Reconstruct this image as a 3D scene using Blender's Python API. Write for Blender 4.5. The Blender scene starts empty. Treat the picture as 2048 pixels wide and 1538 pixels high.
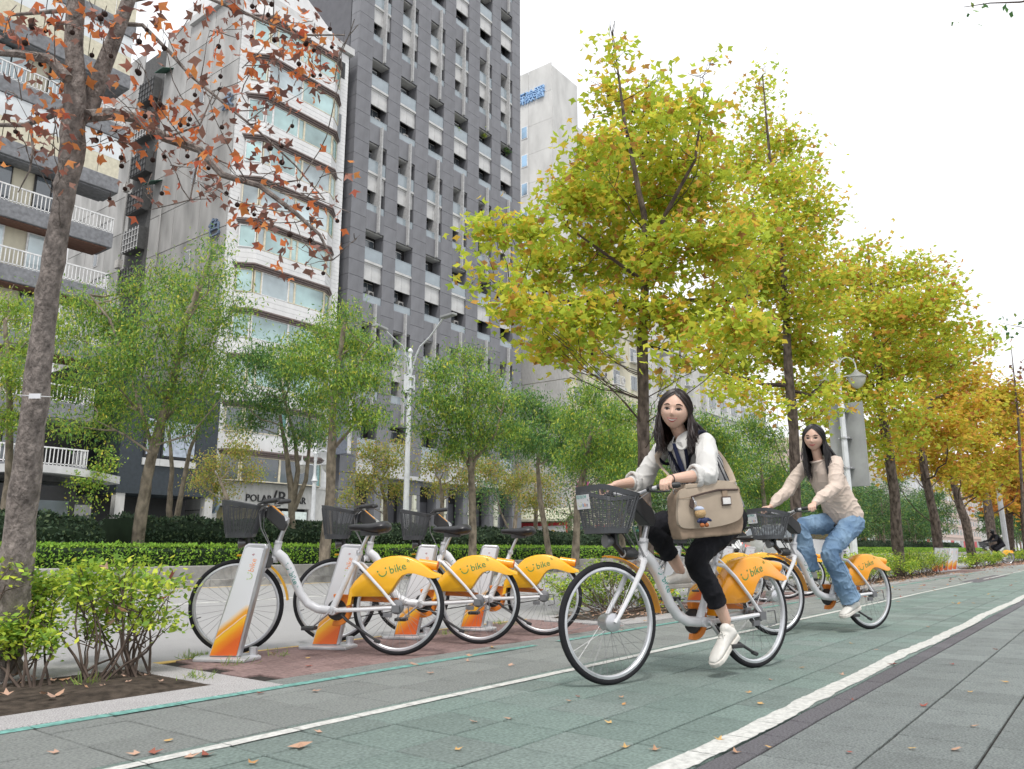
import bpy, bmesh, math, random
import numpy as np
from mathutils import Vector, Matrix, noise

# ------------------------------------------------------------------ camera, sky, sun, exposure
SC = bpy.context.scene
FPX, CAMH = 1565.0, 0.73
PITCH = math.atan(329/1565.0); YAW = math.radians(37.37)
_Fh = Vector((math.cos(YAW), math.sin(YAW), 0)); _R = Vector((math.sin(YAW), -math.cos(YAW), 0))
_F = _Fh*math.cos(PITCH)+Vector((0, 0, math.sin(PITCH))); _U = -_Fh*math.sin(PITCH)+Vector((0, 0, math.cos(PITCH)))
CAMP = Vector((0, 0, CAMH))
cd = bpy.data.cameras.new('camera'); cam = bpy.data.objects.new('camera', cd); SC.collection.objects.link(cam)
cd.sensor_width = 36; cd.lens = FPX*36/2048; cd.clip_end = 3000; cd.clip_start = .05
cam.matrix_world = Matrix((( _R.x, _U.x, -_F.x, 0), (_R.y, _U.y, -_F.y, 0), (_R.z, _U.z, -_F.z, CAMH), (0, 0, 0, 1)))
cd.dof.use_dof = True; cd.dof.focus_distance = 6.6; cd.dof.aperture_fstop = 9
SC.camera = cam
W = bpy.data.worlds.new('World'); SC.world = W; W.use_nodes = True
nt = W.node_tree; nt.nodes.clear()
out = nt.nodes.new('ShaderNodeOutputWorld'); bg1 = nt.nodes.new('ShaderNodeBackground'); bg2 = nt.nodes.new('ShaderNodeBackground')
sky = nt.nodes.new('ShaderNodeTexSky'); sky.sky_type = 'NISHITA'; sky.sun_disc = False
SUN_EL, SUN_AZ = math.radians(60), math.radians(215)
sky.sun_elevation = SUN_EL; sky.sun_rotation = math.radians(90)-SUN_AZ; sky.dust_density = 3; sky.air_density = 1.2
bg1.inputs[1].default_value = .1; nt.links.new(sky.outputs[0], bg1.inputs[0])
tc = nt.nodes.new('ShaderNodeTexCoord'); mp = nt.nodes.new('ShaderNodeMapping'); mp.inputs['Scale'].default_value = (1.2, 1.2, 3.2)
nz = nt.nodes.new('ShaderNodeTexNoise'); nz.inputs['Scale'].default_value = 1.6; nz.inputs['Detail'].default_value = 6
rp = nt.nodes.new('ShaderNodeValToRGB'); rp.color_ramp.elements[0].position = .3; rp.color_ramp.elements[1].position = .72
rp.color_ramp.elements[0].color = (.93, .955, 1.0, 1); rp.color_ramp.elements[1].color = (1, 1, 1, 1)
nt.links.new(tc.outputs['Generated'], mp.inputs[0]); nt.links.new(mp.outputs[0], nz.inputs[0]); nt.links.new(nz.outputs[0], rp.inputs[0])
nt.links.new(rp.outputs[0], bg2.inputs[0]); bg2.inputs[1].default_value = .86
mx = nt.nodes.new('ShaderNodeMixShader'); mx.inputs[0].default_value = .94
nt.links.new(bg1.outputs[0], mx.inputs[1]); nt.links.new(bg2.outputs[0], mx.inputs[2]); nt.links.new(mx.outputs[0], out.inputs[0])
sl = bpy.data.lights.new('sun', 'SUN'); sl.energy = 1.5; sl.angle = math.radians(10); sl.color = (1, .97, .92)
so = bpy.data.objects.new('sun', sl); SC.collection.objects.link(so)
_sd = Vector((math.cos(SUN_EL)*math.cos(SUN_AZ), math.cos(SUN_EL)*math.sin(SUN_AZ), math.sin(SUN_EL)))
so.rotation_euler = (-_sd).to_track_quat('-Z', 'Y').to_euler()
SC.view_settings.view_transform = 'Standard'; SC.view_settings.look = 'None'; SC.view_settings.gamma = 1
SC.view_settings.use_curve_mapping = False; SC.view_settings.exposure = 0.68
try:
    SC.cycles.max_bounces = 7; SC.cycles.transparent_max_bounces = 8; SC.cycles.use_denoising = True
except Exception: pass

# ------------------------------------------------------------------ helpers
RNG = random.Random(7); NP = np.random.RandomState(11)
COL = SC.collection
def ray(x, y): return _F+_R*((x-1024)/FPX)-_U*((y-769)/FPX)
def atY(x, y, Y): d = ray(x, y); return CAMP+d*(Y/d.y)
def atX(x, y, X): d = ray(x, y); return CAMP+d*(X/d.x)
def atD(x, y, D): return CAMP+ray(x, y)*D          # D = depth along the view
OFF = {}
def mark(o, label=None, cat=None, group=None, kind=None):
    if label: o['label'] = label
    if cat: o['category'] = cat
    if group: o['group'] = group
    if kind: o['kind'] = kind
    return o
def thing(name, label, cat, loc=(0, 0, 0), rotz=0, group=None, kind=None):
    o = bpy.data.objects.new(name, None); COL.objects.link(o); o.location = loc; o.rotation_euler = (0, 0, rotz)
    o.empty_display_size = .1; OFF[o.name] = Vector(loc) if rotz == 0 else Vector((0, 0, 0))
    return mark(o, label, cat, group, kind)
class MB:
    def __init__(s): s.v = []; s.f = []; s.m = []
    def add(s, vs, fs, m=0):
        b = len(s.v); s.v += [tuple(v) for v in vs]; s.f += [tuple(b+i for i in f) for f in fs]; s.m += [m]*len(fs); return s
    def box(s, x0, y0, z0, x1, y1, z1, m=0):
        vs = [(x, y, z) for z in (z0, z1) for x, y in ((x0, y0), (x1, y0), (x1, y1), (x0, y1))]
        return s.add(vs, [(3, 2, 1, 0), (4, 5, 6, 7), (0, 1, 5, 4), (1, 2, 6, 5), (2, 3, 7, 6), (3, 0, 4, 7)], m)
    def obox(s, c, ax, ay, az, m=0):
        c = Vector(c); ax, ay, az = Vector(ax), Vector(ay), Vector(az)
        vs = [c+ax*i+ay*j+az*k for k in (-1, 1) for i, j in ((-1, -1), (1, -1), (1, 1), (-1, 1))]
        return s.add(vs, [(3, 2, 1, 0), (4, 5, 6, 7), (0, 1, 5, 4), (1, 2, 6, 5), (2, 3, 7, 6), (3, 0, 4, 7)], m)
    def tube(s, pts, r, n=8, m=0, caps=True, closed=False, flat=1.0, up=None):
        P = [Vector(p) for p in pts]; k = len(P)
        rs = [r]*k if isinstance(r, (int, float)) else list(r)
        vs = []; prev = None
        for i in range(k):
            if closed: t = P[(i+1) % k]-P[i-1]
            else: t = P[min(i+1, k-1)]-P[max(i-1, 0)]
            if t.length < 1e-9: t = Vector((0, 0, 1))
            t.normalize()
            if prev is None:
                a = Vector(up) if up else (Vector((0, 0, 1)) if abs(t.z) < .9 else Vector((1, 0, 0)))
                u = (a-t*a.dot(t)).normalized()
            else: u = (prev-t*prev.dot(t)).normalized()
            prev = u; w = t.cross(u)
            for j in range(n):
                an = 2*math.pi*j/n; vs.append(P[i]+u*(math.cos(an)*rs[i])+w*(math.sin(an)*rs[i]*flat))
        fs = []
        for i in range(k if closed else k-1):
            a, b = i*n, ((i+1) % k)*n
            for j in range(n): fs.append((a+j, a+(j+1) % n, b+(j+1) % n, b+j))
        if caps and not closed: fs.append(tuple(range(n-1, -1, -1))); fs.append(tuple(range((k-1)*n, k*n)))
        return s.add(vs, fs, m)
    def lathe(s, prof, c=(0, 0, 0), axis='Z', n=16, m=0, caps=True):
        c = Vector(c); vs = []
        for r, h in prof:
            for j in range(n):
                a = 2*math.pi*j/n; x, y = r*math.cos(a), r*math.sin(a)
                vs.append(c+(Vector((x, y, h)) if axis == 'Z' else Vector((x, h, -y)) if axis == 'Y' else Vector((h, x, y))))
        fs = []
        for i in range(len(prof)-1):
            for j in range(n): fs.append((i*n+j, i*n+(j+1) % n, (i+1)*n+(j+1) % n, (i+1)*n+j))
        if caps: fs.append(tuple(range(n-1, -1, -1))); k = len(prof)-1; fs.append(tuple(range(k*n, k*n+n)))
        return s.add(vs, fs, m)
    def prism(s, poly, T, h0, h1, m=0):
        """poly of 2D points, T(x, y, h) -> 3D"""
        n = len(poly); vs = [T(x, y, h0) for x, y in poly]+[T(x, y, h1) for x, y in poly]
        fs = [tuple(range(n-1, -1, -1)), tuple(range(n, 2*n))]+[(i, (i+1) % n, n+(i+1) % n, n+i) for i in range(n)]
        return s.add(vs, fs, m)
    def ell(s, c, r, n=16, k=10, m=0, rot=None):
        c = Vector(c); vs = []; r = (r, r, r) if isinstance(r, (int, float)) else r
        for i in range(1, k):
            t = math.pi*i/k
            for j in range(n):
                a = 2*math.pi*j/n; p = Vector((r[0]*math.sin(t)*math.cos(a), r[1]*math.sin(t)*math.sin(a), r[2]*math.cos(t)))
                vs.append(c+(rot @ p if rot else p))
        p = Vector((0, 0, r[2])); q = -p
        vs += [c+(rot @ p if rot else p), c+(rot @ q if rot else q)]
        fs = [(i*n+j, i*n+(j+1) % n, (i+1)*n+(j+1) % n, (i+1)*n+j) for i in range(k-2) for j in range(n)]
        T = (k-1)*n; fs = [tuple(reversed(f)) for f in fs]
        fs += [(T, j, (j+1) % n) for j in range(n)]+[(T+1, (k-2)*n+(j+1) % n, (k-2)*n+j) for j in range(n)]
        return s.add(vs, fs, m)
    def quad(s, a, b, c, d, m=0): return s.add([a, b, c, d], [(0, 1, 2, 3)], m)
    def text(s, string, size, T, m=0, depth=.002, align='CENTER', font=None, res=2):
        vs, fs = text_geo(string, size, depth, align, res)
        return s.add([T(*v) for v in vs], fs, m)
    def mesh(s, name, mats, off=Vector((0, 0, 0)), smooth=False, bevel=0):
        me = bpy.data.meshes.new(name)
        me.from_pydata([(v[0]-off.x, v[1]-off.y, v[2]-off.z) for v in s.v], [], s.f)
        mats = mats if isinstance(mats, (list, tuple)) else [mats]
        for mt in mats: me.materials.append(mt)
        if len(mats) > 1: me.polygons.foreach_set('material_index', s.m)
        if smooth:
            me.polygons.foreach_set('use_smooth', [True]*len(me.polygons))
        if bevel or smooth:
            bm = bmesh.new(); bm.from_mesh(me)
            if bevel:
                bmesh.ops.recalc_face_normals(bm, faces=bm.faces)
                bmesh.ops.bevel(bm, geom=[e for e in bm.edges if len(e.link_faces) == 2 and e.calc_face_angle(0) > .6], offset=bevel, segments=2, affect='EDGES', profile=.5, clamp_overlap=True)
            if smooth:
                bmesh.ops.recalc_face_normals(bm, faces=bm.faces)
                for e in bm.edges:
                    if len(e.link_faces) == 2 and e.calc_face_angle(0) > (math.radians(44) if smooth is True else smooth): e.smooth = False
            bm.to_mesh(me); bm.free()
        me.update(); return me
    def build(s, name, mats, parent=None, smooth=False, bevel=0, kind=None):
        off = OFF.get(parent.name, Vector((0, 0, 0))) if parent else Vector((0, 0, 0))
        o = bpy.data.objects.new(name, s.mesh(name, mats, off, smooth, bevel)); COL.objects.link(o)
        if parent: o.parent = parent; OFF[o.name] = off
        if kind: o['kind'] = kind
        return o
def inst(name, me, parent, loc, rot=None, scl=None):
    """a piece sharing mesh data; loc in the same coordinates MB.build uses"""
    o = bpy.data.objects.new(name, me); COL.objects.link(o)
    if parent: o.parent = parent; loc = Vector(loc)-OFF.get(parent.name, Vector((0, 0, 0)))
    o.location = loc
    if rot: o.rotation_euler = rot
    if scl: o.scale = scl
    return o
_tx = {}
def text_geo(string, size, depth, align, res=2):
    key = (string, size, depth, align, res)
    if key in _tx: return _tx[key]
    cu = bpy.data.curves.new('t', 'FONT'); cu.body = string; cu.size = size; cu.extrude = depth/2; cu.align_x = align; cu.align_y = 'CENTER'; cu.resolution_u = res
    o = bpy.data.objects.new('t', cu); COL.objects.link(o)
    dg = bpy.context.evaluated_depsgraph_get(); me = o.evaluated_get(dg).to_mesh()
    vs = [tuple(v.co) for v in me.vertices]; fs = [tuple(p.vertices) for p in me.polygons]
    o.evaluated_get(dg).to_mesh_clear(); bpy.data.objects.remove(o); bpy.data.curves.remove(cu)
    _tx[key] = (vs, fs); return _tx[key]
def copy_tree(o, parent=None):
    c = o.copy(); COL.objects.link(c)
    if parent: c.parent = parent
    OFF[c.name] = OFF.get(o.name, Vector((0, 0, 0)))
    for ch in list(o.children): copy_tree(ch, c)
    return c

# ------------------------------------------------------------------ materials
def M(name, col, rough=.6, metal=0, var=.08, vs=6.0, bump=0, bs=60, coat=0, rand=0, trans=0, spec=.5, stain=0, ss=1.2, stretch=None, col2=None, alpha=1, island=0, hue=0):
    m = bpy.data.materials.new(name); m.use_nodes = True; t = m.node_tree; N = t.nodes; L = t.links
    b = N['Principled BSDF']; b.inputs['Roughness'].default_value = rough; b.inputs['Metallic'].default_value = metal
    b.inputs['Specular IOR Level'].default_value = min(spec, .18) if rough >= .75 else spec
    if coat: b.inputs['Coat Weight'].default_value = coat; b.inputs['Coat Roughness'].default_value = .12
    tc = N.new('ShaderNodeTexCoord'); src = tc.outputs['Object']
    if stretch:
        mp = N.new('ShaderNodeMapping'); mp.inputs['Scale'].default_value = stretch; L.new(src, mp.inputs[0]); src = mp.outputs[0]
    nz = N.new('ShaderNodeTexNoise'); nz.inputs['Scale'].default_value = vs; nz.inputs['Detail'].default_value = 5; L.new(src, nz.inputs[0])
    mix = N.new('ShaderNodeMixRGB'); mix.blend_type = 'MIX'
    c = Vector(col[:3]); c2 = Vector(col2) if col2 else c*(1-var*3.2)
    mix.inputs[1].default_value = (*(c*(1+var)), 1) if not col2 else (*c, 1); mix.inputs[2].default_value = (*c2, 1)
    rm = N.new('ShaderNodeMapRange'); rm.inputs[1].default_value = .35; rm.inputs[2].default_value = .75; L.new(nz.outputs[0], rm.inputs[0]); L.new(rm.outputs[0], mix.inputs[0])
    last = mix.outputs[0]
    if stain:
        n2 = N.new('ShaderNodeTexNoise'); n2.inputs['Scale'].default_value = ss; n2.inputs['Detail'].default_value = 8; n2.inputs['Roughness'].default_value = .7; L.new(src, n2.inputs[0])
        r2 = N.new('ShaderNodeMapRange'); r2.inputs[1].default_value = .45; r2.inputs[2].default_value = .8; r2.inputs[3].default_value = 1; r2.inputs[4].default_value = 1-stain; L.new(n2.outputs[0], r2.inputs[0])
        mm = N.new('ShaderNodeMixRGB'); mm.blend_type = 'MULTIPLY'; mm.inputs[0].default_value = 1; L.new(last, mm.inputs[1]); L.new(r2.outputs[0], mm.inputs[2]); last = mm.outputs[0]
    if rand or island:
        oi = N.new('ShaderNodeObjectInfo'); ge = N.new('ShaderNodeNewGeometry'); ad = N.new('ShaderNodeMath'); ad.operation = 'ADD'
        L.new(oi.outputs['Random'], ad.inputs[0]); L.new(ge.outputs['Random Per Island'], ad.inputs[1])
        fr = N.new('ShaderNodeMath'); fr.operation = 'FRACT'; L.new(ad.outputs[0], fr.inputs[0])
        k = rand or island
        r3 = N.new('ShaderNodeMapRange'); r3.inputs[3].default_value = 1-k; r3.inputs[4].default_value = 1+k; L.new(fr.outputs[0], r3.inputs[0])
        hs = N.new('ShaderNodeHueSaturation'); L.new(last, hs.inputs['Color']); L.new(r3.outputs[0], hs.inputs['Value']); last = hs.outputs[0]
        if hue:
            r4 = N.new('ShaderNodeMapRange'); r4.inputs[3].default_value = 1-hue*3; r4.inputs[4].default_value = 1+hue*3
            m5 = N.new('ShaderNodeMath'); m5.operation = 'MULTIPLY'; m5.inputs[1].default_value = 7.31; f5 = N.new('ShaderNodeMath'); f5.operation = 'FRACT'
            L.new(fr.outputs[0], m5.inputs[0]); L.new(m5.outputs[0], f5.inputs[0]); L.new(f5.outputs[0], r4.inputs[0]); L.new(r4.outputs[0], hs.inputs['Saturation'])
    L.new(last, b.inputs['Base Color'])
    if bump:
        n3 = N.new('ShaderNodeTexNoise'); n3.inputs['Scale'].default_value = bs; n3.inputs['Detail'].default_value = 4; L.new(src, n3.inputs[0])
        bp = N.new('ShaderNodeBump'); bp.inputs['Strength'].default_value = bump; bp.inputs['Distance'].default_value = .01; L.new(n3.outputs[0], bp.inputs['Height']); L.new(bp.outputs[0], b.inputs['Normal'])
    if trans: b.inputs['Transmission Weight'].default_value = trans; b.inputs['IOR'].default_value = 1.3
    if alpha < 1: b.inputs['Alpha'].default_value = alpha
    m.diffuse_color = (*col[:3], 1); return m
def leafmat(name, stops, trl=.35, rough=.55, spec=.14):
    """colour per leaf from a ramp, with light shining through"""
    m = bpy.data.materials.new(name); m.use_nodes = True; t = m.node_tree; N = t.nodes; L = t.links
    b = N['Principled BSDF']; b.inputs['Roughness'].default_value = rough; b.inputs['Specular IOR Level'].default_value = spec
    oi = N.new('ShaderNodeObjectInfo'); ge = N.new('ShaderNodeNewGeometry'); ad = N.new('ShaderNodeMath'); ad.operation = 'ADD'
    L.new(oi.outputs['Random'], ad.inputs[0]); L.new(ge.outputs['Random Per Island'], ad.inputs[1])
    fr = N.new('ShaderNodeMath'); fr.operation = 'FRACT'; L.new(ad.outputs[0], fr.inputs[0])
    rp = N.new('ShaderNodeValToRGB'); cr = rp.color_ramp; cr.interpolation = 'LINEAR'
    while len(cr.elements) < len(stops): cr.elements.new(.5)
    for e, (p, c) in zip(cr.elements, stops): e.position = p; e.color = (*c, 1)
    L.new(fr.outputs[0], rp.inputs[0])
    tc = N.new('ShaderNodeTexCoord'); nz = N.new('ShaderNodeTexNoise'); nz.inputs['Scale'].default_value = 22; L.new(tc.outputs['Object'], nz.inputs[0])
    mm = N.new('ShaderNodeMixRGB'); mm.blend_type = 'MULTIPLY'; mm.inputs[0].default_value = .18; L.new(rp.outputs[0], mm.inputs[1]); L.new(nz.outputs[0], mm.inputs[2])
    br = N.new('ShaderNodeBrightContrast'); br.inputs[1].default_value = .02; L.new(mm.outputs[0], br.inputs[0])
    L.new(br.outputs[0], b.inputs['Base Color'])
    tr = N.new('ShaderNodeBsdfTranslucent'); L.new(br.outputs[0], tr.inputs[0]); mx = N.new('ShaderNodeMixShader'); mx.inputs[0].default_value = trl
    L.new(b.outputs[0], mx.inputs[1]); L.new(tr.outputs[0], mx.inputs[2]); L.new(mx.outputs[0], N['Material Output'].inputs[0])
    m.diffuse_color = (*stops[0][1], 1); return m
def stripes(m, axis_scale, c1, c2, width=.5, bump=0, noise_amt=0, kind='sin', phase=0):
    """add regular bands along a direction to an existing material (knit, corrugation, tile rows)"""
    t = m.node_tree; N = t.nodes; L = t.links; b = N['Principled BSDF']
    tc = N.new('ShaderNodeTexCoord'); d = N.new('ShaderNodeVectorMath'); d.operation = 'DOT_PRODUCT'; d.inputs[1].default_value = axis_scale
    L.new(tc.outputs['Object'], d.inputs[0])
    a = N.new('ShaderNodeMath'); a.operation = 'ADD'; a.inputs[1].default_value = phase; L.new(d.outputs['Value'], a.inputs[0])
    f = N.new('ShaderNodeMath'); f.operation = 'FRACT'; L.new(a.outputs[0], f.inputs[0])
    if c1 is not None:
        g = N.new('ShaderNodeMath'); g.operation = 'LESS_THAN'; g.inputs[1].default_value = width; L.new(f.outputs[0], g.inputs[0])
        mx = N.new('ShaderNodeMixRGB'); mx.inputs[1].default_value = (*c1, 1); mx.inputs[2].default_value = (*c2, 1); L.new(g.outputs[0], mx.inputs[0])
        L.new(mx.outputs[0], b.inputs['Base Color'])
    if bump:
        s = N.new('ShaderNodeMath'); s.operation = 'PINGPONG'; s.inputs[1].default_value = .5; L.new(f.outputs[0], s.inputs[0])
        bp = N.new('ShaderNodeBump'); bp.inputs['Strength'].default_value = bump; bp.inputs['Distance'].default_value = .01; L.new(s.outputs[0], bp.inputs['Height']); L.new(bp.outputs[0], b.inputs['Normal'])
    return m
def glass(name, col, rough=.06, metal=.0):
    m = M(name, col, rough=rough, var=.25, vs=.35, spec=1.0, coat=.6); return m
# ------------------------------------------------------------------ the ground and its paving
mGreen = M('lane_green_rubber', (.262, .328, .302), rough=.85, var=.13, vs=70, bump=.9, bs=420, rand=.11, stain=.32, ss=3.5, hue=.06)
mGreyT = M('worn_grey_green_rubber', (.35, .37, .355), rough=.88, var=.12, vs=90, bump=1.1, bs=420, rand=.09, stain=.22, ss=3)
mPave = M('speckled_grey_paver', (.345, .378, .37), rough=.9, var=.16, vs=110, bump=1.2, bs=380, rand=.1, stain=.32, ss=4)
mPurple = M('dark_purple_grey_strip', (.225, .218, .235), rough=.92, var=.15, vs=120, bump=1.2, bs=380, rand=.07, stain=.15)
mRed = M('red_brown_paver', (.255, .178, .168), rough=.85, var=.14, vs=30, bump=.6, bs=200, rand=.14, stain=.25, ss=2)
mJoint = M('joint_dirt', (.04, .036, .033), rough=1, var=.2, vs=40)
mWhiteL = M('worn_white_line_paint', (.62, .62, .59), rough=.7, var=.06, vs=50, bump=.5, bs=300, stain=.5, ss=26)
mTeal = M('worn_teal_line_paint', (.15, .35, .31), rough=.7, var=.12, vs=30, stain=.45, ss=30)
mYel = M('yellow_line_paint', (.68, .46, .13), rough=.7, var=.08, vs=20, stain=.3, ss=14)
mAsph = M('grey_asphalt', (.41, .405, .405), rough=.92, var=.09, vs=160, bump=.8, bs=300, stain=.16, ss=.5)
mGran = M('granite_border', (.44, .425, .425), rough=.85, var=.2, vs=150, bump=.6, bs=200, stain=.2, ss=2)
mSoil = M('dark_soil', (.07, .055, .043), rough=1, var=.25, vs=16, bump=1.2, bs=70)
mConc = M('stained_kerb_concrete', (.36, .35, .335), rough=.9, var=.1, vs=4, bump=.5, bs=80, stain=.45, ss=3.5, rand=.05)
mGnd = M('city_ground', (.26, .255, .25), rough=.95, var=.1, vs=.3)

g = MB(); g.box(-300, -300, -.3, 1500, 900, -.06); mark(g.build('ground', mGnd), kind='structure')
r = MB(); r.box(-60, 5.12, -.2, 700, 14.72, -.012); road = mark(r.build('road', mAsph), kind='structure')
def strip_slab(name, y0, y1, x0=-8, x1=160): s = MB(); s.box(x0, y0, -.2, x1, y1, -.012); return mark(s.build(name, mJoint), kind='structure')
P_ = .326
def tile_mesh(w, d, mt, nm, h=.02, ch=.004, gap=.0058):
    s = MB(); x0, x1, y0, y1 = gap, w-gap, gap, d-gap
    vs = [(x0, y0, -h), (x1, y0, -h), (x1, y1, -h), (x0, y1, -h), (x0, y0, -ch), (x1, y0, -ch), (x1, y1, -ch), (x0, y1, -ch),
          (x0+ch, y0+ch, 0), (x1-ch, y0+ch, 0), (x1-ch, y1-ch, 0), (x0+ch, y1-ch, 0)]
    s.add(vs, [(0, 1, 5, 4), (1, 2, 6, 5), (2, 3, 7, 6), (3, 0, 4, 7), (4, 5, 9, 8), (5, 6, 10, 9), (6, 7, 11, 10), (7, 4, 8, 11), (8, 9, 10, 11)])
    return s.mesh(nm, mt)
def lay(parent, rows, x0, xn, x1, mt, nm, pw=P_, maxn=285, jit=.0012, gap=.0058, off=0):
    """tiles as parts up to xn, joined beyond"""
    far = MB(); n = 0; ms = {}
    for ri, (ya, yb) in enumerate(rows):
        d = round(yb-ya, 3)
        if d not in ms: ms[d] = tile_mesh(pw, d, mt, nm, gap=gap)
        x = x0-(pw*.5 if off and ri % 2 else 0)
        while x < x1:
            z = RNG.uniform(-jit, jit)
            if x < xn and n < maxn:
                inst(nm, ms[d], parent, (x, ya, z), rot=(RNG.uniform(-.003, .003), RNG.uniform(-.003, .003), 0)); n += 1
            else:
                b = ms[d]; far.add([(v.co.x+x, v.co.y+ya, v.co.z+z) for v in b.vertices], [tuple(p.vertices) for p in b.polygons])
            x += pw
    if far.v: far.build(nm+'_field', mt, parent, kind='stuff')
lane = strip_slab('bike_lane', 1.256, 2.886)
gr = [1.256, 1.582, 1.908, 2.234, 2.56, 2.886]
lay(lane, list(zip(gr[:-1], gr[1:])), .90, 9.0, 120, mGreen, 'tile')
verge = strip_slab('verge_paving', 2.886, 3.95)
gl = [2.886, 3.212, 3.538, 3.864]
lay(verge, list(zip(gl[:-1], gl[1:]))+[(3.864, 3.95)], .90, 9.0, 120, mGreyT, 'tile')
side = strip_slab('pavement', -2.5, 1.256)
ry = [1.146-P_*k for k in range(9)][::-1]
lay(side, list(zip(ry[:-1], ry[1:])), 1.02, 8.0, 120, mPave, 'tile', gap=.005)
lay(side, [(1.146, 1.256)], 1.02, 8.0, 120, mPurple, 'strip_tile')
# a worn grey tile patch beyond, where the lane was repaired
mm_ = MB(); mm_.box(20.5, 2.62, -.001, 26.5, 3.0, .0035); mark(mm_.build('repair_patch', mPurple), kind='structure')

def paint(name, yf, w, x0, x1, mt, z=.004, seg=P_, gapx=.0025, start=.90, rag=.006, skip=None):
    s = MB(); x = start
    while x < x0: x += seg
    while x < x1:
        if not (skip and skip(x)):
            n = 9; a, b = x+gapx, x+seg-gapx
            ev = lambda q, o: yf(q)+o+rag*(1.6*noise.noise((q*5, o*40, 1))+.7*noise.noise((q*23, o*40, 5))); lo = [(a+(b-a)*i/n, ev(a+(b-a)*i/n, 0)) for i in range(n+1)]; hi = [(a+(b-a)*i/n, ev(a+(b-a)*i/n, w)) for i in range(n, -1, -1)]
            vs = [(p, q, z) for p, q in lo+hi]; k = len(vs)
            s.add(vs, [(i, i+1, k-2-i, k-1-i) for i in range(n)])
        x += seg
    o = s.build(name, mt); return mark(o, kind='structure')
wav = lambda x: .012*math.sin(x*1.3)+.008*math.sin(x*3.1+1)
paint('lane_line', lambda x: 1.27+wav(x), .10, .5, 110, mWhiteL, rag=.010)
paint('lane_line', lambda x: 2.765+.4*wav(x*.7), .062, .5, 110, mWhiteL, rag=.004, skip=lambda x: 20.5 < x < 22.5)
paint('verge_line', lambda x: 3.665, .07, -3, 30, mTeal, rag=.004, skip=lambda x: 4.9 < x < 5.3 or (x > 7 and RNG.random() < .35))
def road_line(name, y, w, x0, x1, mt):
    s = MB(); x = x0
    while x < x1: s.box(x, y, -.013, min(x+3, x1), y+w, -.008); x += 3
    return mark(s.build(name, mt), kind='structure')
road_line('road_line', 5.125, .085, -8, 300, mYel); road_line('road_line', 14.3, .1, -8, 300, mYel)
for i in range(14):
    x = 4.8-6*0+i*10-9.2; road_line('road_dash', 10.3, .12, x, x+5.2, mWhiteL)

# red paving under the docks
def red_zone(x0, x1, nm='dock_paving'):
    b = MB(); b.box(x0, 3.95, -.2, x1, 5.125, -.012); o = mark(b.build(nm, mJoint), kind='structure')
    me = tile_mesh(.235, .235, mRed, 'paver'); k = 0; far = MB()
    for j in range(5):
        x = x0+.03+(j % 2)*.1175-.1175
        while x+.235 < x1+.13:
            if x > x0-.02:
                if x < 9: inst('paver', me, o, (x, 3.95+.235*j, RNG.uniform(-.001, .001)))
                else: far.add([(v.co.x+x, v.co.y+3.95+.235*j, v.co.z) for v in me.vertices], [tuple(p.vertices) for p in me.polygons])
            x += .235
    if far.v: far.build('paver_field', mRed, o, kind='stuff')
    return o
red_zone(2.85, 6.95); red_zone(9.95, 14.1); red_zone(28.2, 33.5); red_zone(44, 50)

# planting beds along the kerb
def soil_mesh(s, x0, x1, y0, y1):
    nx = max(4, int((x1-x0)/.09)) if x1-x0 < 8 else int((x1-x0)/.4); ny = 10 if x1-x0 < 8 else 5
    vs = []
    for j in range(ny+1):
        for i in range(nx+1):
            x, y = x0+(x1-x0)*i/nx, y0+(y1-y0)*j/ny; e = min(i, nx-i, j, ny-j)
            z = .002 if e == 0 else .018+.03*noise.noise((x*3, y*3, 0))+.014*noise.noise((x*11, y*11, 3))
            vs.append((x, y, z))
    s.add(vs, [(j*(nx+1)+i, j*(nx+1)+i+1, (j+1)*(nx+1)+i+1, (j+1)*(nx+1)+i) for j in range(ny) for i in range(nx)])
def bed(x0, x1, y0=3.74, y1=5.12, bw=.3):
    b = MB(); ex = .24
    b.box(x0, y0, -.2, x1, y0+bw, .006); b.box(x0, y1-.12, -.2, x1, y1, .006); b.box(x0, y0+bw, -.2, x0+ex, y1-.12, .006); b.box(x1-ex, y0+bw, -.2, x1, y1-.12, .006)
    o = mark(b.build('planting_bed', mGran, bevel=.006), kind='structure')
    s = MB(); soil_mesh(s, x0+ex, x1-ex, y0+bw, y1-.12); s.build('soil', mSoil, o, smooth=True)
    return o
bed(-6, 2.84); bed(6.96, 9.94, 3.97); bed(14.12, 28.15, 3.97); bed(33.55, 43.9, 3.97); bed(50.05, 120, 3.97)

# far kerb wall of the median, block by block
wall = thing('planter_wall', 'long low stained concrete kerb wall holding the hedge across the road', 'kerb wall', (20, 15, 0))
kb = MB(); kb.box(0, 0, -.1, 2.39, .34, .39); kme = kb.mesh('block', mConc, bevel=.015)
kb = MB(); kb.box(0, 0, -.1, 1.19, .2, .13); kme2 = kb.mesh('step_block', mConc, bevel=.01)
for i in range(60): inst('block', kme, wall, (-4+i*2.4, 14.86, RNG.uniform(-.006, .006)))
for i in range(90): inst('step_block', kme2, wall, (-4+i*1.2, 14.645, RNG.uniform(-.004, .004)))
s = MB(); s.box(-60, 15.2, -.1, 400, 19.6, .34); mark(s.build('median_soil', mSoil), kind='structure')
s = MB(); s.box(-60, 19.6, -.1, 400, 31, -.03); mark(s.build('service_road', mAsph), kind='structure')
s = MB(); s.box(-60, 31, -.1, 400, 60, .12); mark(s.build('far_pavement', mPave), kind='structure')
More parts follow.
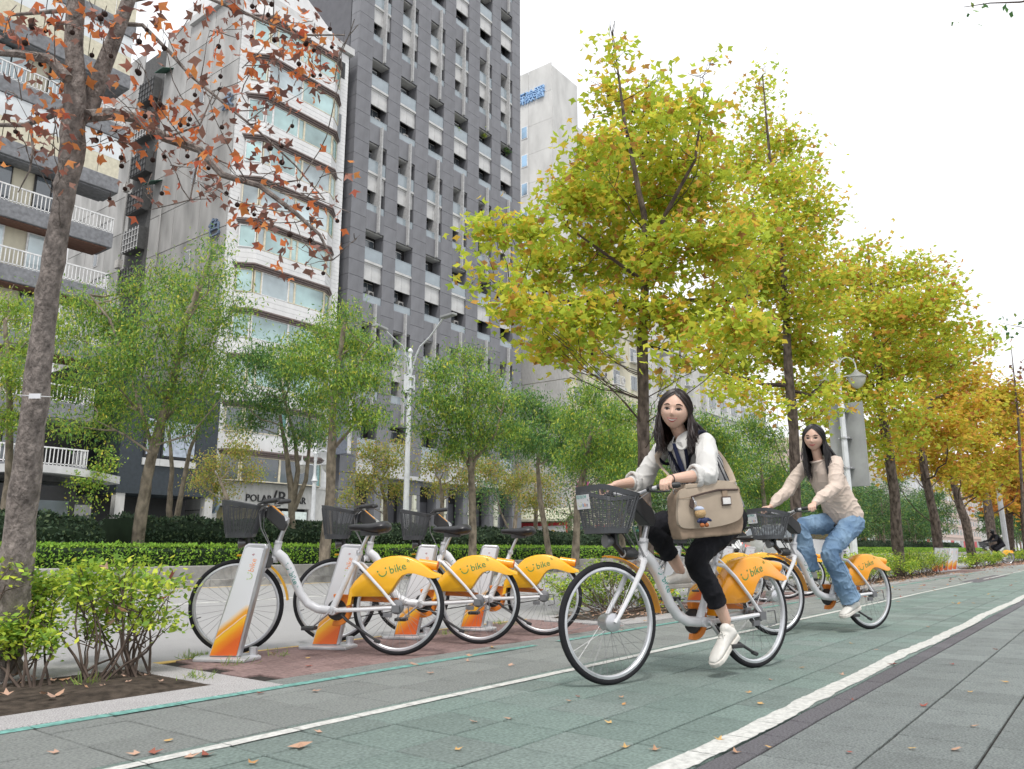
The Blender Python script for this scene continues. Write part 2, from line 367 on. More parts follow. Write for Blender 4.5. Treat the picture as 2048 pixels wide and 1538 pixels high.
# ------------------------------------------------------------------ buildings
mDG = M('dark_grey_stone_cladding', (.182, .184, .200), rough=.55, var=.05, vs=2, rand=.06, stain=.12, ss=.8, stretch=(1, 1, .35))
mDG2 = M('dark_grey_joint', (.09, .09, .1), rough=.8)
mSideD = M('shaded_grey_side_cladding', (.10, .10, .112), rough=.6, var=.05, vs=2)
mPanW = M('off_white_spandrel_panel', (.56, .56, .555), rough=.6, var=.04, vs=2, stain=.12, ss=1)
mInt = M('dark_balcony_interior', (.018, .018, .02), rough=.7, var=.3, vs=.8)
mWinD = glass('dark_window_glass', (.10, .12, .14))
mRail = M('balcony_glass', (.34, .40, .44), rough=.08, var=.2, vs=.35, spec=1, coat=.6, alpha=.75)
mWT = M('white_wall_tile', (.71, .71, .71), rough=.35, var=.03, vs=3, stain=.1, ss=.7, stretch=(1, 1, .4))
mBrownE = M('brown_metal_eave', (.165, .125, .115), rough=.5, var=.1)
mTealG = glass('teal_tinted_glass', (.40, .58, .58), rough=.08); mTealG2 = glass('deep_teal_glass', (.05, .26, .26), rough=.08)
mPaleG = glass('pale_reflecting_glass', (.46, .55, .58), rough=.05)
mCream = M('cream_window_frame', (.66, .60, .46), rough=.5); mWhFr = M('white_frame', (.74, .74, .74), rough=.5)
mSideC = M('stained_side_concrete', (.47, .465, .455), rough=.85, var=.08, vs=1.2, rand=.05, stain=.38, ss=.55, stretch=(1, 1, .25))
mBlk = M('black_paint', (.02, .02, .022), rough=.5); mBlueL = M('blue_letters', (.16, .32, .62), rough=.5)
mBandG = M('grey_concrete_band', (.23, .235, .25), rough=.8, var=.1, stain=.3, ss=1)
mShut = M('cream_corrugated_panel', (.62, .58, .45), rough=.6, var=.06, stain=.12); stripes(mShut, (4.5, 0, 0), None, None, bump=1)
mShW = M('frosted_white_panel', (.66, .69, .71), rough=.35, var=.06, vs=.8)
mDarkA = M('dark_corrugated_cladding', (.03, .04, .05), rough=.5, var=.1); stripes(mDarkA, (6, 0, 0), None, None, bump=1)
mRust = M('red_brown_soffit', (.18, .10, .075), rough=.8); mBrick = M('grey_brick_side', (.26, .24, .24), rough=.9, var=.15, vs=10)
mTower = M('pale_tower_concrete', (.60, .595, .58), rough=.85, var=.05, vs=.5, rand=.03, stain=.18, ss=.25, stretch=(1, 1, .4))
mCreamW = M('cream_rendered_wall', (.62, .58, .46), rough=.85, var=.06, vs=1, stain=.3, ss=.8, stretch=(1, 1, .35))
mGreyW = M('pale_panel_wall', (.56, .55, .53), rough=.8, var=.05, stain=.25, ss=.7, rand=.03, stretch=(1, 1, .4))
mPinkW = M('pale_pink_wall', (.58, .47, .42), rough=.85, var=.05); mDkGap = M('wall_groove', (.12, .12, .12), rough=.9)
mGrille = M('dark_window_grille', (.10, .10, .10), rough=.6); mAC = M('air_conditioner_casing', (.52, .50, .47), rough=.6, var=.1, stain=.2, ss=4)
mShop = M('lit_shop_interior', (.45, .40, .25), rough=.8)

# --- dark grey tower with paired balconies
X0, X1, YF, ZT = 32.1, 50.97, 38.0, 60.0
tw = thing('apartment_tower', 'tall dark grey stone tower with stacked glass balconies beside the white building', 'apartment tower', (41, 38, 0))
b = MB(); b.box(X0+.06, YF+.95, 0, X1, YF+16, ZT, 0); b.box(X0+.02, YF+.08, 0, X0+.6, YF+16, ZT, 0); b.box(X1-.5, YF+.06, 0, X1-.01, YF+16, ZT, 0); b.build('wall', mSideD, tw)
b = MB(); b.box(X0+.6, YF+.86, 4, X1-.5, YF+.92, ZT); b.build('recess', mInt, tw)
bays = [33.44, 36.27, 39.30, 42.20, 45.27, 48.14]; BW = 1.66
pil = [(X0, bays[0])]+[(bays[i]+BW, bays[i+1]) for i in range(5)]+[(bays[5]+BW, X1)]
b = MB()
for a, c in pil: b.box(a+.02, YF+.06, 0, c-.02, YF+.95, ZT)
b.build('pier', mDG2, tw)
cnt = 0; rest = MB(); ph = 1.083
for a, c in pil:
    me = None; w = c-a
    s = MB(); s.box(0, 0, .012, w, .07, ph-.012); me = s.mesh('cladding_panel', mDG, bevel=0)
    s = MB(); s.box(0, 0, .012, .06, 1.4, ph-.012); me2_ = s.mesh('cladding_panel', mDG)
    for k in range(int(ZT/ph)):
        z = k*ph
        if cnt < 290: inst('cladding_panel', me, tw, (a, YF-.01, z)); cnt += 1
        else: rest.box(a, YF-.01, z+.012, c, YF+.06, z+ph-.012)
    for k in range(int(ZT/ph)):                       # reveal facing the bay
        rest.box(c-.03, YF+.07, k*ph+.012, c, YF+.86, (k+1)*ph-.012); rest.box(a, YF+.07, k*ph+.012, a+.03, YF+.86, (k+1)*ph-.012)
rest.build('cladding_field', mDG, tw, kind='stuff')
FL = 3.25; GP = 6.5
s = MB(); s.box(0, 0, 0, BW, .12, 1.42, 0); bandme = s.mesh('spandrel_band', mDG, bevel=.02)
s = MB(); s.box(0, 0, 0, BW, .035, .85); s.box(0, -.01, .85, BW, .045, .9); railme = s.mesh('glass_railing', [mRail])
s = MB(); s.box(0, 0, 0, BW, .6, .16); slabme = s.mesh('slab_edge', mPanW)
s = MB(); s.box(0, 0, 0, BW*.5-.008, .1, 1.27); s.box(BW*.5+.008, 0, 0, BW, .1, 1.27); panme = s.mesh('white_panel', mPanW)
s = MB(); s.box(0, 0, 0, BW, .74, .1); sofme = s.mesh('balcony_floor', mPanW)
s = MB(); s.box(0, 0, 0, .95, .05, 2.0); s.box(.03, -.02, .04, .46, 0, 1.94, 1); s.box(.5, -.02, .04, .92, 0, 1.94, 1); doorme = s.mesh('balcony_door', [mWhFr, mWinD])
s = MB(); s.box(0, -.2, 0, .13, .85, 7.9); finme = s.mesh('fin', M('pale_grey_fin', (.42, .42, .42), rough=.6, stain=.2, ss=2), bevel=.015)
s = MB(); s.box(0, 0, 0, .5, .28, .55); s.lathe([(.2, 0), (.2, -.02)], (.25, 0, .28), axis='Y', n=14, m=1); acme = s.mesh('air_conditioner', [mAC, mBlk], bevel=.01)
tops = [34.95+GP*k for k in range(-4, 4)]
for gi, zt in enumerate(tops):
    finned = (gi % 2 == 1)
    for bi, bx in enumerate(bays):
        if zt > 60: continue
        # two storeys: opening, rail, slab, white panel, opening, rail
        inst('glass_railing', railme, tw, (bx, YF+.05, zt-2.16+.02))
        inst('slab_edge', slabme, tw, (bx, YF+.02, zt-2.32)); inst('balcony_floor', sofme, tw, (bx, YF+.12, zt-2.42))
        inst('white_panel', panme, tw, (bx, YF+.16, zt-3.5)); 
        if gi: inst('glass_railing', railme, tw, (bx, YF+.05, zt-5.45))
        if gi: inst('spandrel_band', bandme, tw, (bx, YF-.03, zt-6.5))
        inst('balcony_floor', sofme, tw, (bx, YF+.12, zt-.06))
        for zz in ((zt-2.3,) if gi == 0 else (zt-2.3, zt-5.4)): inst('balcony_door', doorme, tw, (bx+.1+RNG.random()*.5, YF+.80, zz))
        if gi and RNG.random() < .4: inst('air_conditioner', acme, tw, (bx+.9, YF+.5, zt-4.6))
        if finned and gi: inst('fin', finme, tw, (bx+.95 if bi < 3 else bx+.9, YF-.05, zt-6.52))
# ground floor colonnade
b = MB(); b.box(X0+.6, YF+.3, 5.0, X1-.3, YF+1.3, 6.2); b.build('lintel', mDG, tw)
b = MB(); b.box(35.6, YF-.35, 5.3, 50.5, YF+.3, 5.55); b.build('canopy', mPanW, tw)
s = MB(); s.box(0, -.1, 0, .26, .1, .75); s.box(-.05, -.15, .75, .31, .12, .95); s.box(0, -.1, .97, .26, .1, 1.9); lme = s.mesh('wall_lamp', M('cream_lamp_case', (.6, .6, .5), rough=.4), bevel=.01)
for x in (35.7, 38.5, 41.5, 44.4, 47.4): inst('wall_lamp', lme, tw, (x, YF-.12, 2.4))
for a in (34.6, 37.8, 41.05, 43.8, 46.8): s = MB(); s.box(a, YF+.80, 0, a+1.5, YF+.85, 4.9); s.build('doorway', mBlk, tw)

# --- white tiled building, bay windows under brown eaves
A0, A1 = 23.2, 31.3
wb = thing('white_tiled_building', 'white tiled office building with teal bay windows and brown eaves', 'office building', (27, 38, 0))
b = MB(); b.box(A0+.03, YF, 4.35, A1, YF+18, 33.8); b.box(A0+.03, YF+18, 4.35, 29, YF+24, 33.8); b.build('wall', mWT, wb)
# tile rows as shallow courses on the front pier strips
rows = MB()
for k in range(int((33.6-4.4)/.27)):
    z = 4.4+k*.27; rows.box(30.72, YF-.02, z, A1+.02, YF+.3, z+.255); rows.box(A0, YF-.02, z, 23.85, YF+.1, z+.255)
rows.build('tile_course', mWT, wb, kind='stuff')
b = MB(); b.box(A0-.02, YF-.03, 0, A0+.7, YF+.3, 4.35); b.box(29.9, YF-.03, 0, A1+.02, YF+.35, 3.02); b.box(A0-.02, YF-.03, 3.02, A1+.02, YF+.35, 4.22); b.box(A0-.05, YF-.08, 4.22, A1+.05, YF+.3, 4.34); b.build('shopfront', mGreyW, wb, bevel=.01)
b = MB(); b.box(A0+.7, YF+1.4, 0, 27.4, YF+1.5, 3.0); b.build('shop_window', mShop, wb)
b = MB(); b.box(27.4, YF+.1, 0, 29.5, YF+.2, 1.9); b.build('shop_door', mBlk, wb)
b = MB(); b.box(28.0, YF-.06, 1.95, 29.75, YF-.02, 2.85); b.build('shop_banner', M('pale_mint_banner', (.78, .86, .82), rough=.6), wb)
poly = [(23.9, 0), (24.75, -.62), (29.75, -.62), (30.62, 0)]     # bay outline in plan
def bay(z0, z1, grow=0): 
    s = MB(); pl = [(x+(-grow if i == 0 else grow if i == 3 else 0), y-(grow if i in (1, 2) else 0)) for i, (x, y) in enumerate(poly)]
    s.prism(pl, lambda x, y, h: Vector((x, YF+y, h)), z0, z1); return s
sills = [4.35+2.655*k for k in range(11)]
for k, z in enumerate(sills):
    if k: s = bay(z-.93, z, -.01); s.build('bay_apron', mWT, wb)
    if k > 1:
        t = MB()
        for q in range(3):
            pl = [(x+(-.012 if i == 0 else .012 if i == 3 else 0), y-(.014 if i in (1, 2) else 0)) for i, (x, y) in enumerate(poly)]
            zz = z-.93+.31*q; t.prism(pl, lambda x, y, h: Vector((x, YF+y, h)), zz+.008, zz+.30)
        t.build('tile_band', mWT, wb)
    ztop = z+1.36
    s = MB()                                             # eave, three stepped lips
    for q, (g_, h_) in enumerate(((.1, .1), (.18, .1), (.26, .09))):
        pl = [(poly[0][0]-g_, 0), (poly[1][0]-g_*.7, poly[1][1]-g_), (poly[2][0]+g_*.7, poly[2][1]-g_), (poly[3][0]+g_, 0)]
        s.prism(pl, lambda x, y, h: Vector((x, YF+y, h)), ztop+.01+q*.11, ztop+.01+q*.11+h_)
    s.build('eave', mBrownE, wb)
    # glazing: left splay, main (split), right splay
    def pane(xa, ya, xb, yb, mt, nm='window'):
        d = Vector((xb-xa, yb-ya, 0)); L_ = d.length; d.normalize(); n_ = Vector((d.y, -d.x, 0)); mid = Vector(((xa+xb)/2, YF+(ya+yb)/2, z+.68)); fr = MB(); th = .05
        for sg in (-1, 1): fr.obox(mid+d*sg*(L_/2-.03), d*.03, n_*.05, Vector((0, 0, .68)))
        for sg in (-1, 1): fr.obox(mid+Vector((0, 0, sg*.655)), d*(L_/2-.06), n_*.045, Vector((0, 0, .025)))
        w_ = fr.build(nm, mCream if RNG.random() < .7 else mWhFr, wb)
        gl = MB(); gl.obox(mid-n_*.01, d*(L_/2-.06), n_*.012, Vector((0, 0, .63))); gl.build('pane', mt, w_)
        if RNG.random() < .5 and mt is not mPaleG:         # curtain or blind
            hh = RNG.uniform(.25, .63); cu = MB(); cu.obox(mid-n_*.07+Vector((0, 0, .63-hh)), d*(L_/2-.07), n_*.01, Vector((0, 0, hh))); cu.build('blind', M_blind, w_)
    if k == 0: M_blind = M('pale_blind', (.3, .5, .5), rough=.8)
    G = lambda: RNG.choice([mTealG, mTealG, mPaleG]) if k > 1 else RNG.choice([mTealG2, mWinD])
    pane(23.93, -.05, 24.7, -.58, G())
    cut = [24.75, 25.25, 27.1, 27.55, 29.75] if k % 3 else [24.75, 27.25, 29.75]
    for a, c in zip(cut[:-1], cut[1:]): pane(a, -.6, c, -.6, G())
    pane(29.8, -.58, 30.58, -.05, mTealG if k % 2 else mTealG2)
s = bay(sills[-1]+1.7, 33.6, .0); s.build('bay_top', mWT, wb)
b = MB(); b.prism([(22.9, 0), (31.6, 0), (31.6, .5), (22.9, .5)], lambda x, y, h: Vector((x, YF-.25+h, 33.9+y-.0*(x-22))), 0, 6); b.build('roof_cap', mPanW, wb)
b = MB(); b.prism([(24, 34.4), (24, 36.9), (28.0, 36.4), (31.4, 34.4)], lambda x, y, h: Vector((x, YF+.4+h, y)), 0, 8); b.build('roof_shed', mWT, wb)
b = MB(); b.box(30.4, YF-.05, 31.9, 31.0, YF+.05, 33.1); b.build('louvre', mBlk, wb)
b = MB(); b.box(30.5, YF-.04, 27.2, 30.9, YF+.05, 29.2); b.build('narrow_window', mWinD, wb)
# sign letters on the shopfront
def fT(cx, cz, y=YF-.05, sx=1): return lambda x, yy, h: Vector((cx+x*sx, y-h, cz+yy))
t = MB(); t.text('POLAR', .56, fT(26.42, 3.48), depth=.09); t.text('BEAR', .56, fT(29.0, 3.48), depth=.09); t.build('sign_letters', mBlk, wb)
t = MB(); t.text('B', 1.05, fT(27.95, 3.55), depth=.1); t.obox((27.42, YF-.06, 3.5), (.045, 0, 0), (0, .05, 0), (.14, 0, .5)); t.build('sign_initial', mBlk, wb)
t = MB(); t.lathe([(.48, -.1), (.52, -.08), (.52, .08), (.48, .1)], (23.25, YF-.65, 3.05), axis='X', n=28); rs = t.build('round_sign', M('blue_grey_sign', (.25, .32, .4), rough=.5), wb, smooth=True)
t = MB(); t.lathe([(.36, -.115), (.36, -.1)], (23.25, YF-.65, 3.05), axis='X', n=24); t.build('sign_face', M('pale_sign_face', (.6, .64, .66)), rs)
# ladder and projecting sign at the right edge
t = MB()
for x in (30.85, 31.2): t.box(x, YF-.35, 6.4, x+.04, YF-.31, 10.2)
for k in range(7): t.box(30.85, YF-.35, 6.45+k*.62, 31.24, YF-.31, 6.5+k*.62)
t.build('ladder', mBlk, wb)
b = MB(); b.box(31.35, YF-1.5, 6.4, 31.62, YF-.2, 9.9, 0); ps = b.build('projecting_sign', M('slate_sign', (.2, .22, .27), rough=.4), wb); b = MB(); b.box(31.36, YF-1.56, 6.38, 31.61, YF-1.5, 9.92); b.build('sign_edge', mPanW, ps)
# side wall panels facing the camera's left
cnt = 0; s1 = MB(); s1.box(0, .02, .015, .07, 2.9-.02, 2.62); pme = s1.mesh('wall_panel', mSideC)
for k in range(13):
    for j in range(7):
        if j == 3: continue
        inst('wall_panel', pme, wb, (A0-.05, YF+.1+j*2.9, .1+k*2.655+ (0.0)))
b = MB(); b.box(A0-.001, YF+.1, 0, A0+.02, YF+20.4, 33.8); b.build('side_wall', mDkGap, wb)
for k in range(11):
    z = 3.5+k*2.655; yy = YF+8.9
    s = MB(); s.box(A0-.5, yy+.3, z, A0+.02, yy+2.3, z+1.5)
    w = s.build('window_cage', mGrille, wb)
    s = MB()
    for q in range(6): s.box(A0-.54, yy+.35+q*.36, z-.02, A0-.51, yy+.39+q*.36, z+1.52)
    for q in range(4): s.box(A0-.55, yy+.3, z+.1+q*.4, A0-.52, yy+2.3, z+.13+q*.4)
    s.build('cage_bars', mWhFr if k % 3 == 0 else mBlk, w)
    if k % 2: inst('air_conditioner', acme, wb, (A0-.55, yy+1.9, z+1.6), rot=(0, 0, math.pi/2))
    if k % 3 == 1:
        s = MB(); s.add([(A0-.05, yy-1.2, z+1.7), (A0-.05, yy-.2, z+1.7), (A0-.8, yy-.2, z+1.35), (A0-.8, yy-1.2, z+1.35)], [(0, 1, 2, 3)]); s.v += [(x, y, zz-.04) for x, y, zz in s.v]; s.f += [(7, 6, 5, 4), (0, 3, 7, 4), (3, 2, 6, 7), (2, 1, 5, 6)]; s.m += [0]*4
        s.build('awning', M('dark_green_awning', (.05, .12, .09), rough=.7), wb)
    s = MB(); yw = YF+3.6 if k % 2 else YF+15.5; s.box(A0-.09, yw, z+.3, A0-.02, yw+.55, z+1.3); w = s.build('small_window', mWhFr, wb); s = MB(); s.box(A0-.11, yw+.06, z+.36, A0-.09, yw+.49, z+1.24); s.build('pane', mWinD, w)
t = MB(); t.tube([(A0-.12, YF+12.2, 3), (A0-.12, YF+12.2, 31)], .06, 6); t.tube([(A0-.12, YF+7.4, 3), (A0-.12, YF+7.4, 22)], .05, 6); t.build('drainpipe', mSideC, wb)
mSB = M('steel_blue_character', (.16, .22, .32), rough=.5)
for i, (ch, zz, yy) in enumerate((('永', 26.6, .75), ('利', 24.3, .75), ('角', 20.9, .9), ('色', 18.7, 1.1))):
    if ch in '利角': continue
    t = MB(); t.text(ch, 1.25, lambda x, y, h: Vector((A0-.14-h, YF+yy-x, zz+y)), depth=.1); t.build('wall_character', mSB, wb)

# --- balcony apartment block on the left
lb = thing('balcony_block', 'apartment block with white balcony railings and cream shutter panels at the far left', 'apartment block', (10, 36, 0))
R1 = 16.15; YA = 36.0
b = MB(); b.box(-6, YA+1.5, 0, 14.6, YA+14, 29); b.build('wall', mBrick, lb)
b = MB(); b.box(8, YA+.9, 3.6, 14.5, YA+1.5, 28.5); b.build('inner_wall', mCreamW, lb)
s = MB()
for q in range(64): s.box(q*.16, 0, 0, q*.16+.035, .03, .72)
s.box(0, -.01, .72, 10.2, .045, .78); s.box(0, 0, .05, 10.2, .035, .09); rme = s.mesh('railing', mWhFr)
s = MB()
for q in range(9): s.box(0, q*.17, 0, .03, q*.17+.035, .72)
s.box(-.01, 0, .72, .045, 1.5, .78); rme2 = s.mesh('railing', mWhFr)
for k in range(10):
    z = 4.25+2.76*k
    s = MB(); s.box(-6, YA-.02, z-.72, R1, YA+1.5, z); s.build('balcony_slab', mBandG, lb, bevel=.03)
    s = MB(); s.box(-6, YA+.1, z-.78, R1-.2, YA+1.5, z-.73); s.build('soffit', mRust if k in (2, 3, 4) else mBandG, lb)
    closed = k in (5, 7, 8)
    if closed:
        for q in range(11):
            x = R1-.05-1.0*(q+1)
            s = MB(); s.box(x+.02, YA+.02, z, x+.98, YA+.08, z+.95); s.build('shutter_panel', mShut, lb)
            s = MB(); s.box(x+.02, YA+.04, z+.97, x+.98, YA+.1, z+2.02); s.build('screen_panel', mShW, lb)
        s = MB(); s.box(R1-.12, YA+.1, z, R1-.06, YA+1.5, z+2.0); s.build('screen_panel', mShW, lb)
    else:
        inst('railing', rme, lb, (R1-10.25, YA+.03, z)); inst('railing', rme2, lb, (R1-.06, YA+.03, z))
        for q in range(5):
            x = R1-2.6-q*2.3
            fr = MB(); fr.box(x-.7, YA+.8, z+.05, x+.7, YA+.88, z+1.95); w = fr.build('balcony_window', mWhFr if k % 2 else mBlk, lb)
            gl = MB(); gl.box(x-.63, YA+.76, z+.12, x-.04, YA+.8, z+1.88); gl.box(x+.04, YA+.76, z+.12, x+.63, YA+.8, z+1.88); gl.build('pane', mPaleG if RNG.random() < .6 else mWinD, w)
        s = MB(); s.box(R1-6.9, YA+.06, z, R1-6.75, YA+.2, z+2.05); s.build('post', mWhFr, lb)
s = MB()
n = 14
up = [(11.0+6*i/n, 3.85+.28*math.sin(math.pi*i/n)) for i in range(n+1)]; lo = [(x, y-.32) for x, y in up][::-1]
s.prism(up+lo, lambda x, y, h: Vector((x, YA-1.3+h, y)), 0, 1.3); s.build('arched_canopy', mPanW, lb)
s = MB(); s.box(-6, YA-.9, 0, 15.4, YA+.3, 3.3); s.build('ground_floor', mBlk, lb)
s = MB(); s.box(12.6, YA-1.0, 0, 15.1, YA-.92, 2.7); s.build('shop_glass', mWinD, lb)
# --- dark annex between the two
an = thing('dark_annex', 'low dark corrugated building with curtained windows behind the first median tree', 'building', (19.6, 36, 0))
s = MB(); s.box(17.5, YA, 3.25, 22.4, YA+12, 8.6); s.build('wall', mDarkA, an)
s = MB(); s.box(16.6, YA+3, 3.4, 17.5, YA+12, 9.5); s.build('side_wing', mBlk, an)
for x in (17.55, 22.0): s = MB(); s.box(x, YA+.05, 0, x+.42, YA+.45, 3.25); s.build('column', mGreyW, an)
s = MB(); s.box(17.7, YA+2.5, 0, 22.4, YA+2.6, 3.24); s.build('dark_entrance', mBlk, an)
mCurt = M('blue_grey_curtain', (.42, .47, .55), rough=.8, var=.1); stripes(mCurt, (5, 0, 0), None, None, bump=1)
for x0, x1 in ((18.6, 19.35), (19.45, 21.2)):
    s = MB(); s.box(x0, YA-.06, 5.0, x1, YA+.02, 6.9); w = s.build('window', mBlk, an); s = MB(); s.box(x0+.08, YA-.09, 5.1, x1-.08, YA-.06, 6.8); s.build('curtain', mCurt, w)
    s = MB(); s.box(x0-.04, YA-.1, 4.6, x1+.04, YA-.01, 4.93); s.build('white_sill_panel', mPanW, an)

# --- pale concrete tower far behind, with rooftop letters
ct = thing('concrete_tower', 'pale concrete office tower with small blue windows and blue rooftop characters', 'office tower', (85, 55, 0))
CX, CY = 81.2, 55.0; ZC = 67.0
s = MB(); s.box(CX, CY, 0, CX+6.5, CY+22, ZC); s.box(CX+6.5, CY+.5, 0, CX+22, CY+22, 61); s.build('wall', mTower, ct)
b = MB()
for k in range(15):
    for j in range(5): b.box(CX-.05, CY+.03+j*4, 3+k*4.3, CX, CY+3.97+j*4, 7.27+k*4.3)
b.build('cladding_field', mTower, ct, kind='stuff')
for k in range(12):
    z = 57.2-k*4.3; p = atX(1052, 600, CX)
    yw = CY+4.2; s = MB(); s.box(CX-.12, yw, z, CX-.04, yw+1.1, z+1.9); w = s.build('window', mWhFr, ct); s = MB(); s.box(CX-.16, yw+.12, z+.12, CX-.12, yw+.98, z+1.78); s.build('pane', glass('blue_glass', (.25, .42, .6)) if k == 0 else bpy.data.materials['blue_glass'], w)
for i, (ch, px_, py_) in enumerate((('保', 1043, 202), ('險', 1060, 195), ('署', 1079, 186))):
    q_ = atX(px_, py_, CX-.2); t = MB(); t.text(ch, 2.0, lambda x, y, h: Vector((CX-.2-h, q_.y-x, q_.z+y)), depth=.3); t.build('rooftop_character', M('pale_blue_letter', (.32, .52, .80), rough=.4) if i == 0 else bpy.data.materials['pale_blue_letter'], ct)
for k in range(12): s = MB(); s.box(CX+5.4, CY-.06, 6+k*4.3, CX+6.2, CY, 9.4+k*4.3); s.build('strip_window', mWinD, ct)
for k in range(12):
    for j in range(4): s = MB(); s.box(CX+8+j*3.4, CY+.44, 6+k*4.3, CX+10.4+j*3.4, CY+.5, 8.6+k*4.3); s.build('strip_window', mWinD, ct)

# --- cream and grey block across the side street
cb = thing('cream_block', 'cream and grey apartment block with barred windows behind the big yellow tree', 'apartment block', (66, 38, 0))
BX = 58.4
s = MB(); s.box(BX, YF, 0, BX+14, YF+16, 24); s.build('wall', mCreamW, cb)
s = MB(); s.box(0, 0, .03, .1, 5.38, 2.9); pm = s.mesh('wall_panel', mGreyW)
for k in range(7):
    for j in range(2): inst('wall_panel', pm, cb, (BX-.1, YF+.02+j*5.42, 4.2+k*2.93))
s = MB(); s.box(BX+14, YF+.6, 0, BX+30, YF+16, 27); s.build('rear_wing', mGreyW, cb)
s = MB(); s.box(0, 0, 0, 1.3, .08, 1.5); s.box(.06, -.03, .06, .62, 0, 1.44, 1); s.box(.68, -.03, .06, 1.24, 0, 1.44, 1); wme = s.mesh('window', [mWhFr, mWinD])
s = MB()
for q in range(9): s.box(q*.2, -.5, 0, q*.2+.03, -.47, .9)
s.box(0, -.5, .9, 1.64, -.45, .95); s.box(0, -.5, 0, 1.64, 0, .05); cme = s.mesh('window_guard', mWhFr)
for k in range(7):
    z = 5+2.93*k
    for j in range(8):
        x = BX+.6+j*3.6; inst('window', wme, cb, (x, YF+(-.06 if j < 4 else .54), z))
        if RNG.random() < .5: inst('window_guard', cme, cb, (x-.15, YF+(-.04 if j < 4 else .56), z-.1))
        if RNG.random() < .4: inst('air_conditioner', acme, cb, (x+1.6, YF-.25+(0 if j < 4 else .6), z+.3))
        if j in (2, 5): s = MB(); s.box(x-.3, YF-.7, z-.6, x+1.6, YF+.6, z-.3); s.build('balcony_slab', mGreyW, cb)
    s = MB(); s.box(BX-.02, YF-.05, z-.75, BX+14, YF, z-.68); s.build('string_course', mDkGap, cb)
s = MB(); s.add([(BX-.1, YF-.4, 4.3), (BX-.1, YF+9, 4.3), (BX-1.7, YF+9, 3.3), (BX-1.7, YF-.4, 3.3), (BX-.1, YF-.4, 4.2), (BX-.1, YF+9, 4.2), (BX-1.7, YF+9, 3.1), (BX-1.7, YF-.4, 3.1)], [(0, 1, 2, 3), (7, 6, 5, 4), (0, 3, 7, 4), (3, 2, 6, 7)]); s.build('awning', M('cream_awning', (.66, .65, .5), rough=.7, stain=.3, ss=2), cb)
mRedS = M('red_sign', (.5, .04, .05), rough=.5); mPinkS = M('pink_sign', (.75, .12, .4), rough=.5)
s = MB(); s.box(BX-1.3, YF-.3, 0, BX-1.2, YF+9, 3.0); s.build('shop_wall', mRedS, cb)
s = MB(); s.box(BX-1.38, YF-.2, 1.2, BX-1.32, YF+4.3, 2.7); bn = s.build('banner', mPanW, cb)
t = MB(); t.text('內衣特賣會', .52, lambda x, y, h: Vector((BX-1.4-h, YF+2.75-x, 1.98+y)), depth=.02); t.build('banner_text', mBlk, bn)
t = MB(); t.text('3', 1.1, lambda x, y, h: Vector((BX-1.4-h, YF+1.05-x, 1.95+y)), depth=.02); t.build('banner_numeral', M('gold_print', (.6, .4, .1)), bn)
for q, yy in enumerate((YF+4.7, YF+6.4)): s = MB(); s.box(BX-1.37, yy, .9, BX-1.31, yy+1.2, 2.8); s.build('poster', M('pale_pink_poster', (.6, .42, .42)) if q else mPanW, cb)
for z in (8.4, 4.9): s = MB(); s.box(BX+.7, YF-1.3, z, BX+.9, YF-.1, z+1.7); s.build('projecting_sign', mPinkS, cb)
for j in range(8): s = MB(); s.box(BX+.5+j*3.4, YF-.1, .1, BX+3.5+j*3.4, YF-.02, 2.9); s.build('shopfront', (mWinD, mRedS, mPanW, mTealG2)[j % 4], cb)

# --- farther row of buildings along the avenue
def block(x0, x1, y0, h, wallm, label, nw=7, fl=3.3, name='apartment_block', shop=True):
    t_ = thing(name, label, 'building', ((x0+x1)/2, y0, 0))
    s = MB(); s.box(x0, y0, 0, x1, y0+16, h); s.box(x0-.15, y0-.15, h, x1+.15, y0+16, h+.5); s.build('wall', wallm, t_)
    s = MB(); w = (x1-x0)/nw*.6; s.box(0, 0, 0, w, .1, 1.6); s.box(.08, -.04, .08, w/2-.04, 0, 1.52, 1); s.box(w/2+.04, -.04, .08, w-.08, 0, 1.52, 1); wm = s.mesh('window', [mWhFr, mWinD])
    for k in range(int((h-4.5)/fl)):
        for j in range(nw): inst('window', wm, t_, (x0+(x1-x0)*(j+.2)/nw, y0-.06, 5+k*fl))
        s = MB(); s.box(x0, y0-.25, 4.1+k*fl, x1, y0, 4.25+k*fl); s.build('ledge', wallm, t_)
    for j in range(nw): s = MB(); s.box(x0+(x1-x0)*(j+.08)/nw, y0-.08, .1, x0+(x1-x0)*(j+.92)/nw, y0-.01, 3.2); s.build('shopfront', (mWinD, mPanW, mTealG2, mRedS)[(j*3+nw) % 4], t_)
    return t_
block(91, 112, 39, 22, mPanW, 'white block with small dark windows right of the barred windows', 6)
block(116, 138, 38, 15, mPinkW, 'low pale pink building behind the second rider', 7)
block(142, 175, 40, 20, mCreamW, 'cream building far along the avenue beyond the pink one', 9)
block(180, 230, 38, 24, mGreyW, 'grey block near the far end of the avenue', 12)
block(236, 330, 40, 20, mPinkW, 'farthest pinkish building closing the avenue on its left', 16)
block(340, 480, 30, 26, mTower, 'pale block at the very end of the avenue', 20)
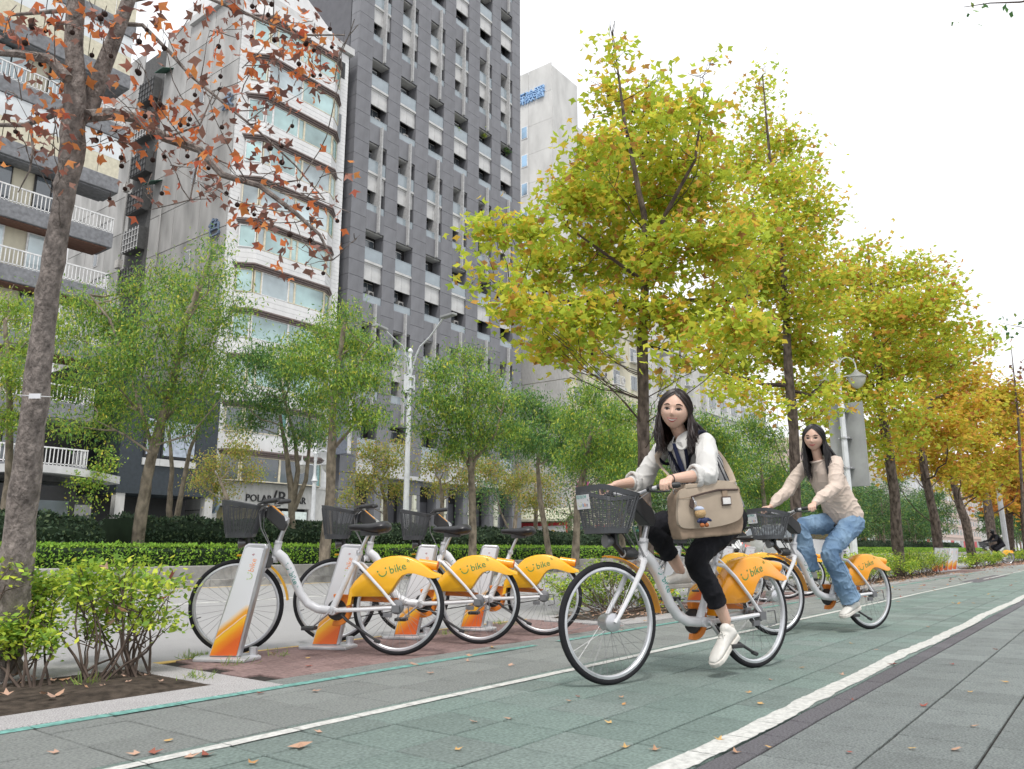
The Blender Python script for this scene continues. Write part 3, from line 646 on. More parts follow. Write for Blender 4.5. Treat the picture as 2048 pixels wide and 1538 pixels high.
# ------------------------------------------------------------------ vegetation
MAPLE = (np.array([(0, 0, 0), (-.60, .44, -.14), (-.22, .55, .04), (0, 1, -.2), (.22, .55, .04), (.60, .44, -.14)], float), [(0, 3, 2, 1), (0, 5, 4, 3)])
LANCE = (np.array([(0, 0, 0), (-.15, .45, .03), (0, 1, -.08), (.15, .45, .03)], float), [(0, 3, 2, 1)])
OVAL = (np.array([(0, 0, 0), (-.3, .5, .04), (0, 1, -.06), (.3, .5, .04)], float), [(0, 3, 2, 1)])
def rots(n, tilt=1.0, droop=.5):
    a = NP.uniform(0, 2*np.pi, n); e = NP.normal(-droop, .6, n)*tilt; ro = NP.normal(0, .7, n)*tilt
    y = np.stack([np.cos(a)*np.cos(e), np.sin(a)*np.cos(e), np.sin(e)], 1)
    s = np.stack([-np.sin(a), np.cos(a), np.zeros(n)], 1); u = np.cross(s, y)
    s2 = s*np.cos(ro)[:, None]+u*np.sin(ro)[:, None]; u2 = np.cross(s2, y)
    return np.stack([s2, y, u2], 2)
def leaf_mesh(name, P, S, mt, shape=MAPLE, tilt=1.0, droop=.5, off=Vector((0, 0, 0))):
    T, F = shape; n = len(P); k = len(T); Rm = rots(n, tilt, droop)
    V = (P-np.array(off))[:, None, :]+np.einsum('nij,kj->nki', Rm, T)*S[:, None, None]
    q = len(F); idx = (np.array(F)[None]+(np.arange(n)*k)[:, None, None]).reshape(-1)
    me = bpy.data.meshes.new(name); me.vertices.add(n*k); me.vertices.foreach_set('co', V.reshape(-1))
    me.loops.add(n*q*4); me.loops.foreach_set('vertex_index', idx.astype(np.int32))
    me.polygons.add(n*q); me.polygons.foreach_set('loop_start', (np.arange(n*q)*4).astype(np.int32))
    me.materials.append(mt); me.update(calc_edges=True); me.validate(); return me
def sprays(lumps, n, per=14, sig=.55, flat=.75, shell=.5):
    """leaf positions gathered in sprays spread through the crown's lumps"""
    w = np.array([r**2.2 for c, r in lumps]); w /= w.sum(); ns = max(1, n//per)
    ch = NP.choice(len(lumps), ns, p=w); C = np.array([lumps[i][0] for i in ch]); Rr = np.array([lumps[i][1] for i in ch])
    d = NP.normal(size=(ns, 3)); d /= np.linalg.norm(d, axis=1)[:, None]; rad = NP.uniform(0, 1, ns)**shell
    S = C+d*(rad*Rr)[:, None]*np.array([1, 1, flat]); P = np.repeat(S, per, 0)
    return P+NP.normal(size=P.shape)*np.array([1, 1, .6])*sig, S
ORD = ['first', 'second', 'third', 'fourth', 'fifth', 'sixth', 'seventh', 'eighth', 'ninth', 'tenth', 'eleventh', 'twelfth', 'thirteenth']
mBark = M('brown_grey_bark', (.17, .135, .115), rough=.95, var=.25, vs=14, bump=1.6, bs=45, stain=.35, ss=7, stretch=(1, 1, .5))
mBark2 = M('pale_mottled_bark', (.29, .245, .19), rough=.95, var=.2, vs=9, bump=1.2, bs=40, stain=.4, ss=5, stretch=(1, 1, .6))
mBarkT = M('pale_blotched_bark', (.27, .235, .215), rough=.95, var=.2, vs=26, bump=1.8, bs=60, stain=.5, ss=16, stretch=(1, 1, .6))
mTwig = M('dark_twig_bark', (.10, .075, .062), rough=.9, var=.2)
mBall = M('dark_seed_ball', (.045, .028, .024), rough=.95, bump=1, bs=120)
mL1 = leafmat('yellow_green_maple_leaf', [(0, (.38, .54, .05)), (.3, (.54, .66, .06)), (.62, (.70, .74, .07)), (.84, (.86, .66, .07)), (.94, (.80, .44, .08)), (1, (.44, .22, .08))], trl=.55)
mL12 = leafmat('green_gold_maple_leaf', [(0, (.40, .54, .05)), (.35, (.56, .66, .06)), (.7, (.74, .72, .07)), (.82, (.84, .56, .07)), (.95, (.76, .36, .07)), (1, (.42, .18, .06))], trl=.5)
mL2 = leafmat('golden_maple_leaf', [(0, (.46, .52, .04)), (.3, (.64, .60, .05)), (.6, (.80, .58, .06)), (.88, (.76, .38, .06)), (1, (.42, .16, .05))], trl=.5)
mL3 = leafmat('orange_maple_leaf', [(0, (.56, .50, .05)), (.3, (.76, .52, .06)), (.65, (.76, .34, .06)), (1, (.5, .16, .05))], trl=.5)
mLR = leafmat('red_orange_maple_leaf', [(0, (.74, .18, .06)), (.4, (.78, .24, .07)), (.7, (.82, .34, .10)), (.88, (.6, .12, .06)), (1, (.3, .12, .09))], trl=.5)
mLB = leafmat('withered_brown_leaf', [(0, (.20, .10, .085)), (.4, (.27, .14, .11)), (.7, (.36, .19, .14)), (1, (.34, .10, .06))], trl=.15)
mG1 = leafmat('fresh_green_leaf', [(0, (.15, .31, .045)), (.4, (.25, .42, .055)), (.8, (.42, .54, .06)), (.95, (.58, .58, .09)), (1, (.8, .66, .08))], trl=.32)
mG2 = leafmat('deep_green_leaf', [(0, (.06, .17, .05)), (.5, (.11, .26, .06)), (.85, (.22, .37, .065)), (1, (.42, .46, .08))], trl=.25)
mG4 = leafmat('dark_row_leaf', [(0, (.035, .10, .04)), (.5, (.065, .16, .05)), (.85, (.13, .24, .06)), (1, (.30, .34, .07))], trl=.22)  # darker version of the deep green leaf, for the receding tree rows
mG3 = leafmat('olive_yellow_leaf', [(0, (.18, .26, .05)), (.45, (.32, .36, .07)), (.8, (.52, .44, .09)), (1, (.50, .28, .1))], trl=.42)
mHd = leafmat('bright_hedge_leaf', [(0, (.17, .36, .035)), (.5, (.25, .47, .045)), (1, (.38, .56, .06))], trl=.3)
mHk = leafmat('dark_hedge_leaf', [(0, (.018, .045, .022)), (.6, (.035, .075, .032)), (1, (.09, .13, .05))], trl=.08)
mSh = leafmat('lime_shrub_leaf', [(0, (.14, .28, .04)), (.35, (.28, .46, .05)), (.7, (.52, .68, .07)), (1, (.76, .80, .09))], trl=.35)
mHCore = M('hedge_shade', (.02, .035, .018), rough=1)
def curve(a, b, sag=0, wob=.08, n=6, up=0):
    a, b = Vector(a), Vector(b); L_ = (b-a).length; pts = []
    o = Vector((RNG.uniform(-1, 1), RNG.uniform(-1, 1), RNG.uniform(-.5, .5)))*L_*wob
    for i in range(n+1):
        t = i/n; p = a.lerp(b, t)+o*math.sin(math.pi*t)+Vector((0, 0, (up-sag)*math.sin(math.pi*t)))
        if 0 < i < n: p += Vector((RNG.uniform(-1, 1), RNG.uniform(-1, 1), RNG.uniform(-1, 1)))*L_*.018
        pts.append(p)
    return pts
def tree(name, label, group, trunk, radii, lumps, n, leaf, mt, shape=MAPLE, bark=None, per=14, sig=.2, single=0, balls=0, extra_limbs=(), tilt=1, droop=.5, flat=.8, mt2=None, frac2=0, twigs=3, nearest=None, brk=.008, shell=.5):
    bark = bark or mBark; base = Vector(trunk[0]); t = thing(name, label, 'tree', tuple(base), group=group)
    b = MB(); P = []
    for i in range(len(trunk)-1):
        a, c = Vector(trunk[i]), Vector(trunk[i+1]); k = 4
        for q in range(k): P.append((a.lerp(c, q/k), radii[i]+(radii[i+1]-radii[i])*q/k))
    P.append((Vector(trunk[-1]), radii[-1]))
    jit = [Vector((RNG.uniform(-1, 1), RNG.uniform(-1, 1), 0))*r*.12 for p, r in P]
    b.tube([p+j for (p, r), j in zip(P, jit)], [r*RNG.uniform(.93, 1.07) for p, r in P], 12)
    b.build('trunk', bark, t, smooth=math.radians(75))
    br = MB(); tops = [p for p, r in P]
    for path, r0, r1 in extra_limbs:
        k = len(path); pp = []
        for i in range(k-1):
            for q in range(3): pp.append(Vector(path[i]).lerp(Vector(path[i+1]), q/3))
        pp.append(Vector(path[-1])); br.tube(pp, [r0+(r1-r0)*i/(len(pp)-1) for i in range(len(pp))], 7); tops += pp[len(pp)//4:]
    for c, r in lumps:
        c = Vector(c); cands = [p for p in tops if p.z < c.z+.1*r] or tops
        s = min(cands, key=lambda p: (p-c).length+abs((c.z-p.z)-.55*((p.xy-c.xy).length)))
        rr = max(brk, min(.045 if brk > .005 else .007, radii[-1]*.9)*min(1, r*1.2)); ln = (c-s).length
        br.tube(curve(s, c, wob=.1, up=-ln*.05), [rr*(1-.75*i/6) for i in range(7)], 5)
        for q in range(twigs):
            d = Vector((RNG.gauss(0, 1), RNG.gauss(0, 1), RNG.gauss(.3, .8))).normalized()*r*.95; s2 = s.lerp(c, RNG.uniform(.55, 1))
            br.tube(curve(s2, c+d, wob=.12, n=4), [rr*.35*(1-.7*i/4)+.002 for i in range(5)], 4)
    br.build('branches', mTwig if bark is mBark else bark, t)
    LP = [(np.array(c), r) for c, r in lumps]; pts, S = sprays(LP, n, per, sig, flat, shell)
    pts = pts[pts[:, 2] > base.z+.25]
    sz = NP.uniform(.65, 1.15, len(pts))*leaf
    rest = np.ones(len(pts), bool)
    if single:
        d = np.linalg.norm(pts-np.array(CAMP), axis=1)/sz; order = np.argsort(d)[:single]; rest[order] = False
        tm = [leaf_mesh('leaf', np.zeros((1, 3)), np.array([1.0]), m_, shape, tilt, droop) for m_ in ([mt]*6 if not mt2 else [mt, mt2, mt, mt2, mt, mt2])]
        for i in order: inst('leaf', tm[i % 6], t, pts[i], rot=(RNG.uniform(-.8, .8), RNG.uniform(-.8, .8), RNG.uniform(0, 6.28)), scl=(sz[i],)*3)
    Q = pts[rest]; s_ = sz[rest]; k2 = NP.uniform(size=len(Q)) < frac2; off = OFF[t.name]
    for nm, sel, m_ in (('foliage', ~k2, mt), ('withered_foliage', k2, mt2)):
        if m_ is None or sel.sum() == 0: continue
        o = bpy.data.objects.new(nm, leaf_mesh(nm, Q[sel], s_[sel], m_, shape, tilt, droop, off)); COL.objects.link(o); o.parent = t; o['kind'] = 'stuff'
    if balls:
        s = MB(); s.ell((0, 0, 0), .0145, 8, 6); s.tube([(0, 0, .012), (.004, 0, .05)], .0018, 4); bm_ = s.mesh('seed_ball', mBall)
        for i in range(balls):
            c = pts[RNG.randrange(len(pts))]+NP.normal(size=3)*.05; inst('seed_ball', bm_, t, c, scl=(RNG.uniform(.8, 1.2),)*3)
    return t
def LP(lst, D, dj=.9, k=1.0):
    out = []
    for it in lst:
        x, y, r = it[:3]; rm = r*D/FPX*k; dd = it[3] if len(it) > 3 else RNG.uniform(-dj, dj)
        out.append((atD(x, y, D+dd), rm*(D+dd)/D))
    return out
def TR(lst, D): return [atD(x, y, D) for x, y in lst]
MG = 'young maples in the planting beds along the bike lane'
# near red maple, its trunk cut by the left edge
D0 = 4.45
t0 = TR([(-8, 1345), (18, 1230), (42, 1040), (66, 850), (88, 650), (106, 520), (126, 400), (146, 290), (152, 200), (147, 90), (152, -60), (158, -170)], D0)
L0 = [(420, 60, 70), (520, 110, 75), (600, 45, 70), (330, 35, 60), (640, 150, 45), (560, 20, 60), (470, 15, 60), (250, 190, 60), (300, 215, 60), (230, 280, 55), (350, 260, 60), (340, 330, 55), (290, 385, 45), (420, 305, 65), (480, 240, 55), (440, 395, 55), (540, 335, 65), (600, 385, 60), (520, 440, 55), (630, 440, 55), (590, 490, 50), (610, 530, 32), (655, 330, 45),
      (30, 60, 55), (85, 150, 50), (25, 180, 50), (50, 290, 55), (110, 250, 45), (60, 95, 50), (95, 335, 35), (180, 280, 45), (400, 160, 50), (570, 180, 60), (690, 60, 30), (260, 90, 40), (720, 470, 14), (110, 40, 60), (200, 30, 50), (650, 90, 50), (510, 180, 50)]
limbs = [(TR([(150, 240), (180, 215), (205, 140), (232, 70), (262, -10), (290, -90)], D0+.1), .058, .03),
         ([atD(175, 232, D0)] + TR([(225, 228), (270, 236), (330, 276), (400, 300), (445, 350), (520, 372), (590, 425), (640, 470), (665, 520)], D0+.15), .038, .006),
         (TR([(135, 158), (100, 118), (40, 108), (-30, 104)], D0-.1), .034, .016), (TR([(140, 212), (100, 232), (50, 250), (-40, 250)], D0+.1), .022, .01), (TR([(62, 246), (66, 300), (60, 340), (36, 385)], D0+.1), .009, .003),
         (TR([(252, 48), (285, 50), (340, 105), (380, 150), (440, 200), (520, 265), (590, 330), (650, 400)], D0+.3), .014, .004), (TR([(140, 20), (80, 25), (20, 30)], D0), .014, .008), (TR([(262, 0), (380, -20), (500, 30), (590, 70), (690, 70)], D0+.2), .016, .004),
         (TR([(330, 276), (400, 250), (430, 180)], D0+.2), .008, .003), (TR([(520, 372), (600, 360), (640, 300)], D0+.2), .006, .003), (TR([(400, 300), (380, 400), (300, 420)], D0+.2), .007, .002), (TR([(560, 385), (640, 400), (700, 425)], D0+.1), .005, .002)]
tree('maple_tree', 'near maple with red and withered brown leaves, its mottled trunk at the left edge', MG, t0, [.125, .105, .082, .069, .064, .060, .056, .066, .056, .048, .042, .036], LP(L0, D0, .45), 900, .062, mLR, single=290, balls=85, extra_limbs=limbs, per=4, sig=.07, mt2=mLB, frac2=.56, twigs=2, flat=1, tilt=1.5, droop=.9, bark=mBarkT, brk=.004)
tg = MB(); c = atD(70, 792, D0-.125); tg.obox(c, _R*.032, _F*.004, Vector((0, 0, .014))); tg.tube([atD(35, 790, D0-.05), atD(68, 792, D0-.125), atD(104, 794, D0-.03)], .003, 4); tag_ = tg.build('tree_tag', M('silver_tag', (.6, .6, .62), rough=.35, metal=.6)); mark(tag_, 'small silver tag strapped round the near red maple trunk', 'tag')
# large yellow-green maple behind the first rider
D1 = 9.85
L1 = [(1225, 110, 34), (1215, 190, 52), (1222, 50, 14), (1400, 150, 30), (1395, 215, 52), (1420, 120, 22), (1320, 160, 22), (1290, 215, 55), (1330, 250, 60), (1180, 300, 70), (1245, 290, 85), (1320, 310, 85), (1400, 290, 75), (1150, 400, 85), (1230, 390, 95), (1310, 400, 95), (1390, 390, 90), (1440, 350, 60),
      (990, 460, 52), (1060, 470, 75), (1090, 540, 85), (1170, 500, 95), (1250, 520, 100), (1340, 510, 100), (1430, 480, 90), (1480, 540, 75), (970, 550, 48), (1010, 600, 62), (1080, 630, 75), (1160, 640, 85), (1230, 620, 80), (1350, 640, 85), (1430, 620, 80), (1480, 650, 60), (1100, 690, 55), (1130, 720, 42), (1370, 710, 52), (1430, 720, 45), (1200, 700, 42), (1060, 700, 30), (1330, 760, 22), (940, 570, 30), (1170, 740, 20)]
tree('maple_tree', 'tallest yellow green maple, its straight trunk behind the first rider', MG, TR([(1296, 1215), (1292, 1080), (1288, 900), (1284, 700), (1290, 560), (1288, 430), (1250, 250), (1225, 60)], D1), [.105, .092, .080, .066, .052, .040, .022, .006], LP(L1, D1, 1.6, .88), 17500, .100, mL1, single=285, balls=45, per=20, sig=.14,
     extra_limbs=[(TR([(1290, 560), (1330, 430), (1390, 320), (1410, 170)], D1), .04, .008), (TR([(1285, 620), (1200, 600), (1100, 605), (1020, 590)], D1-.3), .035, .01), (TR([(1284, 640), (1380, 600), (1470, 600), (1500, 590)], D1-.2), .035, .01), (TR([(1284, 560), (1200, 500), (1130, 450)], D1+.4), .03, .01), (TR([(1285, 690), (1330, 700), (1370, 715)], D1), .02, .006)], twigs=4, droop=.6)
# the next ones along the lane
def trunkpx(lst, D): return TR(lst, D)
D2 = 14.5
L2 = [(1520, 180, 26), (1528, 130, 14), (1515, 250, 42), (1575, 290, 48), (1500, 330, 60), (1560, 370, 66), (1610, 350, 45), (1620, 430, 66), (1540, 460, 75), (1480, 440, 60), (1600, 520, 75), (1530, 560, 80), (1600, 620, 75), (1650, 560, 50), (1500, 680, 60), (1560, 700, 60), (1620, 700, 60), (1470, 730, 45), (1500, 780, 30), (1645, 770, 40), (1580, 780, 40), (1480, 770, 44), (1530, 810, 34), (1620, 820, 36), (1660, 800, 36), (1450, 770, 30)]
tree('maple_tree', 'second yellow green maple, narrow pointed crown behind the second rider', MG, trunkpx([(1600, 1175), (1592, 1000), (1588, 860), (1578, 760), (1572, 640), (1566, 520), (1545, 380), (1525, 150)], D2), [.115, .10, .092, .085, .065, .05, .035, .01], LP(L2, D2, 1.9, .9), 14500, .108, mL1, balls=24, per=15, sig=.2, extra_limbs=[(TR([(1578, 770), (1530, 770), (1500, 760), (1450, 745)], D2), .05, .015), (TR([(1580, 780), (1620, 790), (1650, 760)], D2), .035, .01)])
D3 = 20.8
L3 = [(1735, 500, 34), (1700, 560, 55), (1760, 560, 55), (1820, 545, 50), (1880, 545, 36), (1680, 620, 60), (1745, 630, 75), (1820, 620, 75), (1880, 600, 42), (1925, 660, 40), (1870, 680, 60), (1960, 680, 26), (1700, 700, 62), (1770, 710, 75), (1840, 740, 66), (1720, 780, 60), (1790, 800, 62), (1900, 720, 45), (1680, 820, 40), (1740, 850, 40), (1980, 705, 16), (1650, 770, 44), (1640, 840, 30), (1700, 870, 42), (1760, 890, 36), (1820, 870, 40), (1940, 700, 34)]
tree('maple_tree', 'third maple with a broad yellow green crown right of the round street lamps', MG, trunkpx([(1800, 1155), (1790, 1000), (1778, 900), (1762, 820), (1755, 700), (1745, 600), (1735, 490)], D3), [.155, .135, .125, .11, .075, .05, .02], LP(L3, D3, 2.3, .92), 17000, .132, mL12, balls=24, per=15, sig=.26)
D4 = 26.0
L4 = [(1880, 800, 45), (1830, 850, 42), (1920, 760, 42), (1900, 860, 42), (1860, 900, 30), (1940, 820, 42), (1800, 890, 34), (1830, 930, 28), (1900, 935, 32), (1780, 930, 26)]
tree('maple_tree', 'fourth maple with a leaning trunk and gold orange crown', MG, trunkpx([(1880, 1135), (1872, 1050), (1852, 960), (1838, 880), (1860, 800)], D4), [.16, .145, .135, .11, .05], LP(L4, D4, 2.4, 1.0), 7500, .15, mL2, per=14, sig=.3)
D5 = 31.0
L5 = [(1950, 880, 38), (1985, 800, 40), (2010, 850, 40), (1930, 930, 32), (1975, 940, 34), (2030, 790, 30), (1960, 745, 18), (1960, 975, 28), (2010, 930, 34), (1900, 960, 22)]
tree('maple_tree', 'fifth maple, strongly leaning trunk and gold orange crown', MG, trunkpx([(1948, 1128), (1930, 1040), (1905, 960), (1890, 900), (1950, 820)], D5), [.17, .16, .145, .12, .05], LP(L5, D5, 2.5, 1.0), 7500, .17, mL2, per=14, sig=.32)
D6 = 41.0
tree('maple_tree', 'sixth maple, orange crown near the distant cyclist', MG, trunkpx([(1990, 1120), (1975, 1000), (1968, 940), (1990, 860)], D6), [.24, .2, .16, .05], LP([(2000, 930, 34), (2040, 900, 34), (2035, 960, 30), (2060, 840, 34), (2080, 930, 40)], D6, 2.5), 3600, .25, mL3, per=14, sig=.36)
D7 = 49.0
tree('maple_tree', 'seventh maple, reddish crown cut by the right edge', MG, trunkpx([(2022, 1117), (2018, 1030), (2014, 980), (2030, 900)], D7), [.26, .2, .16, .05], LP([(2040, 990, 26), (2060, 940, 40), (2015, 985, 20), (2090, 980, 40)], D7, 3), 3000, .28, mL3, per=14, sig=.4)
for i, (x, h) in enumerate(((58, 7.5), (68, 8), (80, 8), (94, 8.5))):
    lum = [(Vector((x+RNG.uniform(-2, 2), 4.7+RNG.uniform(-2, 2), h*RNG.uniform(.45, .95))), RNG.uniform(.9, 1.6)) for q in range(9)]
    tree('maple_tree', 'distant orange maple, %s in the row beyond the cyclist in black' % ORD[i], 'distant maples beyond the cyclist in black', [(x, 4.7, 0), (x-.3, 4.6, 2.5), (x-.4, 4.7, 5)], [.2, .16, .1], lum, 1600, .34, mL3, per=12, sig=.4)
# bare sapling and a leafy twig on the right
sp = TR([(2046, 1020), (2036, 830), (2022, 690)], 30); tree('bare_sapling', 'thin nearly leafless tree at the right edge against the sky', None, [Vector((sp[0].x, sp[0].y, 0))]+sp, [.1, .06, .04, .01], LP([(2030, 760, 12), (2040, 820, 18), (2046, 740, 14)], 30, .5), 60, .15, mLB, per=4, sig=.3)
def twig(label, pts, D, n, mt, sz, name='overhanging_branch', spread=.06):
    P = TR(pts, D); t = thing(name, label, 'branch', tuple(P[0]))
    b = MB(); b.tube(P, [.008-.006*i/(len(P)-1) for i in range(len(P))], 5); b.build('stem', mTwig, t)
    C = np.array([P[i].lerp(P[i+1], RNG.random()) for i in [RNG.randrange(len(P)-1) for _ in range(n)]])+NP.normal(size=(n, 3))*spread
    me = leaf_mesh('leaf', np.zeros((1, 3)), np.array([1.0]), mt, OVAL)
    for q in range(n): inst('leaf', me, t, C[q], rot=(RNG.uniform(-1, 1), RNG.uniform(-1, 1), RNG.uniform(0, 6)), scl=(sz*RNG.uniform(.7, 1.2),)*3)
twig('leafy branch end hanging in from the top right corner', [(2120, -10), (2040, 4), (1980, 6), (1928, 14)], 5, 26, mG2, .05)
twig('sparse branch end reaching in from the right edge against the sky', [(2110, 660), (2048, 655), (2020, 650), (1996, 644)], 12, 26, mG2, .09, spread=.1)

# median trees across the road
GG = 'feathery green trees in the median across the road'
def gtree(label, trunk, D, lumps, n, leaf, mt=mG1, r0=.11, k=1.0, group=GG, name='green_tree', shape=LANCE, sig=.22, dj=1.3, limbs=(), per=18, mt2=None, frac2=0):
    T = TR(trunk, D); T[0] = Vector((T[0].x, T[0].y, min(T[0].z, .36))); rr = [r0*(1-.62*i/(len(T)-1)) for i in range(len(T))]
    tree(name, label, group, T, rr, LP(lumps, D, dj, k*1.0), int(n*1.7), leaf*.84, mt, shape=shape, bark=mBark2, per=per, sig=sig, tilt=1.0, droop=.8, extra_limbs=limbs, mt2=mt2, frac2=frac2, shell=.6)
DA = 17.0
gtree('green tree cut by the left edge behind the red maple trunk', [(2, 1100), (18, 960), (20, 820), (10, 640)], DA, [(20, 620, 55), (60, 690, 50), (10, 740, 60), (70, 780, 45), (20, 840, 45), (100, 640, 35), (120, 600, 20)], 5200, .12, mG1)
gtree('broad feathery green tree with a leaning bare lower trunk, left of the white building', [(272, 1100), (290, 980), (306, 900), (336, 800), (372, 640), (428, 500)], DA, [(430, 500, 26), (440, 545, 42), (330, 555, 50), (270, 580, 40), (390, 600, 60), (170, 610, 48), (220, 650, 60), (140, 670, 40), (320, 640, 68), (440, 640, 55), (400, 700, 62), (280, 710, 70), (200, 730, 60), (350, 780, 70), (150, 770, 42), (240, 800, 62), (430, 770, 50), (130, 850, 34), (200, 860, 46), (300, 850, 44), (400, 830, 40), (480, 600, 30)], 17000, .125, mG1, r0=.14,
      limbs=[(TR([(306, 900), (270, 780), (220, 640), (180, 590)], DA), .05, .015), (TR([(320, 850), (400, 760), (440, 620)], DA+.5), .045, .012), (TR([(300, 905), (250, 870), (190, 840)], DA-.5), .03, .01), (TR([(312, 890), (380, 870), (440, 800)], DA-.3), .025, .008)], mt2=mG2, frac2=.4)
gtree('forked slim green tree just right of the broad median tree', [(352, 1060), (338, 1020), (344, 940), (338, 860)], 19.5, [(340, 820, 30), (370, 860, 26)], 900, .12, mG2, r0=.09, limbs=[(TR([(352, 1045), (364, 980), (380, 900), (400, 850)], 19.5), .08, .03)])
gtree('dark green tree on three slim stems before the white building', [(588, 1065), (584, 1000), (575, 920), (560, 830)], 20.5, [(520, 720, 46), (580, 740, 50), (480, 780, 40), (545, 800, 50), (620, 800, 40), (500, 840, 34), (600, 870, 34), (640, 870, 26), (455, 730, 30)], 7500, .13, mG2, r0=.11, limbs=[(TR([(586, 1010), (596, 940), (590, 880), (560, 760)], 20.5), .08, .03), (TR([(588, 1020), (612, 960), (618, 900), (620, 820)], 20.5), .07, .03)])
gtree('tall green tree on a straight pale trunk beside the lamp post', [(650, 1088), (660, 990), (664, 880), (668, 780), (690, 640)], DA+.6, [(690, 625, 26), (650, 670, 42), (700, 690, 52), (620, 720, 48), (760, 710, 36), (690, 760, 50), (740, 760, 40), (640, 790, 36), (700, 830, 40), (745, 830, 26), (590, 690, 30), (650, 850, 22)], 10500, .12, mG1, r0=.13, limbs=[(TR([(664, 900), (700, 860), (720, 820)], DA+.6), .05, .015), (TR([(668, 800), (720, 720), (750, 680)], DA+.6), .045, .012)], mt2=mG2, frac2=.35)
gtree('round airy green tree right of the lamp post before the grey tower', [(946, 1090), (944, 1000), (942, 930), (940, 840), (930, 740)], 21, [(930, 715, 36), (880, 745, 40), (960, 770, 50), (870, 800, 46), (920, 830, 56), (1000, 800, 42), (850, 850, 36), (970, 870, 50), (900, 890, 40), (1020, 860, 30)], 9500, .135, mG1, r0=.12, limbs=[(TR([(942, 940), (900, 860), (870, 790)], 21), .05, .015), (TR([(942, 930), (990, 870), (1010, 800)], 21), .05, .015), (TR([(943, 960), (960, 860), (970, 760)], 21), .04, .015)], mt2=mG2, frac2=.45)
gtree('dark green bushy tree left of the first rider basket', [(1100, 1085), (1080, 1000), (1075, 930), (1090, 860)], 24, [(1050, 800, 34), (1090, 830, 44), (1060, 880, 46), (1110, 900, 46), (1030, 850, 26), (1140, 850, 34)], 6500, .15, mG2, r0=.1)
gtree('green tree directly behind the first rider basket', [(1150, 1090), (1155, 1000), (1170, 930), (1185, 850)], 19, [(1180, 790, 40), (1220, 830, 46), (1150, 840, 42), (1190, 890, 52), (1240, 890, 40), (1150, 920, 40), (1230, 940, 40), (1270, 830, 30)], 8500, .125, mG1, r0=.1, mt2=mG2, frac2=.4)
gtree('low yellow green tree left of the first rider shoulder', [(1245, 1080), (1240, 1000), (1236, 920)], 22, [(1230, 860, 36), (1270, 890, 40), (1225, 920, 34), (1290, 950, 36), (1250, 985, 30)], 5000, .14, mG1, r0=.09)
GOX = 1
GO = 'small olive yellow trees near the building fronts'
for lab, tr, D, lm, n in (('small round olive tree by the blue grey disc sign', [(450, 1060), (455, 1000), (440, 960)], 26, [(430, 930, 42), (480, 900, 36), (440, 980, 36), (500, 945, 32), (400, 960, 28), (470, 860, 18)], 5200),
                          ('small olive tree between the pale trunk and the lamp post', [(775, 1065), (770, 1000), (760, 960)], 26, [(740, 900, 34), (730, 960, 36), (780, 930, 38), (700, 990, 26), (790, 980, 32), (800, 890, 26)], 5200),
                          ('small yellow tree just right of the lamp post', [(880, 1060), (885, 1000), (880, 960)], 27, [(860, 930, 34), (900, 920, 34), (880, 975, 32), (930, 960, 30), (950, 925, 26), (985, 940, 30)], 4800),
                          ('small golden tree at the right foot of the grey tower', [(1070, 1060), (1072, 1010), (1070, 970)], 30, [(1050, 950, 34), (1090, 960, 30), (1060, 1000, 30), (1020, 970, 28), (1100, 1000, 20)], 4600)):
    gtree(lab, tr, D, lm, int(n*.5), .11, mG3, r0=.1, group=GO, name='olive_tree', shape=OVAL, sig=.2, per=12)
# the row going away to the right
far = [(1400, 850, 44, 24), (1450, 900, 50, 22), (1500, 840, 50, 26), (1545, 900, 44, 24), (1440, 960, 50, 22), (1500, 950, 50, 24), (1560, 960, 40, 26)]
gtree('green tree behind the first rider shoulder and the bag', [(1440, 1085), (1436, 1000), (1440, 930)], 23, [(1400, 850, 40), (1440, 880, 44), (1410, 920, 44), (1460, 940, 44), (1400, 980, 34), (1450, 1000, 34)], 6500, .14, mG1, mt2=mG2, frac2=.5)
gtree('green tree between the two riders', [(1530, 1085), (1528, 1000), (1520, 920)], 27, [(1500, 850, 40), (1540, 880, 40), (1500, 920, 46), (1555, 940, 40), (1520, 980, 44), (1480, 980, 34), (1560, 1000, 30)], 7000, .15, mG2, mt2=mG1, frac2=.4)
rowlab = ['first', 'second', 'third', 'fourth', 'fifth', 'sixth']
def rowtree(X, Yc, h, n, lf, lab, grp):
    lum = [(Vector((X+RNG.uniform(-2.1, 2.1), Yc+RNG.uniform(-1.6, 1.6), h*RNG.uniform(.34, .94))), RNG.uniform(1.0, 1.5)) for q in range(15)]
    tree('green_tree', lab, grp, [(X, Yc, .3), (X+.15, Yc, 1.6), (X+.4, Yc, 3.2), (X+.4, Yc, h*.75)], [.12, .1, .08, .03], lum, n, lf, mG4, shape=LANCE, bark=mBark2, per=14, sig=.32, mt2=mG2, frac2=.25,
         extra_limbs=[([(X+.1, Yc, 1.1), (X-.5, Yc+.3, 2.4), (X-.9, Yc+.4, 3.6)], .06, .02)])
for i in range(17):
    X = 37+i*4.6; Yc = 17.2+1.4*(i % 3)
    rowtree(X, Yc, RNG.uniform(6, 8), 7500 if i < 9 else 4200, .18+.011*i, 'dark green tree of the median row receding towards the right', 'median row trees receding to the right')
for i, (X, Yc, h) in enumerate(((31.5, 18.6, 6.5), (34, 21.5, 7.5), (39.5, 20.8, 7), (29.5, 22.5, 7.5))): rowtree(X, Yc, h, 6500, .16, 'dense green median tree, %s of the four filling the view behind the two riders' % ORD[i], 'median trees behind the two riders')
for i in range(14):
    X = 50+i*7.5; rowtree(X, 27+RNG.uniform(-1, 1), RNG.uniform(6.5, 9), 5200, .3, 'dark green tree of the far pavement row behind the median', 'far pavement trees behind the median row')
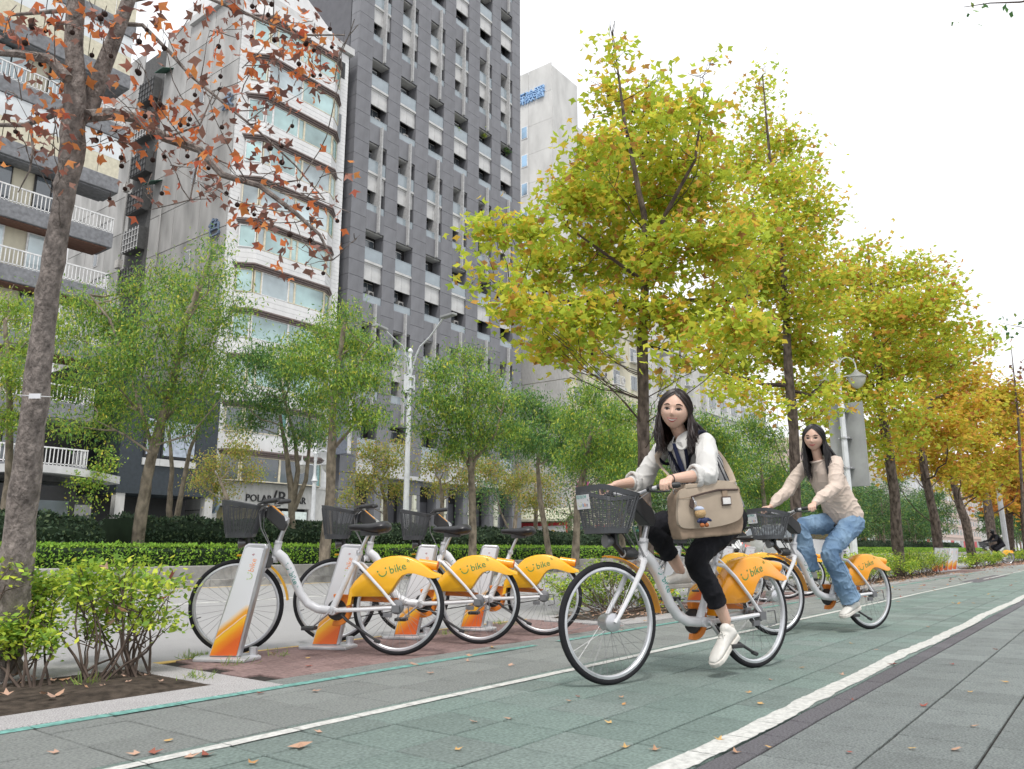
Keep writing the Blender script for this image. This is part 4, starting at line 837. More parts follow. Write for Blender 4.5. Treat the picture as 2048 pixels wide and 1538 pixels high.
for i in range(12):
    X = 125+i*9; rowtree(X, 12.5+RNG.uniform(-1.5, 4), RNG.uniform(7, 10), 2600, .5, 'tree closing the view at the far end of the road', 'trees closing the far end of the road')
# hedges
def hedge(label, x0, x1, y0, y1, z0, z1, mt, leaf, n, bump=.04, name='hedge', rnd=.12, fade=False):
    t = thing(name, label, 'hedge', ((x0+x1)/2, (y0+y1)/2, z0)); u = NP.uniform(size=n)**(1.6 if fade else 1); X = x0+(x1-x0)*u
    top = NP.uniform(size=n) < .62; Y = np.where(top, NP.uniform(y0, y1, n), y0-.0+NP.uniform(-.02, .03, n))
    hz = z1+bump*np.array([noise.noise((x*1.1, 0, z1*7))+.5*noise.noise((x*4, y*4, 2)) for x, y in zip(X, Y)])
    e = np.minimum(Y-y0, y1-Y)/max(rnd, .01); hz = hz-np.clip(1-e, 0, 1)**2*rnd*.8
    Z = np.where(top, hz+NP.normal(0, .015, n), NP.uniform(z0+.02, 1, n)*0+z0+.04+(hz-z0-.04)*NP.uniform(0, 1, n)); Y = np.where(top, Y, Y+NP.normal(0, .03, n))
    o = bpy.data.objects.new('foliage', leaf_mesh('foliage', np.stack([X, Y, Z], 1), NP.uniform(.7, 1.3, n)*leaf*(1+u*(.9 if fade else 0)), mt, OVAL, 1, -.5, OFF[t.name])); COL.objects.link(o); o.parent = t; o['kind'] = 'stuff'
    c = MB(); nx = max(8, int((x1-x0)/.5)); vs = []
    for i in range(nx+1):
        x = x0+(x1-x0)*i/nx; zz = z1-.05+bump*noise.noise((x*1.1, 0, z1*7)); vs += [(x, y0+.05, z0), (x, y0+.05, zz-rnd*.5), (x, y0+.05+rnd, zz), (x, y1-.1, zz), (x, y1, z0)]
    c.add(vs, [(5*i+j, 5*i+j+1, 5*i+5+j+1, 5*i+5+j) for i in range(nx) for j in range(4)]+[(0, 1, 2, 3, 4), (5*nx+4, 5*nx+3, 5*nx+2, 5*nx+1, 5*nx)]); c.build('shade_core', mHCore, t)  # dark core under the leaves, the hedge's inner shade put into its colour
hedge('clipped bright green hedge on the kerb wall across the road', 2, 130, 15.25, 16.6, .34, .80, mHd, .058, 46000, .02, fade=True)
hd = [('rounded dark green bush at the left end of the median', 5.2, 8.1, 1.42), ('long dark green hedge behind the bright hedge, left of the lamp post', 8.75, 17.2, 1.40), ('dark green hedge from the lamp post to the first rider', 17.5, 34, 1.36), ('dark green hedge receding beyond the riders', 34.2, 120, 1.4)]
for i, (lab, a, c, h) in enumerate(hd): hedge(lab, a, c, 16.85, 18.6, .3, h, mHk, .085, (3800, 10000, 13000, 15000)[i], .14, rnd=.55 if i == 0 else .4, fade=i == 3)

# low shrubs in the beds by the lane
def shrub(label, base, lumps, n, leaf, mt=mSh, stems=14, name='low_shrub', group='leafy shrubs in the lane side beds', sig=.05, single=0):
    b0 = Vector(base); t = thing(name, label, 'shrub', tuple(b0), group=group); s = MB()
    for i in range(stems):
        c, r = lumps[i % len(lumps)]; a = b0+Vector((RNG.uniform(-.22, .22), RNG.uniform(-.12, .12), -.02)); e = Vector(c)+Vector((RNG.gauss(0, .5), RNG.gauss(0, .5), RNG.gauss(.2, .4)))*r
        a.x = a.x*.6+e.x*.4 if i % 2 else a.x
        s.tube(curve(a, e, wob=.1, up=-.02), [.009*(1-.75*k/6) for k in range(7)], 5)
        for q in range(3): m_ = a.lerp(e, RNG.uniform(.4, .8)); s.tube(curve(m_, m_+Vector((RNG.gauss(0, .1), RNG.gauss(0, .1), RNG.uniform(.03, .16))), n=3), [.004, .003, .002, .001], 4)
    s.build('stems', mTwig, t)
    P, S = sprays([(np.array(c), r) for c, r in lumps], n, 9, sig, .8, .6); P = P[P[:, 2] > .06]; rest = np.ones(len(P), bool); sz = NP.uniform(.6, 1.2, len(P))*leaf
    if single:
        od = np.argsort(np.linalg.norm(P-np.array(CAMP), axis=1)/sz)[:single]; rest[od] = False; me = leaf_mesh('leaf', np.zeros((1, 3)), np.array([1.0]), mt, OVAL, .5, 0)
        for i in od: inst('leaf', me, t, P[i], rot=(RNG.uniform(-.6, .6), RNG.uniform(-.6, .6), RNG.uniform(0, 6.28)), scl=(sz[i],)*3)
    o = bpy.data.objects.new('foliage', leaf_mesh('foliage', P[rest], sz[rest], mt, OVAL, .8, .1, OFF[t.name])); COL.objects.link(o); o.parent = t; o['kind'] = 'stuff'
    return t
Ds = 4.95
shrub('leggy lime green shrub with bare stems beside the near maple', (2.35, 4.72, .02), LP([(170, 1150, 34), (215, 1140, 30), (345, 1170, 24), (190, 1175, 40), (250, 1160, 40), (300, 1180, 44), (330, 1235, 24), (150, 1200, 44), (230, 1210, 50), (290, 1240, 36), (180, 1260, 34), (120, 1160, 36), (345, 1255, 14), (265, 1128, 14), (310, 1140, 18)], Ds, .3), 3600, .044, single=280, stems=24)
shrub('dense green shrub wrapped round the foot of the near maple', (1.75, 4.75, .02), LP([(20, 1190, 46), (60, 1240, 50), (10, 1270, 46), (80, 1180, 36), (30, 1140, 26), (-40, 1220, 50), (90, 1285, 30), (-60, 1160, 40)], 4.6, .3), 5000, .042, stems=14)
shrub('open green shrub seen through the first rider front wheel', (8.0, 4.7, .02), LP([(1130, 1180, 30), (1175, 1165, 34), (1220, 1150, 34), (1265, 1160, 34), (1310, 1175, 30), (1150, 1205, 24), (1200, 1195, 28), (1250, 1200, 28), (1300, 1205, 24), (1100, 1160, 16), (1345, 1190, 18), (1190, 1130, 20)], 9.3, .35), 6500, .04, stems=30)
for i in range(13):
    x = 15.3+i*1.02; lum = [(Vector((x+RNG.uniform(-.5, .5), 4.62+RNG.uniform(-.3, .3), RNG.uniform(.25, .58))), RNG.uniform(.16, .26)) for q in range(9)]
    shrub('leafy low shrub, %s from the left in the row behind the second rider' % ORD[i], (x, 4.6, .02), lum, 1300, .05, stems=10, group='low shrubs between the second rider and the far docks')
for i in range(9):
    x = 34.2+i*1.1; lum = [(Vector((x+RNG.uniform(-.5, .5), 4.62+RNG.uniform(-.3, .3), RNG.uniform(.25, .5))), RNG.uniform(.2, .3)) for q in range(6)]
    shrub('low shrub, %s from the left in the beds by the cyclist in black' % ORD[i], (x, 4.6, .02), lum, 420, .08, stems=5, group='low shrubs near the cyclist in black')
for i in range(10):
    x = 51+i*3; lum = [(Vector((x+RNG.uniform(-1.3, 1.3), 4.62+RNG.uniform(-.3, .3), RNG.uniform(.25, .5))), RNG.uniform(.25, .35)) for q in range(8)]
    shrub('distant low shrub beyond the cyclist in black', (x, 4.6, .02), lum, 420, .12, stems=3, group='distant low shrubs at the end of the beds')

# grass tufts, bed litter and fallen leaves
mGrass = leafmat('grass_blade', [(0, (.14, .26, .05)), (.6, (.24, .36, .06)), (1, (.4, .42, .12))], trl=.3)
BLADE = (np.array([(-.04, 0, 0), (.04, 0, 0), (.02, .75, -.05), (-.01, 1, -.14)], float), [(0, 1, 2, 3)])
def tuft(label, px, n, size, spread, cat='grass'):
    c = CAMP+ray(*px)*(-CAMH/ray(*px).z); P = np.array([c]*n)+NP.normal(size=(n, 3))*np.array([spread, spread, 0]); P[:, 2] = .0
    me = leaf_mesh('grass_tuft', P, NP.uniform(.5, 1.2, n)*size, mGrass, BLADE, .55, -1.25, Vector((c.x, c.y, 0)))
    o = bpy.data.objects.new('grass_tuft', me); COL.objects.link(o); o.location = (c.x, c.y, 0); mark(o, label, cat, kind='stuff')
tuft('bright green grass tuft at the left foot of the first dock', (395, 1316), 160, .055, .045)
tuft('thin grass blades in front of the first dock plate', (470, 1330), 26, .06, .05); tuft('grass tuft at the corner of the planting bed', (395, 1358), 40, .07, .05)
tuft('weed tuft in the middle of the bed soil', (170, 1372), 50, .07, .05); tuft('small grass patch by the third dock', (905, 1268), 90, .05, .07); tuft('small grass patch beside the fourth dock', (1005, 1248), 90, .05, .09); tuft('thin weeds between the first and second dock', (560, 1312), 18, .06, .04)
lb_ = [('dry tan fallen leaf', mLB), ('fallen orange leaf', mL3), ('fallen red brown leaf', mLR)]
mFT = leafmat('dry_tan_leaf', [(0, (.42, .27, .2)), (.5, (.55, .36, .27)), (1, (.46, .25, .13))], trl=.1); mFO = leafmat('dry_orange_leaf', [(0, (.5, .25, .09)), (1, (.62, .42, .16))], trl=.1); mFR = leafmat('dry_red_leaf', [(0, (.35, .07, .05)), (1, (.28, .11, .07))], trl=.1)
CURL = (np.array([(0, 0, .06), (-.56, .42, .16), (-.17, .46, .03), (0, 1, .2), (.17, .46, .02), (.56, .42, .1)], float), MAPLE[1])
fm = {}
for nm, mt in (('t', mFT), ('o', mFO), ('r', mFR)):
    me = bpy.data.meshes.new('fallen_leaf'); me.from_pydata([tuple(v) for v in CURL[0]-np.array((0, .5, .04))], [], CURL[1]); me.materials.append(mt); fm[nm] = me
def fallen(px, kind, size, label, group):
    c = CAMP+ray(*px)*(-CAMH/ray(*px).z); o = bpy.data.objects.new('fallen_leaf', fm[kind]); COL.objects.link(o); o.location = (c.x, c.y, .006); o.scale = (size,)*3; o.rotation_euler = (RNG.uniform(-.2, .2), RNG.uniform(-.2, .2), RNG.uniform(0, 6.3)); mark(o, label, 'leaf', group)
for px, k, s_, lab in (((600, 1497), 't', .085, 'largest pale tan fallen leaf, near the bottom left of the lane'), ((410, 1512), 'r', .075, 'red brown fallen leaf lying beside the white line at bottom left'), ((385, 1516), 't', .06, 'tan curled leaf touching the red leaf on the white line'), ((312, 1507), 'r', .055, 'small dark red fallen leaf at the lower left corner of the paving'), ((265, 1511), 't', .05, 'small tan leaf left of the dark red one'), ((826, 1331), 't', .085, 'pale leaf lying on the teal line before the parked bikes'), ((985, 1296), 'o', .07, 'orange tan leaf below the second parked rear wheel'), ((940, 1313), 't', .06, 'long thin leaf just past the pale one on the teal line'), ((1023, 1332), 't', .05, 'light leaf on the grey tiles left of the first rider wheel'), ((1155, 1395), 'r', .03, 'tiny brown leaf under the first rider front wheel'), ((1787, 1330), 'r', .07, 'reddish leaf on the white edge line at the right')):
    fallen(px, k, s_, lab, None)
sm = [(635, 1466), (507, 1528), (946, 1446), (918, 1501), (1137, 1404), (1249, 1411), (1244, 1396), (1497, 1387), (1541, 1361), (1604, 1337), (1685, 1350), (1702, 1288), (1856, 1255), (1522, 1410), (1640, 1282), (1250, 1495), (1310, 1500), (1216, 1447), (1015, 1440), (1440, 1480)]
for i, p in enumerate(sm): fallen(p, 'o' if i % 2 else 't', RNG.uniform(.03, .05), 'small dry leaf scattered on the green bike lane', 'small leaves on the green bike lane')
for i, p in enumerate([(1705, 1401), (1825, 1500), (1915, 1502), (1850, 1413), (1942, 1386), (1950, 1455), (1700, 1508), (1536, 1497), (1470, 1505), (1990, 1300), (2010, 1366), (1752, 1301), (1905, 1330)]): fallen(p, 'rot'[i % 3], RNG.uniform(.03, .05), 'small dry leaf scattered on the grey paving right of the white line', 'small leaves on the right hand paving')
for i, p in enumerate([(634, 1384), (618, 1334), (616, 1318), (860, 1348), (520, 1388), (335, 1485), (105, 1508), (1240, 1253), (1290, 1243), (1243, 1262), (1215, 1238), (545, 1308), (935, 1322), (1110, 1256), (1370, 1222), (1400, 1226)]): fallen(p, 'tro'[i % 3], RNG.uniform(.035, .055), 'small dry leaf on the grey green and red paving by the docks', 'small leaves on the paving by the docks')
for i in range(150):
    X = 12+RNG.random()**1.2*34; Y = 3.9+abs(RNG.gauss(0, .5))*-1 if i % 2 else RNG.uniform(1.3, 3.9); o = bpy.data.objects.new('fallen_leaf', fm['tor'[i % 3]]); COL.objects.link(o); o.location = (X, Y, .008); o.scale = (RNG.uniform(.05, .085),)*3; o.rotation_euler = (RNG.uniform(-.4, .4), RNG.uniform(-.4, .4), RNG.uniform(0, 6.3)); mark(o, 'small dry leaf on the far part of the path beyond the riders', 'leaf', 'small leaves on the far part of the path')
def litter(label, x0, x1, y0, y1, n, size=.06):
    P = np.stack([NP.uniform(x0, x1, n), NP.uniform(y0, y1, n), NP.uniform(.015, .05, n)], 1); off = Vector((x0, y0, 0))
    o = bpy.data.objects.new('leaf_litter', leaf_mesh('leaf_litter', P, NP.uniform(.5, 1.1, n)*size, mFT, MAPLE, .35, 0, off)); COL.objects.link(o); o.location = off; mark(o, label, 'leaf litter', kind='stuff')
litter('dry leaves lying on the bed soil under the near maple', -1, 2.5, 4.2, 5.0, 110); litter('brown leaves littering the soil below the shrub behind the front wheel', 7.2, 9.6, 4.15, 5.0, 260, .05); litter('brown leaves littering the long bed behind the second rider', 14.4, 28, 3.95, 5.0, 900); litter('brown leaves littering the farther beds', 33.6, 60, 3.9, 5, 900, .09)
for i in range(14):
    c = atD(200+RNG.uniform(-200, 150), 1180+RNG.uniform(-50, 90), 4.75+RNG.uniform(-.15, .2)); o = bpy.data.objects.new('fallen_leaf', fm['tr'[i % 2]]); COL.objects.link(o); o.location = c; o.scale = (RNG.uniform(.06, .08),)*3; o.rotation_euler = (RNG.uniform(-1, 1), RNG.uniform(-1, 1), RNG.uniform(0, 6)); mark(o, 'withered leaf caught in the shrubs by the near maple', 'leaf', 'withered leaves caught in the near shrubs')

def clump(name, label, cat, pts, n, leaf, mt, drop=0):
    t = thing(name, label, cat, tuple(pts[0][0])); P, S = sprays([(np.array(c), r) for c, r in pts], n, 8, .1, 1, .6)
    if drop: P[:, 2] -= NP.uniform(0, 1, len(P))**2*drop*(NP.uniform(size=len(P)) < .5)
    o = bpy.data.objects.new('foliage', leaf_mesh('foliage', P, NP.uniform(.6, 1.2, len(P))*leaf, mt, OVAL, 1, .8, OFF[t.name])); COL.objects.link(o); o.parent = t; o['kind'] = 'stuff'
    b = MB()
    for c, r in pts: b.tube(curve(Vector(c)-Vector((0, 0, r)), Vector(c)+Vector((0, 0, r)), n=4), .012, 4)
    b.build('stems', mTwig, t)
clump('hanging_vine', 'weeping green vines hanging over the white arched canopy at left', 'vine', [(atY(x, y, 34.75), .42) for x, y in ((150, 955), (170, 960), (188, 952), (205, 945), (222, 925), (212, 905), (196, 930))], 1500, .13, mG1, drop=1.6)
for px_, py_, lab in ((914, 258, 'small yellow green potted plant on a tower balcony, lowest left of the three'), (966, 262, 'leafy plant spilling over a tower balcony beside the right hand bays'), (1012, 296, 'darker hanging plant on the rightmost tower balcony')):
    clump('balcony_plant', lab, 'plant', [(atY(px_, py_, 38.35), .32), (atY(px_+3, py_+8, 38.3), .26)], 240, .13, mG1 if px_ < 1000 else mG2)
# ------------------------------------------------------------------ shared bicycles and their docks
mBW = M('white_bike_paint', (.66, .66, .68), rough=.28, var=.02, coat=.5, stain=.12, ss=9)
mYO = M('yellow_fender_plastic', (.84, .43, .015), rough=.3, var=.03, coat=.35, stain=.10, ss=8)
mYO2 = M('orange_fender_plastic', (.85, .335, .010), rough=.3, var=.03, coat=.35)
mOr = M('deep_orange_chain_case', (.68, .20, .02), rough=.4)
mTy = M('black_tyre_rubber', (.022, .022, .025), rough=.8, bump=.4, bs=200); mRim = M('silver_rim', (.62, .63, .66), rough=.3, metal=.55)
mSil = M('brushed_silver', (.55, .55, .57), rough=.32, metal=.8); mChr = M('dark_hub_metal', (.2, .2, .21), rough=.4, metal=.7)
mBK = M('black_plastic', (.028, .028, .03), rough=.45); mGB = M('grey_basket_plastic', (.065, .068, .075), rough=.55); mSad = M('black_saddle_vinyl', (.02, .02, .023), rough=.38)
mCab = M('grey_cable', (.25, .25, .26), rough=.5); mGrn = M('green_print', (.03, .26, .07), rough=.5); mGrn2 = M('teal_print', (.05, .32, .26), rough=.5)
mLens = M('lamp_lens', (.5, .5, .5), rough=.15, coat=1); mPB = M('blue_print', (.1, .3, .6)); mPO = M('orange_print', (.8, .3, .12)); mPD = M('dark_print', (.08, .08, .2)); mPL = M('lime_print', (.45, .6, .15))
Vc = Vector
def smile(mb, T, s, m=0, eyes=None, th=.1, z=.0008):
    """two dots over a grin, drawn flat in the plane T(x, y, h); s = width"""
    n = 14; pts = [(.62*s*math.cos(a), .62*s*math.sin(a)) for a in [math.pi*(1.0+i/n*1.02) for i in range(n+1)]]
    outer = [(x*1.0, y) for x, y in pts]; inner = [(x*(1-th*2), y*(1-th*2.3)) for x, y in pts]
    vs = [T(x, y, z) for x, y in outer]+[T(x, y, z) for x, y in inner]
    mb.add(vs, [(i, i+1, n+2+i, n+1+i) for i in range(n)], m)
    for ex, ey in ((-.66, .3), (.56, .44)):
        k = 10; mb.add([T(ex*s+.115*s*math.cos(2*math.pi*j/k), ey*s+.13*s*math.sin(2*math.pi*j/k), z) for j in range(k)], [tuple(range(k))], m if eyes is None else eyes)
def waves(mb, T, s, m=0, z=.0008):
    for r in (.5, .85):
        n = 6; A = [math.radians(-15+85*i/n) for i in range(n+1)]
        mb.add([T(r*s*math.cos(a), r*s*math.sin(a), z) for a in A]+[T((r-.16)*s*math.cos(a), (r-.16)*s*math.sin(a), z) for a in A], [(i, i+1, n+2+i, n+1+i) for i in range(n)], m)
WR = .33
def wheel_mesh(kind):
    s = MB(); n = 56
    if kind == 'tyre':
        for k in range(1):
            s.tube([(math.cos(2*math.pi*i/n)*(WR-.018), 0, math.sin(2*math.pi*i/n)*(WR-.018)) for i in range(n)], .0185, 10, closed=True)
        return s.mesh('tyre', mTy, smooth=True)
    if kind == 'rim':
        ring = [(.306, -.013), (.306, .013), (.288, .015), (.281, .009), (.281, -.009), (.288, -.015)]; vs = []
        for i in range(n):
            a = 2*math.pi*i/n
            for r_, y in ring: vs.append((r_*math.cos(a), y, r_*math.sin(a)))
        k = len(ring); s.add(vs, [(i*k+j, i*k+(j+1) % k, ((i+1) % n)*k+(j+1) % k, ((i+1) % n)*k+j) for i in range(n) for j in range(k)])
        return s.mesh('wheel', mRim, smooth=True)
    if kind == 'spokes':
        for i in range(32):
            a = 2*math.pi*i/32; sd = 1 if i % 2 else -1; a2 = a+sd*.55*(1 if (i//2) % 2 else -1)
            s.tube([(.028*math.cos(a2), sd*.03, .028*math.sin(a2)), (.284*math.cos(a), 0, .284*math.sin(a))], .0011, 4)
        s.tube([(.284*math.cos(.3), 0, .284*math.sin(.3)), (.25*math.cos(.3), 0, .25*math.sin(.3))], .004, 6)
        return s.mesh('spokes', M('spoke_steel', (.28, .28, .29), rough=.4, metal=.5))
    if kind == 'fhub':
        s.lathe([(.012, -.055), (.042, -.05), (.047, -.03), (.047, .02), (.052, .03), (.05, .045), (.02, .056)], axis='Y', n=20); return s.mesh('hub', mSil, smooth=True)
    s.lathe([(.012, -.06), (.03, -.05), (.034, -.03), (.02, -.02), (.02, .02), (.036, .03), (.05, .042), (.05, .05), (.02, .06)], axis='Y', n=18); return s.mesh('hub', mChr, smooth=True)
WM = {k: wheel_mesh(k) for k in ('tyre', 'rim', 'spokes', 'fhub', 'rhub')}
# side profile, metres; u forward from the rear axle, z up
DT = [(.912, .700), (.868, .668), (.812, .595), (.768, .505), (.722, .415), (.66, .345), (.585, .310), (.50, .300), (.462, .300)]
FEN = [(.372, .33), (.362, .37), (.352, .45), (.315, .505), (.263, .558), (.215, .605), (.171, .645), (.115, .668), (.058, .681), (0, .684), (-.055, .678), (-.11, .660), (-.16, .636), (-.21, .603), (-.255, .572), (-.302, .553), (-.307, .533), (-.27, .526), (-.228, .530), (-.18, .546), (-.13, .560), (-.087, .563), (-.04, .548), (-.004, .512), (.025, .468), (.05, .430), (.078, .407), (.106, .397), (.2, .396), (.30, .398), (.338, .395), (.346, .34)]
def make_bike(label, steer=0, crank=-50, group=None, name='bicycle', tagnum=None, seat_up=0, cables=True):
    R_ = Matrix.Rotation(steer, 4, Vc((-.19, 0, .98))); hp = Vc((.92, 0, .70))
    def st(v): return hp+(R_ @ (Vc(v)-hp))
    root = thing(name, label, 'bicycle', group=group)
    def wheel(x, front):
        w = bpy.data.objects.new('wheel', WM['rim']); COL.objects.link(w); w.parent = root; OFF[w.name] = Vc((0, 0, 0))
        w.location = st((x, 0, WR)) if front else (x, 0, WR)
        sp = RNG.uniform(0, 6); w.rotation_euler = (R_.to_3x3() @ Matrix.Rotation(sp, 3, 'Y')).to_euler() if front else (0, sp, 0)
        for k in ('tyre', 'spokes', 'fhub' if front else 'rhub'): inst(WM[k].name, WM[k], w, (0, 0, 0))
    wheel(0, False); wheel(1.18, True)
    f = MB()
    f.tube([(u, 0, z) for u, z in DT], [.036, .037, .034, .032, .031, .031, .031, .031, .03], 14)
    f.tube([(.935, 0, .635), (.905, 0, .79)], .027, 14)
    f.tube([(.48, 0, .31), (.42, 0, .44), (.36, 0, .575), (.32, 0, .645), (.302, 0, .695)], [.026, .023, .021, .019, .018], 12)
    for sgn in (1, -1):
        f.tube([(.335, .02*sgn, .64), (.29, .052*sgn, .625), (.22, .068*sgn, .56), (.1, .07*sgn, .44), (.03, .07*sgn, .36), (.005, .07*sgn, .335)], [.012, .013, .012, .011, .011, .010], 8)
        f.tube([(.455, .03*sgn, .303), (.42, .062*sgn, .305), (.2, .07*sgn, .315), (.06, .072*sgn, .325), (-.01, .072*sgn, .328)], [.016, .016, .014, .013, .011], 8)
    f.lathe([(.028, -.05), (.03, -.045), (.03, .045), (.028, .05)], (.468, 0, .30), axis='Y', n=16)
    fo = f.build('frame', mBW, root, smooth=True)
    t = MB()                                            # print along the down tube
    for sg in (1,):
        def Tt(x, y, h, sg=sg):
            a = Vc((.80, 0, .578)); dr = Vc((-.235, 0, -.42)).normalized(); n_ = Vc((dr.z, 0, -dr.x))*-1
            yy = max(-.95, min(.95, y/.034)); rr = .0345+h
            return a+dr*x+n_*(-rr*yy)+Vc((0, rr*math.sqrt(1-yy*yy)*sg, 0))
        t.text('bike', .056, lambda x, y, h: Tt(x+.062, y, h+.0006), depth=.0006); smile(t, lambda x, y, h: Tt(x-.03, y, h), .034)
        waves(t, lambda x, y, h: Tt(x+.122, y-.0, h), .014)
    t.build('frame_lettering', mGrn2, fo)
    r = MB(); r.lathe([(.031, -.004), (.031, .004)], (.912, 0, .772), n=14); r.build('headset_ring', mSil, root)
    # rear wheel cover
    c = MB()
    def FT(x, y, h): return Vc((x, h, y))
    cen = Vc((.03, .55)); lay_ = []
    for hh, ins in ((-.052, .013), (-.045, .004), (-.03, 0), (.03, 0), (.045, .004), (.052, .013)):
        lay_.append([(x+(cen.x-x)/max(.12, math.hypot(cen.x-x, cen.y-y))*ins, y+(cen.y-y)/max(.12, math.hypot(cen.x-x, cen.y-y))*ins, hh) for x, y in FEN])
    n = len(FEN); vs = [FT(*p) for L_ in lay_ for p in L_]; fs = [(k*n+i, k*n+(i+1) % n, (k+1)*n+(i+1) % n, (k+1)*n+i) for k in range(len(lay_)-1) for i in range(n)]+[tuple(range(n)), tuple(range((len(lay_)-1)*n, len(lay_)*n))[::-1]]
    c.add(vs, fs)
    cov = c.build('wheel_cover', mYO2 if tagnum else mYO, root, smooth=math.radians(60))
    t = MB()
    for sg in (1, -1):
        def Tc(x, y, h, sg=sg, a=math.radians(17)):
            X = x*math.cos(a)-y*math.sin(a); Y = x*math.sin(a)+y*math.cos(a); return Vc((.03-X*sg, (.0525+h)*sg, .592+Y)) if sg > 0 else Vc((.03+X, -(.0525+h), .592+Y))
        t.text('bike', .075, lambda x, y, h: Tc(x+.028, y-.004, h+.0006), depth=.0008); smile(t, lambda x, y, h: Tc(x-.084, y, h), .05); waves(t, lambda x, y, h: Tc(x+.1, y+.016, h), .026)
    t.build('cover_lettering', mGrn, cov)
    r = MB(); r.tube([(-.14, 0, .632), (-.275, 0, .612)], [.031, .033], 16); rl = r.build('rear_light_housing', mYO2, root, smooth=True)
    r = MB(); r.tube([(-.274, 0, .612), (-.28, 0, .611)], .028, 14); r.build('rear_reflector', M('red_reflector', (.5, .03, .02), rough=.2) if 'red_reflector' not in bpy.data.materials else bpy.data.materials['red_reflector'], rl)
    # chain case on the far side
    cc = MB(); n = 20
    ar = [(.468+.112*math.cos(a), .30+.112*math.sin(a)) for a in [math.radians(75+210*i/n) for i in range(n+1)]][::-1]
    ar2 = [(.468+.075*math.cos(a), .30+.075*math.sin(a)) for a in [math.radians(75+210*i/n) for i in range(n+1)]]
    cc.prism(ar+ar2, lambda x, y, h: Vc((x, h, y)), -.085, -.05)
    cc.prism([(.49, .412), (.02, .385), (.02, .35), (.49, .372)], lambda x, y, h: Vc((x, h, y)), -.085, -.055); cc.build('chain_case', mOr, root, bevel=.004)
    ch = MB(); ch.lathe([(.068, -.004), (.074, -.003), (.074, .003), (.068, .004)], (.468, -.066, .30), axis='Y', n=24); ch.tube([(.455, -.066, .228), (.03, -.066, .296)], .004, 5); ch.tube([(.46, -.066, .372), (.03, -.066, .36)], .004, 5); ch.build('chain', mBK, root)
    # cranks and pedals
    a = math.radians(crank)
    for sg, aa in ((1, a), (-1, a+math.pi)):
        e = Vc((.468+.165*math.cos(aa), .092*sg, .30+.165*math.sin(aa))); k = MB()
        k.tube([(.468, .078*sg, .30), (.468+.05*math.cos(aa), .082*sg, .30+.05*math.sin(aa)), e], [.017, .013, .011], 8, flat=.6, up=(0, 1, 0)); k.lathe([(.018, -.01), (.018, .012)], (.468, .08*sg, .30), axis='Y', n=12)
        kr = k.build('crank', mSil, root, smooth=True)
        p = MB(); p.box(e.x-.045, e.y+.008*sg if sg > 0 else e.y-.1, e.z-.012, e.x+.045, e.y+.1 if sg > 0 else e.y-.008, e.z+.012); p.build('pedal', mBK, kr, bevel=.005)
    k = MB(); k.tube([(.40, .045, .275), (.35, .06, .235), (.12, .10, .105)], [.012, .011, .009], 8); k.tube([(.14, .098, .112), (.10, .10, .098)], .013, 6); k.build('kickstand', mBK, root, smooth=True)
    k = MB(); k.box(-.025, .072, .295, .03, .088, .345); k.box(.03, .066, .262, .09, .082, .292); k.tube([(-.045, .08, .345), (-.09, .1, .35), (-.1, .1, .27), (-.04, .085, .255)], .005, 5); k.build('axle_guard', mChr, root, bevel=.008)
    # saddle
    s2 = seat_up; sd_ = MB(); sd_.tube([(.30, 0, .70), (.232-.3*s2, 0, .85+s2)], .013, 10); sd_.lathe([(.023, .685), (.023, .72)], (.298, 0, 0), n=12); sd_.tube([(.292, .015, .705), (.292, .05, .71)], .007, 6); po = sd_.build('seat_post', mSil, root, smooth=True)
    m_ = MB(); rings = [(.385, .014, .010, .905), (.372, .026, .018, .904), (.33, .030, .022, .905), (.28, .040, .025, .903), (.23, .062, .03, .900), (.18, .088, .036, .902), (.135, .098, .04, .908), (.10, .088, .036, .91), (.078, .055, .022, .908), (.07, .02, .01, .905)]
    k = 16; vs = []
    for u, w, h, z in rings:
        for j in range(k):
            an = 2*math.pi*j/k; vs.append((u-.3*s2, w*math.cos(an), z+s2-.018+h*math.sin(an)*(1 if math.sin(an) > 0 else 1.25)))
    m_.add(vs, [(i*k+j, i*k+(j+1) % k, (i+1)*k+(j+1) % k, (i+1)*k+j) for i in range(len(rings)-1) for j in range(k)]+[tuple(range(k)), tuple(range((len(rings)-1)*k, len(rings)*k))[::-1]])
    sa = m_.build('saddle', mSad, root, smooth=True)
    m_ = MB(); m_.box(.16-.3*s2, -.03, .825+s2, .29-.3*s2, .03, .86+s2); m_.tube([(.12, .035, .87+s2), (.2, .035, .848+s2), (.33, .012, .88+s2)], .004, 5); m_.tube([(.12, -.035, .87+s2), (.2, -.035, .848+s2), (.33, -.012, .88+s2)], .004, 5); m_.build('saddle_clamp', mBK, sa)
    # steered front: fork, fender, basket, stem, bars
    f = MB(); S = lambda *v: st(v)
    for sg in (1, -1): f.tube([S(.945, .012*sg, .665), S(.955, .045*sg, .655), S(.975, .058*sg, .62), S(1.06, .06*sg, .49), S(1.145, .06*sg, .37), S(1.18, .06*sg, .33)], [.018, .019, .017, .014, .012, .010], 8)
    f.tube([S(.94, -.04, .662), S(.94, .04, .662)], .02, 8); f.build('fork', mBW, root, smooth=True)
    f = MB(); n = 18; A = [math.radians(88+86*i/n) for i in range(n+1)]; prof = [(-.03, .352), (-.024, .36), (0, .366), (.024, .36), (.03, .352), (0, .358)]; vs = []
    for i, aa in enumerate(A):
        for y, r_ in prof: vs.append(S(1.18+r_*math.cos(aa), y, WR+r_*math.sin(aa)))
